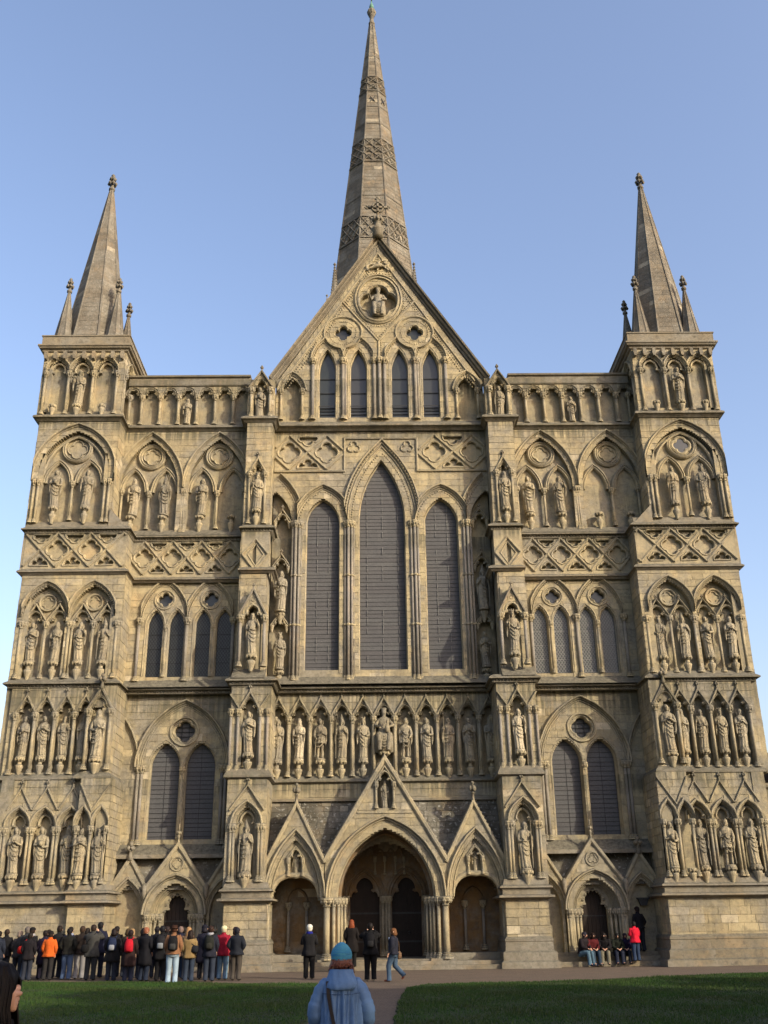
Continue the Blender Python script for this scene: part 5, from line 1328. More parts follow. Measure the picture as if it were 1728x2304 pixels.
for s, k in ((-1, 'mitre'), (1, 'staff')): statue(s*5.53, -.48, 3.52, 1.86, k, f'lowest niche of the {S_[s]} buttress beside the porch')
statue(0, .1, 5.96, 1.12, 'veil', 'in the porch\'s central gable', label='small veiled stone figure with hands lowered')
for s, k in ((-1, 'crown'), (1, 'pray')): statue(s*3.59, .3, 3.45, .88, k, f'over the {S_[s]} side arch of the porch', label='small worn stone figure')
for s, k in ((-1, 'veil'), (1, 'pray')): statue(s*9.4, 1.2, 24.14, 1.42, k, f'crouching in the parapet arcade of the {S_[s]} bay', rnd.uniform(-.5, .5), label='worn stone figure')
# seated figures: the one in the vesica and the mother and child of the arcade
def seated(x, y, z, sc, where, child=False):
    r = random.Random(4); m = MB(); loft(m, [((0, -.05, .0), .3, .26, 0), ((0, -.1, .25), .27, .25, 0), ((0, -.12, .5), .28, .27, 0), ((0, -.08, .62), .3, .26, 0), ((0, .0, .7), .24, .18, 0), ((0, .02, .9), .19, .14, 0), ((0, .02, 1.1), .24, .15, 0), ((0, .02, 1.22), .22, .13, 0), ((0, .02, 1.3), .07, .07, 0), ((0, .0, 1.36), .08, .09, 0), ((0, .0, 1.45), .10, .11, 0), ((0, .0, 1.55), .09, .1, 0), ((0, .0, 1.6), .03, .03, 0)], 30, lambda t, u: .12*max(0, 1-u*1.6)*math.sin(9*t+3*u)+.04*math.sin(7*t+11*u)*(u < .7))
    for q in (-1, 1):
        m.tube([(q*.15, -.05, .62), (q*.2, -.32, .58), (q*.17, -.33, .3), (q*.16, -.3, .02)], [.12, .11, .09, .07], 8)
        ha = (q*.42, -.2, 1.2) if not child and q < 0 else (q*.14, -.3, .85)
        m.tube([(q*.2, 0, 1.18), (q*.33, -.08, .95), ha], [.08, .07, .04], 8)
    for k in range(5): m.tube([(-.2, -.3, .6-k*.1), (0, -.38, .5-k*.1), (.2, -.3, .6-k*.1)], [.02, .03, .02], 5)
    if child: loft(m, [((.12, -.3, .65), .1, .09, 0), ((.12, -.3, .85), .09, .08, 0), ((.12, -.3, .98), .03, .03, 0), ((.12, -.31, 1.05), .06, .06, 0), ((.12, -.31, 1.12), .03, .03, 0)], 10)
    m.lathe(0, .02, [(.11, 1.5), (.13, 1.6), (.1, 1.62)], 9); m.box(-.34, .34, -.1, .16, -.05, .55)
    o = link('statue', m.mesh('statue', M['statue'], True), None, (x, y, z), (sc, sc, sc)); return tag(o, where, 'statue')
seated(-.02, 1.3, 30.2, 1.12, 'seated crowned stone figure inside the pointed oval near the gable top')
seated(ac[5], by+.3, 8.46, 1.15, 'seated stone mother with a child in the middle of the row of eleven', True)
pedestal(ac[5], by+.2, 8.44, .22, .5)

# ================================================================== GROUND
g = MB(); n = 0
def sheet(name, pts, z, mat):
    m = MB(); m.add([(x, y, z) for x, y in pts], [tuple(range(len(pts)))]); o = m.obj(name, M[mat]); o['kind'] = 'structure'; return o
def ground_mat(name, c1, c2, c3, s1, s2, bm=.6, dist=.02):
    m, n, b = new_mat(name); g = nd(n, 'ShaderNodeNewGeometry'); pos = g.outputs['Position']
    c = mix(n, ramp(n, noise(n, pos, s1, 6, .65), .3, .7), c1, c2); c = mix(n, ramp(n, noise(n, pos, s2, 4, .7), .45, .7), c, c3)
    lk(n, c, b.inputs['Base Color']); b.inputs['Roughness'].default_value = .95; bump(n, b, noise(n, pos, s2*1.5, 4, .7), bm, dist); return m
M['gravel'] = ground_mat('trodden_gravel', (.098, .070, .050), (.060, .045, .034), (.14, .11, .085), 1.3, 16, .9)
M['earth'] = ground_mat('lawn_soil', (.012, .024, .006), (.018, .03, .008), (.014, .015, .008), .4, 8)
M['far'] = ground_mat('meadow', (.03, .05, .015), (.045, .06, .02), (.03, .035, .015), .05, 2)
sheet('ground', [(-900, -900), (900, -900), (900, 900), (-900, 900)], -.02, 'far')
sheet('gravel_path', [(-40, -8.9), (-1.9, -9.0), (-1.35, -9.6), (-1.2, -12), (-1.75, -22), (-3.0, -42), (-3.3, -60), (1.8, -60), (.5, -42), (-.15, -22), (.15, -16), (.4, -11.4), (.9, -10.1), (3, -9.6), (12, -8.2), (40, -5), (40, 3), (-40, 3)][::1], -.008, 'gravel')
LAWN_L = [(-40, -6.0), (-12, -6.0), (-7.3, -7.1), (-4.2, -8.6), (-2.3, -9.15), (-1.55, -9.9), (-1.45, -12), (-1.85, -22), (-3.1, -42), (-3.4, -60), (-40, -60)]
LAWN_R = [(1.0, -10.1), (3.2, -9.9), (6.1, -9.1), (12, -6.3), (20, -3.5), (40, 0), (40, -60), (1.8, -60), (.5, -42), (-.15, -22), (.12, -16), (.42, -11.6)]
def ragged(P, seed):
    r = random.Random(seed); out = []
    for i in range(len(P)):
        (x0, y0), (x1, y1) = P[i], P[(i+1) % len(P)]; L = math.hypot(x1-x0, y1-y0); k = max(1, int(L/.35)) if L < 40 else 1
        for j in range(k):
            t = j/k; a = .05 if k > 1 else 0; out.append((x0+(x1-x0)*t+r.uniform(-a, a), y0+(y1-y0)*t+r.uniform(-a, a)*1.6))
    return out
LAWN_L, LAWN_R = ragged(LAWN_L, 1), ragged(LAWN_R, 2)
def raised(name, pts, z, mat):
    m = MB(); m.add([(x, y, z) for x, y in pts]+[(x, y, -.015) for x, y in pts], [tuple(range(len(pts)))]+[(i, (i+1) % len(pts), len(pts)+(i+1) % len(pts), len(pts)+i) for i in range(len(pts))])
    o = m.obj(name, M[mat]); o['kind'] = 'structure'; return o
raised('lawn', LAWN_L, .02, 'earth'); raised('lawn', LAWN_R, .02, 'earth')
# blades
def inpoly(x, y, P):
    ins = np.zeros(len(x), bool); n = len(P)
    for i in range(n):
        x1, y1 = P[i]; x2, y2 = P[(i+1) % n]
        c = ((y1 > y) != (y2 > y)) & (x < (x2-x1)*(y-y1)/((y2-y1) or 1e-9)+x1); ins ^= c
    return ins
def grass(P, N, seed):
    rg = np.random.default_rng(seed); y = -4.0-26*rg.random(N)**1.25; x = (rg.random(N)-.5)*32
    half = (y+42)*.42+1; ok = (np.abs(x) < half) & inpoly(x, y, P); x, y = x[ok], y[ok]; N = len(x)
    a = rg.random(N)*6.283; h = (.025+.035*rg.random(N))*(1+.5*np.sin(x*1.7)*np.sin(y*1.3)); w = .006+.005*rg.random(N); lean = (rg.random((N, 2))-.5)*.05
    v = np.zeros((N, 3, 3)); v[:, 0] = np.stack([x-w*np.cos(a), y-w*np.sin(a), np.full(N, .018)], 1); v[:, 1] = np.stack([x+w*np.cos(a), y+w*np.sin(a), np.full(N, .018)], 1); v[:, 2] = np.stack([x+lean[:, 0], y+lean[:, 1], .02+h], 1)
    me = bpy.data.meshes.new('grass'); me.vertices.add(N*3); me.vertices.foreach_set('co', v.ravel()); me.loops.add(N*3); me.loops.foreach_set('vertex_index', np.arange(N*3)); me.polygons.add(N); me.polygons.foreach_set('loop_start', np.arange(N)*3); me.polygons.foreach_set('loop_total', np.full(N, 3))
    at = me.attributes.new('tint', 'FLOAT', 'FACE'); at.data.foreach_set('value', rg.random(N).astype(np.float32)); me.update(); me.materials.append(M['blade']); o = link('grass', me); tag(o, 'short dark green lawn grass on both sides of the gravel path', 'grass', kind='stuff')
m, n, b = new_mat('grass_blade'); M['blade'] = m; at = nd(n, 'ShaderNodeAttribute', attribute_name='tint'); g_ = nd(n, 'ShaderNodeNewGeometry'); pn = noise(n, g_.outputs['Position'], .6, 4)
cc_ = mix(n, at.outputs['Fac'], (.012, .042, .005), (.024, .062, .008)); cc_ = mix(n, ramp(n, pn, .35, .7), cc_, mix(n, at.outputs['Fac'], (.016, .027, .005), (.034, .045, .010))); lk(n, cc_, b.inputs['Base Color'])
grass(LAWN_L, 420000, 1); grass(LAWN_R, 420000, 2)

# ================================================================== PEOPLE
CM = {}
def cloth(c, rough=.9, weave=.25):
    c = tuple(x*.68 for x in c); key = tuple(round(x, 4) for x in c)+(rough,)
    if key not in CM:
        m, n, b = new_mat('cloth'); tc = nd(n, 'ShaderNodeTexCoord'); v = tc.outputs['Object']
        f = noise(n, v, 7, 5, .65); f2 = noise(n, v, 120, 2)
        k = mix(n, ramp(n, f, .3, .72), c, tuple(x*.6 for x in c)); k = mix(n, ramp(n, f2, .3, .7, 0, weave), k, tuple(min(1, x*1.4) for x in c))
        lk(n, k, b.inputs['Base Color']); b.inputs['Roughness'].default_value = rough; b.inputs['Specular IOR Level'].default_value = .12
        bump(n, b, f2, .3, .004); CM[key] = m
    return CM[key]
M['skin'] = plain('skin', (.50, .30, .21), .55, (.42, .23, .16), 9, .35)
M['eye'] = plain('eye', (.03, .02, .015), .2)
def skin_mesh(name, verts, edges, rad, mat, parent, sub=1, root=0):
    me = bpy.data.meshes.new(name); me.from_pydata(verts, edges, []); o = link(name, me, parent)
    md = o.modifiers.new('Skin', 'SKIN'); md.use_smooth_shade = True; md.branch_smoothing = .6
    sk = me.skin_vertices[0].data
    for i, r in enumerate(rad): sk[i].radius = r if isinstance(r, tuple) else (r, r); sk[i].use_root = (i == root)
    sb = o.modifiers.new('Subdivision', 'SUBSURF'); sb.levels = sb.render_levels = sub
    me.materials.append(mat); return o
V = Vector
def lerp(a, b, t): return tuple(a[i]*(1-t)+b[i]*t for i in range(3))
def person(x, y, rz, h, label, z=0., pose=None, coat=(.02, .02, .022), coatlen=.17, legs=(.03, .035, .05), hair=(.03, .02, .015), hairlen='short',
           hat=None, pack=None, bag=None, shoes=(.02, .018, .015), scarf=None, bulk=1., skirt=0., detail=False, group=None, lean=0., headyaw=0., headup=.0, under=None):
    """stands at (x, y) and faces local +y before rz is applied"""
    bulk *= 1.17; r = random.Random(int(x*977+y*331)); t = empty('person', (x, y, z), rz, label, 'person', group); k = h/1.70; t.scale = (k, k, k)
    J = dict(pelvis=(0, 0, .92), chest=(lean*.5, .0, 1.28), neck=(lean, -.01, 1.46), head=(lean+.0, .01, 1.585),
             lhip=(-.09, 0, .88), lknee=(-.105, .02, .49), lank=(-.11, -.02, .09), ltoe=(-.13, .13, .035),
             rhip=(.09, 0, .88), rknee=(.105, .02, .49), rank=(.11, -.02, .09), rtoe=(.13, .13, .035),
             lsh=(-.165+lean*.8, 0, 1.37), lel=(-.245, -.03, 1.13), lha=(-.20, .10, .92), rsh=(.165+lean*.8, 0, 1.37), rel=(.245, -.03, 1.13), rha=(.20, .10, .92))
    for kk, vv in (pose or {}).items(): J[kk] = vv
    # body: one continuous skinned mesh with separate fingers
    vs = [J['pelvis'], lerp(J['pelvis'], J['chest'], .5), J['chest'], J['neck'], lerp(J['neck'], J['head'], .45), J['head'], (J['head'][0], J['head'][1], J['head'][2]+.07)]
    rad = [(.13, .10), (.115, .09), (.14, .10), .052, .058, (.078, .092), (.062, .078)]; ed = [(0, 1), (1, 2), (2, 3), (3, 4), (4, 5), (5, 6)]
    for s_, a in (('l', -1), ('r', 1)):
        i = len(vs); vs += [J[s_+'hip'], J[s_+'knee'], J[s_+'ank'], J[s_+'toe']]; rad += [.085, .058, .04, .035]; ed += [(0, i), (i, i+1), (i+1, i+2), (i+2, i+3)]
        i = len(vs); hd = V(J[s_+'ha']); d = (hd-V(J[s_+'el'])).normalized(); palm = hd+d*.06
        vs += [J[s_+'sh'], J[s_+'el'], tuple(hd), tuple(palm)]; rad += [.058, .042, .026, (.036, .02)]; ed += [(2, i), (i, i+1), (i+1, i+2), (i+2, i+3)]
        side = d.cross(V((0, 0, 1)));
        if side.length < .2: side = V((0, 1, 0))
        side.normalize(); up = side.cross(d)
        for f_ in range(4):
            o_ = side*(-.03+.02*f_); L = (.062, .07, .066, .052)[f_]; j = len(vs)
            vs += [tuple(palm+o_+d*.03), tuple(palm+o_+d*(.03+L*.6)-up*.008), tuple(palm+o_+d*(.03+L)-up*.028)]; rad += [.010, .009, .007]; ed += [(i+3, j), (j, j+1), (j+1, j+2)]
        j = len(vs); vs += [tuple(hd+d*.03-side*.035), tuple(hd+d*.065-side*.055-up*.01)]; rad += [.012, .009]; ed += [(i+2, j), (j, j+1)]
    i = len(vs); cy, sy = math.cos(headyaw), math.sin(headyaw); hx, hy, hz = J['head']; fw = V((-sy, cy, headup)).normalized()
    vs.append(tuple(V(J['head'])+fw*.105+V((0, 0, -.005)))); rad.append(.016); ed.append((5, i))
    body = skin_mesh('body', vs, ed, rad, M['skin'], t, 1 if not detail else 2)
    rt = V((fw.y, -fw.x, 0)).normalized()
    for sg in (-1, 1):
        e = MB(); p = V(J['head'])+fw*.082+rt*sg*.032+V((0, 0, .02)); e.lathe(p.x, p.y, [(.0, p.z-.012), (.012, p.z), (.0, p.z+.012)], 6); e.obj('eye', M['eye'], body)
        e = MB(); p = V(J['head'])+rt*sg*.083-fw*.005; e.lathe(p.x, p.y, [(.0, p.z-.03), (.018, p.z-.01), (.02, p.z+.015), (.0, p.z+.03)], 7); e.obj('ear', M['skin'], body, True)
    # trousers
    m = MB(); lc = J['pelvis']
    loft(m, [((lc[0], lc[1], lc[2]-.14), .155*bulk, .115*bulk, 0), ((lc[0], lc[1], lc[2]-.05), .165*bulk, .12*bulk, 0), ((lc[0], lc[1], lc[2]+.08), .15*bulk, .11*bulk, 0)], 14)
    for s_ in 'lr':
        P = [J[s_+'hip'], lerp(J[s_+'hip'], J[s_+'knee'], .5), J[s_+'knee'], lerp(J[s_+'knee'], J[s_+'ank'], .5), lerp(J[s_+'knee'], J[s_+'ank'], 1.12)]
        P = [tuple(np.array(p)+np.array([r.uniform(-.004, .004)]*3)) for p in P]
        m.tube(P, [.098*bulk, .092*bulk, .078*bulk, .080, .082], 12)
    m.obj('trousers', cloth(legs), t, True)
    for s_ in 'lr':
        a, b_ = V(J[s_+'ank']), V(J[s_+'toe']); m = MB(); m.tube([tuple(a+V((0, -.03, -.03))), tuple(a+V((0, 0, -.035))), tuple(a.lerp(b_, .6)+V((0, 0, -.01))), tuple(b_+V((0, .03, 0)))], [.035, .048, .042, .025], 8); m.obj('shoe', cloth(shoes, .6), t, True)
    # coat: torso with skirt and sleeves
    m = MB(); pe, chs, nk = V(J['pelvis']), V(J['chest']), V(J['neck']); ph = r.uniform(0, 6)
    ax = (chs-pe).normalized(); hemz = coatlen; R_ = []
    flare = 1.05+.25*coatlen
    R_.append((tuple(pe+V((0, 0, -hemz))), .19*flare*bulk, .15*flare*bulk)); R_.append((tuple(pe+V((0, 0, -hemz*.5))), .188*flare*bulk, .148*flare*bulk))
    R_ += [(tuple(pe), .182*bulk, .14*bulk), (tuple(pe.lerp(chs, .35)), .165*bulk, .13*bulk), (tuple(pe.lerp(chs, .7)), .18*bulk, .135*bulk), (tuple(chs), .205*bulk, .14*bulk), (tuple(chs.lerp(nk, .45)), .205*bulk, .13*bulk), (tuple(chs.lerp(nk, .75)), .15*bulk, .105), (tuple(nk), .075, .075), (tuple(nk+V((0, .0, .045))), .078, .08), (tuple(nk+V((0, 0, .05))), .06, .06)]
    RR = []
    for j in range(len(R_)-1):
        for q in range(2): f = q/2; RR.append((lerp(R_[j][0], R_[j+1][0], f), R_[j][1]*(1-f)+R_[j+1][1]*f, R_[j][2]*(1-f)+R_[j+1][2]*f, 0))
    RR.append((*R_[-1], 0))
    loft(m, RR, 28, lambda a, u: (.075*math.sin(5*a+ph+3*u)+.035*math.sin(11*a+9*u+ph))*(1-u*.8)+.022*math.sin(34*u+3*a+ph))
    for s_ in 'lr':
        sh, el, ha = V(J[s_+'sh']), V(J[s_+'el']), V(J[s_+'ha']); inner = sh.lerp(chs, .35)
        pts = [tuple(inner), tuple(sh), tuple(sh.lerp(el, .35)), tuple(sh.lerp(el, .7)), tuple(el), tuple(el.lerp(ha, .4)), tuple(el.lerp(ha, .8)), tuple(el.lerp(ha, .93))]
        m.tube(pts, [.06, .074*bulk, .072*bulk, .068*bulk, .064*bulk, .058*bulk, .05, .047], 12)
    m.obj('coat', cloth(coat), t, True)
    if under: m = MB(); m.box(-.07, .07, .13, .16, .95, 1.42); m.obj('shirt', cloth(under), t)
    # hair
    H = V(J['head'])
    if hair is not None:
        m = MB(); bk = -fw; bk.z = 0
        prof = [(.135, .02, .02), (.125, .05, .055), (.10, .078, .088), (.06, .094, .103), (.01, .098, .106)]
        if hairlen == 'short': prof += [(-.03, .088, .09), (-.065, .07, .07), (-.075, .05, .05)]
        elif hairlen == 'bob': prof += [(-.04, .105, .11), (-.09, .11, .10), (-.12, .08, .07)]
        else: prof += [(-.05, .108, .11), (-.12, .12, .10), (-.2, .13, .085), (-.26, .10, .05)]
        loft(m, [((H.x+bk.x*(.022 if z > -.04 else .045), H.y+bk.y*(.022 if z > -.04 else .045), H.z+z), a, b_, headyaw) for z, a, b_ in prof], 20, lambda a, u: .05*math.sin(9*a+5*u+ph)+.02*math.sin(17*a))
        hairo = m.obj('hair', cloth(hair, .6), t, True)
    if hat:
        m = MB(); kind, hc = hat
        if kind == 'beanie': pr = [(.03, .102, .112), (.05, .108, .116), (.09, .10, .11), (.13, .078, .085), (.15, .04, .045), (.155, .01, .01)]
        elif kind == 'brim': pr = [(.05, .16, .17), (.055, .16, .17), (.06, .1, .11), (.12, .095, .105), (.145, .06, .07), (.15, .01, .01)]
        else: pr = [(.03, .103, .115), (.07, .105, .116), (.115, .085, .095), (.14, .04, .045), (.143, .01, .01)]
        loft(m, [((H.x-fw.x*.012, H.y-fw.y*.012, H.z+z), a, b_, headyaw) for z, a, b_ in pr], 18)
        if kind == 'cap': p = H+fw*.14+V((0, 0, .04)); m.tube([tuple(H+fw*.08+V((0, 0, .05))), tuple(p)], [.075, .04], 8)
        m.obj('hat', cloth(hc), t, True)
    if hat is None and hairlen == 'hood': pass
    if scarf: m = MB(); loft(m, [((J['neck'][0], 0, 1.40), .10, .10, 0), ((J['neck'][0], 0, 1.44), .12, .12, 0), ((J['neck'][0], 0, 1.49), .105, .11, 0), ((J['neck'][0], 0, 1.51), .07, .07, 0)], 14, lambda a, u: .08*math.sin(5*a+8*u)); m.obj('scarf', cloth(scarf), t, True)
    if pack:
        pc, pc2 = pack; m = MB(); cx_, cz_ = J['chest'][0], 1.2
        loft(m, [((cx_, -.2, .97), .08, .04, 0), ((cx_, -.23, 1.0), .14, .085, 0), ((cx_, -.235, 1.1), .15, .10, 0), ((cx_, -.23, 1.25), .145, .095, 0), ((cx_, -.21, 1.36), .12, .08, 0), ((cx_, -.19, 1.41), .07, .04, 0)], 16, lambda a, u: .05*math.cos(4*a))
        bpk = m.obj('backpack', cloth(pc), t, True); m = MB(); loft(m, [((cx_, -.30, 1.0), .09, .04, 0), ((cx_, -.315, 1.05), .10, .05, 0), ((cx_, -.31, 1.16), .095, .045, 0), ((cx_, -.29, 1.2), .06, .02, 0)], 12); m.obj('pocket', cloth(pc2), bpk, True)
        for sg in (-1, 1): m = MB(); m.tube([(cx_+sg*.1, -.15, 1.4), (cx_+sg*.11, -.02, 1.46), (cx_+sg*.13, .14, 1.3), (cx_+sg*.16, .05, 1.1), (cx_+sg*.12, -.14, 1.02)], .018, 6); m.obj('strap', cloth(pc), bpk)
    if bag:
        bc_, sd, bz = bag; m = MB(); bx = sd*.20; 
        loft(m, [((bx, -.13, bz-.15), .09, .05, 0), ((bx, -.15, bz-.1), .13, .075, 0), ((bx, -.15, bz+.04), .12, .07, 0), ((bx, -.14, bz+.1), .08, .03, 0)], 14, lambda a, u: .06*math.cos(4*a))
        bo = m.obj('bag', cloth(bc_), t, True); m = MB(); m.tube([(bx, -.15, bz+.08), (bx*.4, -.165, 1.25), (-sd*.10, -.10, 1.44), (-sd*.1, .1, 1.40), (bx*.5, .15, 1.15), (bx+.02*sd, .02, bz+.08)], .012, 6); m.obj('strap', cloth(bc_), bo)
    return t
UP = dict(lel=(-.30, .10, 1.30), lha=(-.10, .26, 1.50), rel=(.30, .10, 1.30), rha=(.10, .26, 1.50))
POCK = dict(lel=(-.29, -.06, 1.14), lha=(-.19, .02, .96), rel=(.29, -.06, 1.14), rha=(.19, .02, .96))
FOLD = dict(lel=(-.25, .02, 1.14), lha=(-.03, .2, 1.13), rel=(.25, .02, 1.14), rha=(.03, .2, 1.16))
GRP = 'visitors standing in a group before the left portal'
blk, nav, jean, ljean = (.014, .014, .016), (.014, .016, .035), (.035, .055, .10), (.20, .30, .42)
crowd = [ # x, y, h, rz, kwargs, label
 (-13.9, -4.3, 1.52, .1, dict(coat=(.06, .015, .02), hair=(.12, .04, .02), hairlen='bob'), 'person in a dark maroon coat at the far left of the crowd'),
 (-13.35, -4.5, 1.50, -.1, dict(coat=(.02, .025, .04), hair=(.01, .008, .007)), 'dark haired person in a slate coat beside the maroon coat'),
 (-13.05, -3.2, 1.50, .0, dict(coat=(.05, .045, .045), hair=(.30, .22, .17), hairlen='bob'), 'person with pale greyish hair and a dull coat at the left'),
 (-12.75, -3.4, 1.62, .15, dict(coat=(.04, .04, .045), hair=(.14, .12, .11)), 'grey haired man in charcoal behind the red shoulder bag'),
 (-12.45, -4.05, 1.60, -.15, dict(coat=blk, legs=jean, shoes=(.6, .6, .58), bag=((.45, .02, .015), -1, 1.0), hat=('cap', (.012, .012, .014)), lean=.09, scarf=(.35, .34, .36), coatlen=.36), 'person in a black coat, jeans and white shoes with a red shoulder bag'),
 (-11.95, -3.9, 1.50, .1, dict(coat=(.02, .015, .035), hair=(.015, .01, .01), legs=(.015, .012, .025), coatlen=.4), 'short person in a dark violet coat left of the orange jacket'),
 (-11.7, -3.1, 1.64, 0, dict(coat=blk, hair=(.02, .013, .01)), 'tall dark haired man in black behind the orange jacket'),
 (-11.55, -4.6, 1.47, .05, dict(coat=(.62, .12, .02), legs=(.03, .028, .028), hat=('beanie', (.015, .012, .012)), coatlen=.1, skirt=1), 'person in a bright orange jacket and dark cap'),
 (-11.25, -3.3, 1.60, .2, dict(coat=(.015, .017, .04), hair=(.02, .015, .012), scarf=(.28, .32, .45)), 'person in navy with a pale blue hood down behind the orange jacket'),
 (-10.98, -4.35, 1.56, -.1, dict(coat=(.016, .016, .014), legs=(.07, .11, .20), shoes=(.45, .47, .5), hair=(.012, .01, .01), pose=POCK, coatlen=.08), 'man in a black jacket and blue jeans with hands in pockets'),
 (-10.6, -4.15, 1.62, .1, dict(coat=(.022, .016, .014), legs=(.26, .25, .25), hair=(.05, .03, .02), coatlen=.12), 'man in a dark jacket and pale grey trousers'),
 (-10.2, -3.3, 1.74, 0, dict(coat=nav, legs=(.012, .015, .03), hair=(.01, .01, .012)), 'tallest man of the crowd, all in dark navy'),
 (-9.98, -5.05, 1.66, -.05, dict(coat=(.055, .055, .052), legs=(.025, .028, .033), hair=(.03, .02, .017), bag=((.012, .012, .013), -1, 1.0), pose=UP, coatlen=.2), 'man in a grey coat raising a camera, black bag slung behind'),
 (-9.55, -3.9, 1.50, .2, dict(coat=(.20, .125, .07), legs=jean, hair=(.05, .03, .02), coatlen=.34), 'person in a knee length tan coat beside the grey coat'),
 (-9.12, -5.7, 1.54, .05, dict(coat=blk, legs=(.02, .025, .04), hair=(.015, .01, .01), hairlen='bob', pack=((.02, .03, .07), (.30, .32, .36)), coatlen=.3, bulk=1.08), 'woman in black with a blue backpack edged in grey'),
 (-8.85, -4.2, 1.52, -.1, dict(coat=(.16, .10, .06), hair=(.34, .22, .11), hairlen='bob'), 'blond person in tan seen between two black coats'),
 (-8.7, -3.2, 1.50, .1, dict(coat=(.02, .018, .03), hair=(.012, .01, .01)), 'person in a plain black coat in the back row, mid crowd'),
 (-8.45, -6.2, 1.49, .05, dict(coat=(.025, .014, .014), legs=(.02, .025, .045), hair=(.02, .012, .012), pack=((.50, .015, .03), (.40, .01, .02)), coatlen=.42), 'person in a long dark coat with a bright red backpack'),
 (-8.05, -3.9, 1.58, -.1, dict(coat=(.02, .02, .03), hair=(.015, .012, .015)), 'dark haired man half hidden behind the ginger haired one'),
 (-7.98, -6.0, 1.56, -.35, dict(coat=(.012, .012, .016), legs=(.02, .028, .05), hair=(.30, .11, .06), coatlen=.42, headyaw=-.7), 'ginger haired man in a long black coat'),
 (-7.45, -6.0, 1.60, 0, dict(coat=(.012, .012, .014), legs=(.010, .010, .012), hair=(.012, .012, .016), pack=((.02, .02, .024), (.22, .24, .26)), bulk=1.08, coatlen=.26), 'man all in black with a black and silver backpack'),
 (-7.1, -4.6, 1.57, .15, dict(coat=nav, legs=(.04, .07, .13), hair=(.20, .14, .12)), 'grey haired man in navy behind the brown jacket'),
 (-6.75, -7.7, 1.60, .08, dict(coat=(.23, .115, .06), legs=(.34, .45, .55), shoes=(.22, .28, .42), hair=(.06, .025, .015), hat=('brim', (.045, .02, .013)), pack=((.012, .012, .014), (.05, .05, .05)), coatlen=.06), 'nearest of the crowd: brown jacket, pale jeans and black backpack'),
 (-6.72, -5.2, 1.55, -.1, dict(coat=(.20, .13, .08), hair=(.38, .22, .10), hairlen='long'), 'long haired blond woman partly behind the brown jacket'),
 (-6.40, -6.7, 1.46, .1, dict(coat=(.26, .18, .08), legs=(.035, .05, .08), hair=(.02, .012, .01), hairlen='long', bag=((.02, .022, .028), 1, 1.1), coatlen=.14), 'woman in a mustard tan jacket with a dark shoulder bag'),
 (-6.15, -5.4, 1.60, 0, dict(coat=(.016, .016, .03), legs=(.012, .014, .02), hair=(.015, .013, .02), hairlen='bob', hat=('beanie', (.014, .014, .024)), coatlen=.4), 'person in a long dark coat with the hood up'),
 (-5.74, -6.75, 1.58, 0, dict(coat=(.02, .022, .035), legs=(.032, .042, .065), hair=(.035, .018, .014), pack=((.02, .022, .018), (.03, .03, .025)), scarf=(.35, .35, .38)), 'man in a dark jacket and jeans with an olive backpack'),
 (-5.45, -5.75, 1.56, -.25, dict(coat=(.30, .015, .035), legs=(.13, .22, .32), hair=(.5, .45, .3), hat=('beanie', (.75, .70, .42)), coatlen=.16), 'woman in a crimson jacket and cream woolly hat'),
 (-5.12, -5.3, 1.52, .1, dict(coat=(.13, .085, .065), legs=(.14, .12, .11), hair=(.04, .02, .016), hairlen='bob', hat=('beanie', (.04, .025, .03)), coatlen=.32), 'person in a brown coat behind the rightmost man'),
 (-4.93, -6.35, 1.52, -.2, dict(coat=(.018, .021, .03), legs=(.075, .065, .055), hair=(.018, .018, .026), pose=POCK, bulk=1.08, coatlen=.1), 'rightmost man of the crowd, dark jacket and brown trousers'),
 (-12.1, -3.0, 1.52, .2, dict(coat=(.02, .018, .022), hair=(.03, .02, .015)), 'dark coated person in the back row behind the violet coat'),
 (-10.75, -2.9, 1.56, -.1, dict(coat=nav, hair=(.02, .015, .012), hairlen='bob'), 'navy coated woman in the back row left of the tallest man'),
 (-9.7, -2.9, 1.60, .1, dict(coat=blk, hair=(.015, .012, .012)), 'black coated man in the back row right of the tallest man'),
 (-9.25, -3.1, 1.52, 0, dict(coat=(.03, .025, .02), hair=(.06, .04, .02), hairlen='bob'), 'brown haired woman in the back row behind the tan coat'),
 (-8.3, -4.9, 1.54, .2, dict(coat=(.018, .014, .016), hair=(.02, .015, .015), hairlen='bob'), 'dark haired woman just behind the red backpack'),
 (-7.6, -4.4, 1.58, -.2, dict(coat=blk, hair=(.03, .02, .02)), 'man in black behind the black and silver backpack'),
 (-7.2, -3.4, 1.55, .1, dict(coat=(.02, .02, .03), hair=(.015, .012, .01)), 'dark person in the back row near the portal door'),
 (-5.95, -4.6, 1.58, -.1, dict(coat=blk, hair=(.01, .01, .01), hairlen='bob'), 'dark haired woman behind the hooded long coat'),
 (-14.1, -4.9, 1.50, .1, dict(coat=(.018, .018, .025), hair=(.02, .015, .012), hairlen='bob'), 'dark haired woman in navy in front, far left'),
 (-12.2, -4.75, 1.44, 0, dict(coat=(.015, .013, .016), hair=(.02, .015, .012)), 'short person in black standing left of the orange jacket'),
 (-13.6, -3.0, 1.55, 0, dict(coat=blk), 'person in black in the back row at the far left'),
 (-14.6, -3.9, 1.58, 0, dict(coat=(.03, .02, .025), hair=(.09, .04, .03)), 'auburn haired person cut by the left edge of the view'),
]
for x, y, h, rz, kw, lb in crowd: person(x-.04, y, rz, h*1.035, lb, group=GRP, headup=.15, **kw)
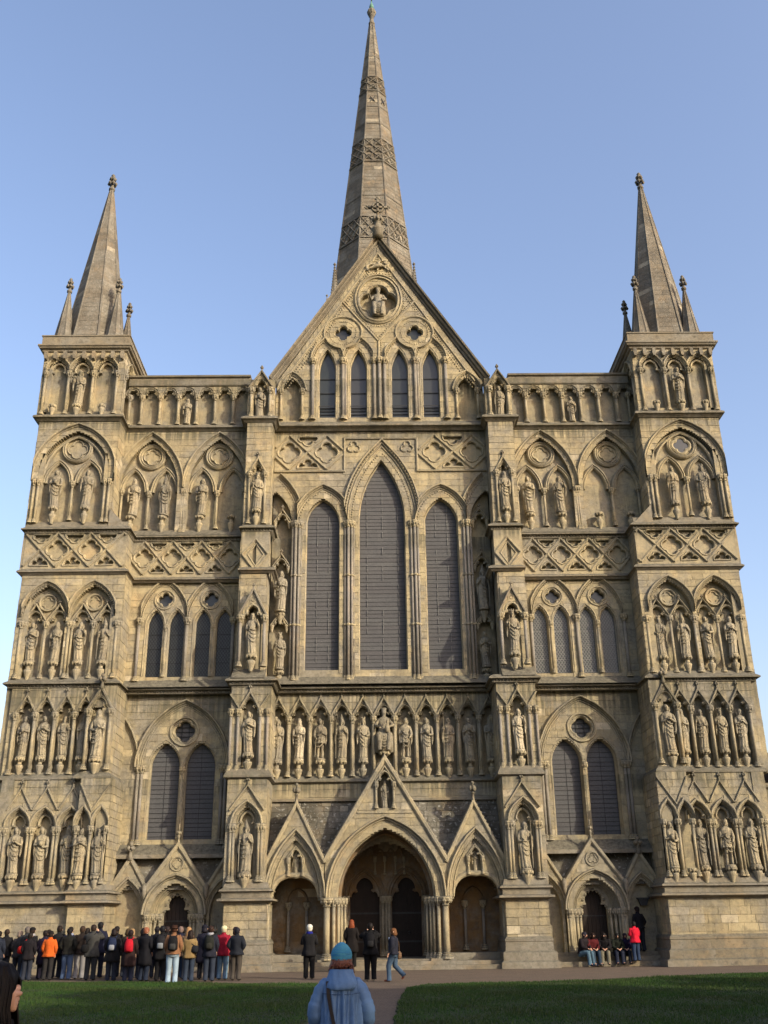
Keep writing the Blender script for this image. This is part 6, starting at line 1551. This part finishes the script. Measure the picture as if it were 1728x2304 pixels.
# people about the porch
person(-2.62, -6.0, .05, 1.62, 'person in black with a cream woolly hat and blue scarf before the porch', coat=blk, legs=(.009, .009, .010), hair=(.6, .58, .5), hat=('beanie', (.75, .73, .62)), scarf=(.015, .02, .22), pose=FOLD, coatlen=.2)
person(-1.32, -1.6, 0, 1.62, 'red haired woman in a long black coat on the porch step', z=.16, coat=(.012, .010, .010), legs=(.010, .010, .010), hair=(.22, .055, .02), hairlen='long', coatlen=.38)
person(-.60, -7.6, 0, 1.66, 'man all in black with backpack and white shoes raising a camera', coat=(.009, .009, .010), legs=(.008, .008, .009), hair=(.012, .009, .008), pack=((.010, .010, .012), (.02, .02, .022)), shoes=(.75, .75, .72), pose=UP, bulk=1.05, coatlen=.16)
person(.12, -8.3, 1.25, 1.50, 'young person in blue jeans striding left past the porch doors', coat=(.02, .022, .035), legs=(.06, .10, .16), hair=(.17, .075, .03), hairlen='bob', shoes=(.14, .05, .03), under=(.30, .38, .55), headyaw=.4, coatlen=.05,
       pose=dict(lknee=(-.10, .16, .5), lank=(-.10, .14, .09), ltoe=(-.10, .29, .035), rknee=(.09, -.02, .50), rank=(.09, -.32, .22), rtoe=(.09, -.28, .08)), bag=((.16, .10, .06), 1, .86))
# sitters on the right portal's step
def sit(dx=0, fwd=.42, kz=.50, **kw):
    p = dict(pelvis=(0, 0, .14), chest=(0, .10, .50), neck=(0, .17, .68), head=(0, .22, .80), lhip=(-.09, .02, .12), rhip=(.09, .02, .12), lknee=(-.13, fwd, .16), rknee=(.13, fwd, .16), lank=(-.13, fwd+.05, -.25), rank=(.13, fwd+.05, -.25), ltoe=(-.14, fwd+.2, -.3), rtoe=(.14, fwd+.2, -.3),
             lsh=(-.17, .14, .62), rsh=(.17, .14, .62), lel=(-.24, .22, .38), rel=(.24, .22, .38), lha=(-.08, .40, .30), rha=(.08, .40, .30)); p.update(kw); return p
PI = math.pi
person(7.55, .15, PI+.75, 1.62, 'man in a dark jacket and light jeans sitting at the left end of the step', z=.36, pose=sit(), coat=(.018, .014, .018), legs=(.09, .16, .22), hair=(.02, .018, .03), coatlen=.02, shoes=(.02, .03, .08), headyaw=.3)
person(8.0, .35, PI+.2, 1.55, 'dark haired woman with a red top sitting second from the left on the step', z=.36, pose=sit(), coat=(.10, .015, .018), legs=(.03, .05, .08), hair=(.02, .01, .008), hairlen='bob', coatlen=.02, shoes=(.3, .28, .26))
person(8.5, .35, PI-.2, 1.55, 'woman with long black hair and one pale trouser leg sitting mid step', z=.36, pose=sit(), coat=(.012, .011, .013), legs=(.16, .15, .11), hair=(.01, .008, .008), hairlen='long', coatlen=.02)
person(9.0, .4, PI, 1.5, 'person in dark green crouched low on the step beside the red jacket', z=.36, pose=sit(fwd=.36), coat=(.018, .022, .016), legs=(.02, .025, .045), hair=(.012, .012, .012), coatlen=.02)
person(9.35, .55, PI-.1, 1.5, 'person in purple and navy sitting behind the red jacket', z=.36, pose=sit(fwd=.36), coat=(.022, .016, .05), legs=(.018, .022, .035), hair=(.02, .012, .02), coatlen=.02)
person(9.62, -.05, .35, 1.40, 'child in a bright red jacket standing at the portal step', z=.18, coat=(.62, .015, .04), legs=(.03, .05, .10), hair=(.015, .012, .012), pose=FOLD, coatlen=.12, bulk=1.05)
person(10.05, .75, .3, 1.62, 'man in dark clothes standing high on the portal\'s plinth', z=.5, coat=(.012, .012, .016), legs=(.018, .022, .032), hair=(.02, .015, .015), hat=('cap', (.02, .012, .012)), coatlen=.04, lean=-.05)

# ---------- foreground woman in the blue jacket
fx, fy = -.79, -31.5
t = empty('person', (fx, fy, 0), 0, 'woman in a teal knitted hat and sky blue hooded jacket seen from behind', 'person'); t.scale = (.93, .96, .962)
vs = [(0, 0, .80), (0, 0, 1.0), (0, 0, 1.16), (0, 0, 1.30), (0, .01, 1.35), (0, .02, 1.42), (0, .02, 1.48)]; rad = [(.15, .11), (.13, .1), (.15, .11), .052, .06, (.078, .092), (.06, .075)]; ed = [(i, i+1) for i in range(6)]
for sg in (-1, 1):
    i = len(vs); vs += [(sg*.09, 0, .76), (sg*.10, .02, .42), (sg*.10, -.02, .08), (sg*.11, .13, .035)]; rad += [.085, .06, .042, .036]; ed += [(0, i), (i, i+1), (i+1, i+2), (i+2, i+3)]
    i = len(vs); hd = V((sg*.10, .30, .96)); vs += [(sg*.18, 0, 1.22), (sg*.25, -.02, .98), tuple(hd), (sg*.07, .36, .97)]; rad += [.058, .045, .028, (.034, .022)]; ed += [(2, i), (i, i+1), (i+1, i+2), (i+2, i+3)]
    for f_ in range(4):
        j = len(vs); vs += [(sg*(.06-.0*f_), .385, 1.0-.022*f_), (sg*.035, .42, .995-.022*f_), (sg*.005, .425, .99-.022*f_)]; rad += [.010, .009, .007]; ed += [(i+3, j), (j, j+1), (j+1, j+2)]
    j = len(vs); vs += [(sg*.07, .33, 1.02), (sg*.045, .37, 1.045)]; rad += [.011, .009]; ed += [(i+2, j), (j, j+1)]
i = len(vs); vs.append((0, .125, 1.41)); rad.append(.016); ed.append((5, i))
body = skin_mesh('body', vs, ed, rad, M['skin'], t, 2)
for sg in (-1, 1):
    e = MB(); e.lathe(sg*.032, .10, [(.0, 1.428), (.012, 1.44), (.0, 1.452)], 8); e.obj('eye', M['eye'], body)
# hat: knitted rings, three wools mixed in bands
m_, n_, b_ = new_mat('teal_wool'); tc = nd(n_, 'ShaderNodeTexCoord'); sp_ = nd(n_, 'ShaderNodeSeparateXYZ'); lk(n_, tc.outputs['Object'], sp_.inputs[0])
cb_ = nd(n_, 'ShaderNodeCombineXYZ'); lk(n_, math_(n_, 'MULTIPLY', sp_.outputs['Z'], 60), cb_.inputs['Z']); lk(n_, math_(n_, 'MULTIPLY', sp_.outputs['X'], 5), cb_.inputs['X'])
f1 = noise(n_, cb_.outputs[0], 1.0, 2); f2 = noise(n_, tc.outputs['Object'], 140, 2)
kc = mix(n_, ramp(n_, f1, .35, .65), (.03, .17, .34), (.07, .26, .33)); kc = mix(n_, ramp(n_, f1, .62, .75), kc, (.02, .09, .26)); kc = mix(n_, ramp(n_, f2, .3, .7, 0, .45), kc, (.015, .06, .10)); lk(n_, kc, b_.inputs['Base Color']); bump(n_, b_, f2, .7, .004)
M['wool'] = m_
hm = MB(); rings = []
for j in range(40):
    u = j/39; z = 1.415+.165*u; a = .108*math.cos(max(0, (u-.28)/.72)*math.pi/2*.97)**.62 if u > .28 else .104+.004*u/.28
    a += .0022*math.sin(j*math.pi*.66); rings.append(((0, .012-.012*u, z), a, a*1.08, 0))
loft(hm, rings, 64, lambda a, u: .010*math.sin(32*a+u*2)); hm.obj('hat', M['wool'], t, True)
# hair: many strands fanning out under the hat
m_, n_, b_ = new_mat('auburn_hair'); oi = nd(n_, 'ShaderNodeNewGeometry'); f1 = noise(n_, oi.outputs['Position'], 60, 3); lk(n_, mix(n_, ramp(n_, f1, .3, .7), (.06, .018, .012), (.15, .05, .027)), b_.inputs['Base Color']); b_.inputs['Roughness'].default_value = .45; M['hair'] = m_
hb = MB(); loft(hb, [((0, 0, 1.43), .096, .10, 0), ((0, -.003, 1.40), .094, .096, 0), ((0, -.005, 1.37), .086, .085, 0), ((0, -.005, 1.33), .07, .06, 0)], 40, lambda a, u: .05*math.sin(13*a+4*u)+.03*math.sin(29*a+7*u))
r6 = random.Random(11)
for k in range(120):
    a = R(r6.uniform(175, 365)); ca, sa = math.cos(a), math.sin(a); L = r6.uniform(.03, .07)*(1.5 if abs(ca) > .85 else .7)
    p0 = (ca*.10, sa*.10+.01, 1.43); p1 = (ca*.104, sa*.106, 1.40); p2 = (ca*(.105+r6.uniform(-.01, .02)), sa*.108-.005, 1.395-L*.6); p3 = (ca*(.11+r6.uniform(-.03, .04)), sa*.11+r6.uniform(-.02, .02), 1.39-L)
    hb.tube([p0, p1, p2, p3], [.006, .007, .005, .001], 4)
hb.obj('hair', M['hair'], t, True)
# jacket with gathered back, sleeves, hood lying behind the neck
M['jacket'] = cloth((.13, .235, .43), .55, .12); jk = M['jacket']
jm = MB(); RR = []
prof = [(.62, .225, .165), (.70, .228, .168), (.80, .222, .162), (.90, .215, .155), (1.0, .212, .15), (1.08, .215, .148), (1.15, .213, .14), (1.21, .195, .125), (1.25, .165, .11), (1.285, .12, .09), (1.31, .09, .08)]
for j in range(len(prof)-1):
    for q in range(4): f = q/4; RR.append(((0, -.01, prof[j][0]*(1-f)+prof[j+1][0]*f), prof[j][1]*(1-f)+prof[j+1][1]*f, prof[j][2]*(1-f)+prof[j+1][2]*f, 0))
CREASE = [(212, 6, .16, -14, -.2, .8), (228, 5, .12, 22, .1, .95), (241, 5, .2, -18, -.2, .84), (256, 4, .13, 10, .25, .82), (268, 6, .2, -8, -.3, .8), (284, 4, .14, 20, -.1, .7), (297, 5, .2, 12, -.2, .86), (312, 5, .12, -24, .2, .95), (327, 7, .17, 10, -.3, .8)]
def jfold(a, u):
    deg = math.degrees(a) % 360; v = .012*math.sin(5*a+7*u)+.006*math.sin(30*u+4*a)
    for c0_, w_, dp, dr, u0, u1 in CREASE:
        if u0 < u < u1:
            x = (deg-(c0_+dr*(u-.4)))/w_; v += (-dp*math.exp(-x*x)+dp*.55*math.exp(-(x-1.7)**2))*math.sin(math.pi*(u-u0)/(u1-u0))**.5
    return v
loft(jm, RR, 180, jfold)
for sg in (-1, 1):
    vsn = len(jm.v); P = [(sg*.09, -.01, 1.19), (sg*.15, -.005, 1.19), (sg*.205, -.005, 1.135), (sg*.24, -.01, 1.05), (sg*.262, -.015, .99), (sg*.262, .01, .90), (sg*.22, .12, .93), (sg*.15, .24, .95), (sg*.12, .28, .96)]
    rr_ = [.07, .078, .076, .074, .078, .078, .066, .055, .05]; P2 = []; r2_ = []
    for j in range(len(P)-1):
        for q in range(4): f = q/4; P2.append(lerp(P[j], P[j+1], f)); r2_.append((rr_[j]*(1-f)+rr_[j+1]*f)*(1+.05*math.sin((j*4+q)*1.9+sg)))
    jm.tube(P2, r2_, 22)
jo = jm.obj('jacket', jk, t, True)
hdm = MB(); hpts = []
loft(hdm, [((0, -.075, 1.150), .085, .06, 0), ((0, -.095, 1.155), .13, .085, 0), ((0, -.10, 1.18), .145, .088, 0), ((0, -.085, 1.22), .150, .082, 0), ((0, -.06, 1.26), .142, .078, 0), ((0, -.035, 1.30), .125, .08, 0), ((0, -.02, 1.335), .118, .088, 0), ((0, -.015, 1.34), .102, .078, 0), ((0, -.01, 1.30), .09, .07, 0)], 64, lambda a, u: .05*math.sin(6*a+4*u)*math.sin(3*u)+.035*math.sin(13*a+8*u)+.03*math.sin(2*a+9*u))
hdm.obj('hood', jk, jo, True)
sm_ = MB()   # seams of the yoke and sleeves
sm_.tube([(-.19, -.10, 1.13), (-.1, -.153, 1.12), (0, -.16, 1.118), (.1, -.153, 1.12), (.19, -.10, 1.13)], .004, 5)
sm_.obj('seam', cloth((.06, .11, .24), .7), jo)
stp = MB(); 
for j in range(24):
    u = j/23; x = -.115-.02*u+.11*max(0, u-.2); 
P = [(-.10, .06, 1.27), (-.12, -.02, 1.285), (-.135, -.10, 1.23), (-.125, -.158, 1.12), (-.10, -.180, 1.0), (-.07, -.190, .88), (-.03, -.195, .76), (.02, -.19, .68)]
for a_, b2 in zip(P[:-1], P[1:]):
    A, B = V(a_), V(b2); w_ = V((.017, -.004, .004)); nrm = V((0, -.004, 0)); stp.add([tuple(A-w_), tuple(A+w_), tuple(B+w_), tuple(B-w_), tuple(A-w_+nrm), tuple(A+w_+nrm), tuple(B+w_+nrm), tuple(B-w_+nrm)], [(0, 1, 2, 3), (4, 5, 6, 7), (0, 4, 7, 3), (1, 5, 6, 2)])
stp.obj('bag_strap', cloth((.045, .035, .03), .8), t)
m = MB(); loft(m, [((0, 0, .80), .17, .13, 0), ((0, 0, .72), .17, .13, 0), ((0, 0, .64), .15, .12, 0)], 16)
for sg in (-1, 1): m.tube([(sg*.09, 0, .76), (sg*.10, .02, .42), (sg*.10, -.02, .1)], [.10, .075, .07], 12)
m.obj('trousers', cloth((.03, .035, .05)), t, True)
for sg in (-1, 1): m = MB(); m.tube([(sg*.10, -.06, .05), (sg*.10, 0, .05), (sg*.11, .10, .045), (sg*.11, .16, .03)], [.035, .048, .042, .02], 10); m.obj('shoe', cloth((.03, .025, .02), .6), t, True)

# ---------- dark haired onlooker at the left edge, nearest the camera
t = empty('person', (-2.31, -36.5, 0), 0, 'person with long dark hair at the left edge, closest to the camera', 'person'); HZ = 1.415
vs = [(0, 0, .8), (0, 0, 1.0), (0, 0, 1.12), (0, .0, 1.25), (.0, .01, 1.31), (.005, .02, HZ-.03), (0, .02, HZ+.03)]; rad = [(.15, .11), (.13, .1), (.15, .11), .052, .058, (.078, .088), (.065, .078)]; ed = [(i, i+1) for i in range(6)]
for sg in (-1, 1):
    i = len(vs); vs += [(sg*.09, 0, .76), (sg*.10, .02, .42), (sg*.10, -.02, .08), (sg*.11, .13, .035)]; rad += [.085, .06, .042, .036]; ed += [(0, i), (i, i+1), (i+1, i+2), (i+2, i+3)]
    i = len(vs); vs += [(sg*.18, 0, 1.16), (sg*.24, -.03, .92), (sg*.2, .1, .72), (sg*.19, .14, .66)]; rad += [.058, .045, .028, (.034, .022)]; ed += [(2, i), (i, i+1), (i+1, i+2), (i+2, i+3)]
    for f_ in range(4):
        j = len(vs); vs += [(sg*.19+.0, .13+.018*f_, .63), (sg*.185, .14+.018*f_, .595), (sg*.175, .15+.018*f_, .565)]; rad += [.010, .009, .007]; ed += [(i+3, j), (j, j+1), (j+1, j+2)]
# the face is turned to the right: nose, lips and chin stand out on that side
for dx, dz, rr2 in ((.083, .008, .014), (.096, -.022, .010), (.084, -.052, .012), (.080, -.072, .012), (.072, -.10, .02)):
    i = len(vs); vs.append((dx+.012, .05, HZ+dz)); rad.append(rr2); ed.append((5, i))
body = skin_mesh('body', vs, ed, rad, M['skin'], t, 2)
e = MB(); e.lathe(.075, .055, [(.0, HZ-.012), (.012, HZ), (.0, HZ+.012)], 8); e.obj('eye', M['eye'], body)
hb = MB(); loft(hb, [((-.015, 0, HZ+.125), .02, .02, 0), ((-.012, 0, HZ+.11), .065, .07, 0), ((-.014, .0, HZ+.06), .100, .108, 0), ((-.032, -.012, HZ), .114, .112, 0), ((-.058, -.025, HZ-.08), .10, .10, 0), ((-.06, -.035, HZ-.18), .12, .10, 0), ((-.035, -.04, HZ-.3), .16, .10, 0), ((-.03, -.05, HZ-.38), .12, .06, 0)], 48, lambda a, u: .04*math.sin(11*a+4*u)+.03*math.sin(23*a+6*u))
for k in range(220):
    a = R(r6.uniform(26, 336)); ca, sa = math.cos(a), math.sin(a); L = r6.uniform(.2, .42)
    hb.tube([(-.015+ca*.07, sa*.07, HZ+.10), (-.012+ca*.112, sa*.118, HZ+.03), (-.02+ca*.12, -.01+sa*.12, HZ-.08), (-.02+ca*(.14+r6.uniform(0, .03)), -.03+sa*.12, HZ-.08-L*.5), (-.02+ca*(.15+r6.uniform(-.02, .05)), -.03+sa*.12, HZ-.08-L)], [.005, .007, .006, .005, .001], 4)
hb.obj('hair', cloth((.009, .006, .005), .5), t, True)
m = MB(); loft(m, [((0, 0, .60), .22, .16, 0), ((0, 0, .8), .21, .155, 0), ((0, 0, 1.0), .20, .15, 0), ((0, 0, 1.12), .215, .145, 0), ((0, 0, 1.19), .19, .12, 0), ((0, 0, 1.24), .10, .09, 0), ((0, 0, 1.28), .085, .08, 0)], 40, lambda a, u: .03*math.sin(7*a+5*u))
for sg in (-1, 1): m.tube([(sg*.12, 0, 1.14), (sg*.18, 0, 1.15), (sg*.225, -.02, 1.04), (sg*.245, -.03, .92), (sg*.22, .05, .8), (sg*.2, .1, .73)], [.08, .085, .075, .07, .06, .05], 14)
m.obj('coat', cloth((.012, .011, .012)), t, True)
m = MB(); loft(m, [((0, 0, .80), .17, .13, 0), ((0, 0, .64), .15, .12, 0)], 16)
for sg in (-1, 1): m.tube([(sg*.09, 0, .76), (sg*.10, .02, .42), (sg*.10, -.02, .1)], [.10, .075, .07], 12)
m.obj('trousers', cloth((.02, .02, .025)), t, True)
for sg in (-1, 1): m = MB(); m.tube([(sg*.10, -.06, .05), (sg*.10, 0, .05), (sg*.11, .10, .045), (sg*.11, .16, .03)], [.035, .048, .042, .02], 10); m.obj('shoe', cloth((.03, .025, .02), .6), t, True)

# ---------- slice of the cloister seen past the right tower
cl = empty('cloister', (0, 0, 0), label='slice of cloister wall with dark rounded roof beyond the right tower', cat='building')
m = MB(); m.box(16.9, 34, 6.0, 14, 0, 5.6); m.obj('wall', M['wall'], cl)
m = MB(); m.box(16.85, 34, 5.9, 6.1, 7.3, 7.5); m.box(16.9, 34, 6.05, 14, 5.6, 7.35); m.obj('parapet', M['string'], cl)
m = MB(); m.sweep([(17.6+i*2.4+q, 0) for i in range(1) for q in (0,)]+[(18, 0)], [(0, 0), (0, .1)]) if False else None
for i in range(5):
    mm = MB(F(6.0)); c = 18.1+i*2.6; mm.sweep(arch(c, 4.2, 1.0, 1.6, 10, 1.0), mould(.25, .12, 2, .1, .06)); mm.obj('arch', M['carved'], cl)
m = MB(); m.lathe(20.2, 8.6, [(2.0, 7.4), (2.05, 7.9), (1.9, 8.6), (1.3, 9.2), (.2, 9.45)], 24); m.obj('roof', M['dlead'], cl, True)

# ---------- trees of the close behind the camera: they shade the lawn and the foot of the front
lm, n_, b_ = new_mat('evergreen_leaf'); at_ = nd(n_, 'ShaderNodeAttribute', attribute_name='tint'); lk(n_, mix(n_, at_.outputs['Fac'], (.03, .06, .02), (.07, .11, .03)), b_.inputs['Base Color']); M['leaf'] = lm
M['bark'] = plain('bark', (.09, .07, .05), .9, (.05, .04, .03), 4, .2, .6)
def crown_mesh(H, Wd, seed, N=9000):
    rg = np.random.default_rng(seed); nc = 60; cz = H*(.30+.66*rg.random(nc)); ca = rg.random(nc)*6.283; tt = (cz/H-.30)/.66; cr = Wd*np.sqrt(rg.random(nc))*np.sqrt(np.clip(1-tt**2.2, .02, 1)); C = np.stack([cr*np.cos(ca), cr*np.sin(ca), cz], 1)
    i = rg.integers(0, nc, N); d = rg.normal(size=(N, 3)); d /= np.linalg.norm(d, axis=1)[:, None]; P = C[i]+d*(Wd*.27)*rg.random(N)[:, None]**.4*np.array([1, 1, .75])
    a = rg.normal(size=(N, 3)); a /= np.linalg.norm(a, axis=1)[:, None]; b = np.cross(a, rg.normal(size=(N, 3))); b /= np.linalg.norm(b, axis=1)[:, None]; s = (.22+.2*rg.random(N))[:, None]
    v = np.stack([P-a*s-b*s*.6, P+a*s-b*s*.6, P+a*s+b*s*.6, P-a*s+b*s*.6], 1).reshape(-1, 3)
    me = bpy.data.meshes.new('crown'); me.vertices.add(N*4); me.vertices.foreach_set('co', v.ravel()); me.loops.add(N*4); me.loops.foreach_set('vertex_index', np.arange(N*4)); me.polygons.add(N); me.polygons.foreach_set('loop_start', np.arange(N)*4); me.polygons.foreach_set('loop_total', np.full(N, 4))
    t_ = me.attributes.new('tint', 'FLOAT', 'FACE'); t_.data.foreach_set('value', rg.random(N).astype(np.float32)); me.update(); me.materials.append(M['leaf']); return me
trees = [(22, -37, 17), (31, -39, 18), (40.5, -37, 18.5), (50, -38, 18), (59.5, -36.5, 17.5), (68.5, -37, 19), (26.5, -48, 20), (38, -50, 21), (13, -52, 20)]
tm = [crown_mesh(1.0*18, 6.2, q) for q in (1, 2, 3)]
for k, (x, y, H) in enumerate(trees if TREES else []):
    t = empty('tree', (x, y, 0), k*1.3, 'broad evergreen tree of the close standing in a row behind the viewer', 'tree', 'evergreen trees behind the viewer')
    link('crown', tm[k % 3], t, (0, 0, 0), (1, 1, H/18)); m = MB(); m.tube([(0, 0, 0), (.1, 0, 3), (0, .1, 8), (.1, 0, H*.9)], [.6, .45, .3, .05], 9)
    for q in range(6): an = q*1.1; z = 4+q*1.6; m.tube([(0, 0, z), (2*math.cos(an), 2*math.sin(an), z+1), (4.5*math.cos(an), 4.5*math.sin(an), z+2.2)], [.18, .12, .03], 6)
    m.obj('trunk', M['bark'], t, True)
